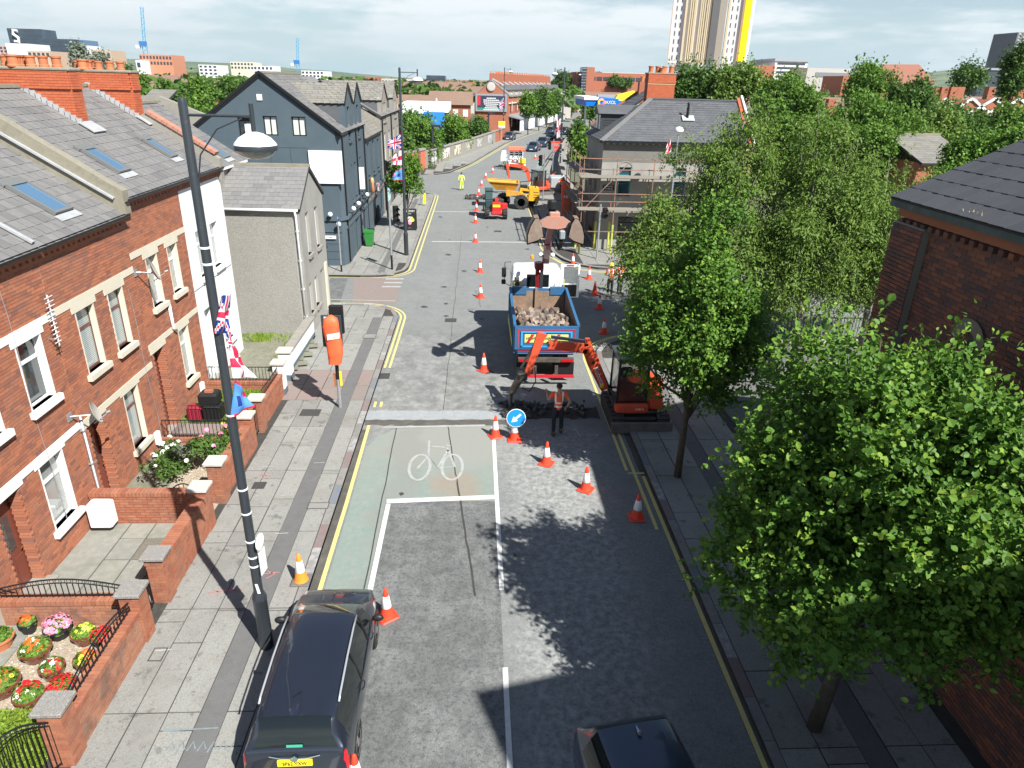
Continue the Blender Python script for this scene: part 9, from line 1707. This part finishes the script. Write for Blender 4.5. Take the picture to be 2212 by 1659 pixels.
x0b,x1b = AY(1027,225,YG-.5),AY(1095,225,YG-.5); zt_,zl = AY(1060,203,YG-.5)[2],AY(1060,241,YG-.5)[2]; fb = MB().box(x0b[0],YG-.5,zl,x1b[0],YG-.1,zt_).build('billboard',GALV,bt_); MB().box(x0b[0]+.4,YG-.52,zl+.35,x1b[0]-.4,YG-.5,zt_-.35).build('poster_sheet',M('poster_dark',(.03,.04,.07),.5),fb); hh = zt_-zl; ww = x1b[0]-x0b[0]
MB().box(x0b[0]+.4,YG-.535,zl+hh*.35,x0b[0]+.4+ww*.1,YG-.52,zt_-.5).build('red_figure',M('poster_red',(.5,.03,.04),.5),fb); MB().box(x1b[0]-.4-ww*.1,YG-.535,zl+hh*.3,x1b[0]-.5,YG-.52,zt_-1.).build('red_figure',MATS['poster_red'],fb); MB().box(x0b[0]+.4,YG-.535,zl+.35,x1b[0]-.4,YG-.52,zl+.75).build('green_strip',M('poster_green',(.03,.25,.17),.5),fb)
for k,wd in enumerate((.3,.5,.5,.46,.36,.42,.5)): z = zt_-.85-hh*.11*k; pieces('text_line',fb,[((x0b[0]+ww*.5+ww*wd*((i+.5)/8-.5),YG-.54,z),(ww*wd/8*.86,0,0),(0,.02,0),(0,0,.2)) for i in range(8)],WWH,8)
far('white gabled house beyond the billboard terrace', 1203, 201, 1223, 228, 215, WCL, 0, 0, None, 12)
# filling station
fs = T('filling_station_canopy','blue filling station canopy with yellow lettering','canopy',(30,132,0)); FBL = M('canopy_blue',(.0,.14,.6),.4); a,b,c = AY(1266,222,128),AY(1292,222,128),AY(1352,222,128); zt1,zl1 = AY(1280,216,128)[2],AY(1280,229,128)[2]; zt2,zl2 = AY(1320,213,128)[2],AY(1320,229,128)[2]
MB().box(a[0],128,zl1,b[0],142,zt1).build('left_fascia',FBL,fs); f2_ = MB().box(b[0],126,zl2,AY(1336,222,126)[0],142,zt2).build('sign_fascia',FBL,fs); MB().box(AY(1336,222,126)[0],128,zl2+.3,c[0],142,zt2-.4).build('right_fascia',FBL,fs); MB().box(a[0]-.4,127.8,zt1,b[0],142,zt1+.5).build('white_top',WWH,fs); q = AY(1312,220.5,125.9); text('MAXOL',(zt2-zl2)*.62,M('letter_yellow',(.9,.8,.05),.5),f2_,frame((q[0]+.35,125.96,(zt2+zl2)/2),(1,0,0),(0,0,1)),sx=.9,depth=.02)
q = AY(1300.5,220.5,125.9); MB().ring([[(q[0]-.1+r*math.cos(a_),125.93,(zt2+zl2)/2+r*math.sin(a_)) for a_ in [2*math.pi*k/20 for k in range(20)]] for r in (.3,.62)],cap=False).build('ring_emblem',M('emblem_pink',(.75,.15,.3),.5),f2_); MB().ring([[(q[0]-.1+r*math.cos(a_),125.91,(zt2+zl2)/2+r*math.sin(a_)) for a_ in [math.pi*.3+math.pi*k/12 for k in range(13)]] for r in (.3,.62)],close=False,cap=False).build('ring_emblem',M('emblem_orange',(.9,.5,.05),.5),f2_)
for x in (a[0]+1, b[0]+2, c[0]-1): MB().beam((x, 135, 0), (x, 135, zl1), .3, .3).build('column', WWH, fs)
yq = AY(1352,208,140); MB().prism([(yq[0]-2.5,140,yq[2]-1.2),(yq[0]+2.2,140,yq[2]-1.0),(yq[0]+1.6,140,yq[2]+1.0),(yq[0]-1.5,140,yq[2]+.2)],(0,2,0)).build('yellow_sign',M('canopy_yellow',(.85,.7,.03),.5),fs)
for lab,px,py in (('red car parked behind the corner house',1275,258),('red car near the blue canopy',1287,247)): p = G(px,py); car((p[0],p[1],0),1.2,lab,CR,4,1.7,1.5,'hatch','cars by the filling station')
# terrace with white gables, right skyline
YR = 100.; rt = T('white_gabled_terrace','brick terrace with a row of white edged gables and red chimneys on the right','terrace',(70,YR,0)); a,b = AY(1960,232,YR),AY(2230,232,YR); zr_ = AY(2080,213,YR+5)[2]; ze = AY(2080,240,YR)[2]
MB().box(a[0],YR,0,b[0],YR+9,ze).build('wall',BRICKF,rt); MB().prism([(a[0],YR-.3,ze),(a[0],YR+4.5,zr_),(a[0],YR+9.3,ze)],(b[0]-a[0],0,0)).build('roof',GRF,rt)
for i, px in enumerate((1991, 2041, 2098, 2142, 2172)):
    px = (1990,2038,2094,2142,2196)[i]; q = AY(px,236,YR-1); w = 1.9; MB().prism([(q[0]-w,YR-1,0),(q[0]+w,YR-1,0),(q[0]+w,YR-1,q[2]),(q[0],YR-1,q[2]+1.2),(q[0]-w,YR-1,q[2])],(0,3,0)).build('gable',BRICKF,rt)
    for s in (-1, 1): MB().beam((q[0], YR-1.1, q[2]+1.35), (q[0]+s*(w+.3), YR-1.1, q[2]-.05), .2, .3).build('white_bargeboard', WWH, rt)
    MB().box(q[0]-.5, YR-1.05, q[2]-1.3, q[0]+.5, YR-1, q[2]-.1).build('window', WWH, rt)
for px,py in ((1790,232),(2012,206),(2032,206),(2052,206),(2067,206),(2133,206),(2180,206),(2198,206),(2210,208)): q = AY(px,py+8,YR+4); MB().box(q[0]-.5,YR+3.5,q[2]-1.5,q[0]+.5,YR+4.5,q[2]+1.6).build('chimney',BRICKF,rt)
for lab,(x0,y0,x1,y1,Y) in (('slate roofed house half hidden behind the cherry trees',(1985,292,2110,352,40)),('small slate roof behind the cherry trees, above the corner house gable',(1600,225,1650,245,68))):
    a,b = AY(x0,y1,Y),AY(x1,y1,Y); r = AY(x0,y0,Y+4)[2]; t = T('house',lab,'house',((a[0]+b[0])/2,Y,0)); MB().box(a[0],Y,0,b[0],Y+8,a[2]).build('wall',BRICKF,t); slates(t,(a[0],Y-.3,a[2]),(b[0],Y-.3,a[2]),(b[0],Y+4,r),(a[0],Y+4,r),SLATEO,.5,.35,120); MB().box(a[0],Y+3.9,r,b[0],Y+4.2,r+.12).build('ridge',STONE,t)
t = T('house','pale gabled outbuilding between the terrace and the dark building','house',(-15,40,.1)); a,b = AY(300,250,46),AY(385,250,46); r = AY(370,208,46); MB().prism([(a[0],46,0),(b[0]+2,46,0),(b[0]+2,46,a[2]),(b[0]-1,46,r[2]),(a[0],46,r[2])],(0,.4,0)).build('wall',CREND2,t); slates(t,(a[0],45.6,a[2]+.5),(b[0]-.8,45.6,a[2]+.5),(b[0]-.8,48.5,r[2]+.3),(a[0],48.5,r[2]+.3),SLATEO,.45,.35,60)
t = T('house','stone gabled house behind the dark corner building','house',(-18,70,.1)); a = AY(590,190,88); pk_ = AY(613,166,88); b = AY(640,190,88); MB().prism([(a[0],88,0),(b[0],88,0),(b[0],88,b[2]),(pk_[0],88,pk_[2]),(a[0],88,a[2])],(0,14,0)).build('wall',M('rubble_stone',(.2,.17,.13),.95,noise=[(1.5,.6,(.28,.25,.2))]),t); MB().prism([(b[0]+.3,88,b[2]),(pk_[0],88,pk_[2]+.1),(pk_[0],88,pk_[2]-.1),(b[0],88,b[2]-.2)],(0,16,0)).build('roof',SLATE,t)
far('long grey slate roof behind the dark building dormers', 640, 178, 720, 195, 92, GRF)
# low town cover up to the horizon
rc = random.Random(5)
twn = [MB(), MB(), MB()]
for i in range(900):
    Y = rc.uniform(230, 1500); X = rc.uniform(-.8, .95)*Y
    if abs(X-.2*Y) < 14: continue
    w,d,h = rc.uniform(8,26),rc.uniform(7,12),rc.uniform(4,6.5); k = rc.randrange(2); twn[k].box(X,Y,0,X+w,Y+d,h); twn[2].prism([(X-.3,Y-.3,h),(X-.3,Y+d/2,h+2.6),(X-.3,Y+d+.3,h)],(w+.6,0,0))
for m,mt,nm,lb in zip(twn,(BRICKF,WCL,M('town_roofs',[(.13,.12,.12),(.2,.12,.09),(.17,.165,.16)],.9)),('distant_brick_houses','distant_pale_houses','distant_roofs'),('sea of distant brick houses','scattered distant pale houses','sea of distant roofs')):
    o = m.build(nm, mt); tag(o, lb, 'houses', kind='stuff')
def cover(name, lab, n, fX, y0, y1, s, mat, rr, hh):
    Y = rng.uniform(y0,y1,n); X = rng.uniform(*fX,n)*Y; keep = np.abs(X-.2*Y) > 16; X,Y = X[keep],Y[keep]; n = len(X); k = 34; P = np.repeat(np.stack([X,Y,np.full(n,hh*.5)],1),k,0); u = rng.normal(size=P.shape); u /= np.linalg.norm(u,axis=1)[:,None]; u[:,2] = np.abs(u[:,2])*1.0
    R = np.repeat(rng.uniform(.6,1.3,n),k)[:,None]; P = P+u*R*np.array([rr,rr,hh*.55]); leaves_mesh(name,P,rng.normal(size=P.shape),u+rng.normal(size=P.shape)*.3,s*rng.uniform(.7,1.3,len(P)),mat,None,.5); o = bpy.data.objects[name]; tag(o,lab,'trees',kind='stuff')
cover('distant_trees', 'distant tree cover between the houses of the town', 1500, (-.8, .95), 180, 1600, 2.4, LF_DRK, 5, 8)
cover('garden_trees','tree cover of the gardens on the right between the side streets and the hospital',260,(.25,.9),70,180,1.1,LF_MID,3.2,6)

# thin summer haze over the town
HZ = bpy.data.materials.new('haze'); HZ.use_nodes = True; q = HZ.node_tree; q.nodes.remove(q.nodes['Principled BSDF']); vv = q.nodes.new('ShaderNodeVolumePrincipled'); vv.inputs['Color'].default_value = (.8,.9,1.,1); vv.inputs['Density'].default_value = .00007; vv.inputs['Anisotropy'].default_value = .2; q.links.new(vv.outputs[0],q.nodes['Material Output'].inputs['Volume'])
o = MB().box(-6500, -900, -8, 6500, 9500, 420).build('haze', HZ); o['kind'] = 'stuff'; tag(o, 'pale haze over the distant town', 'haze')
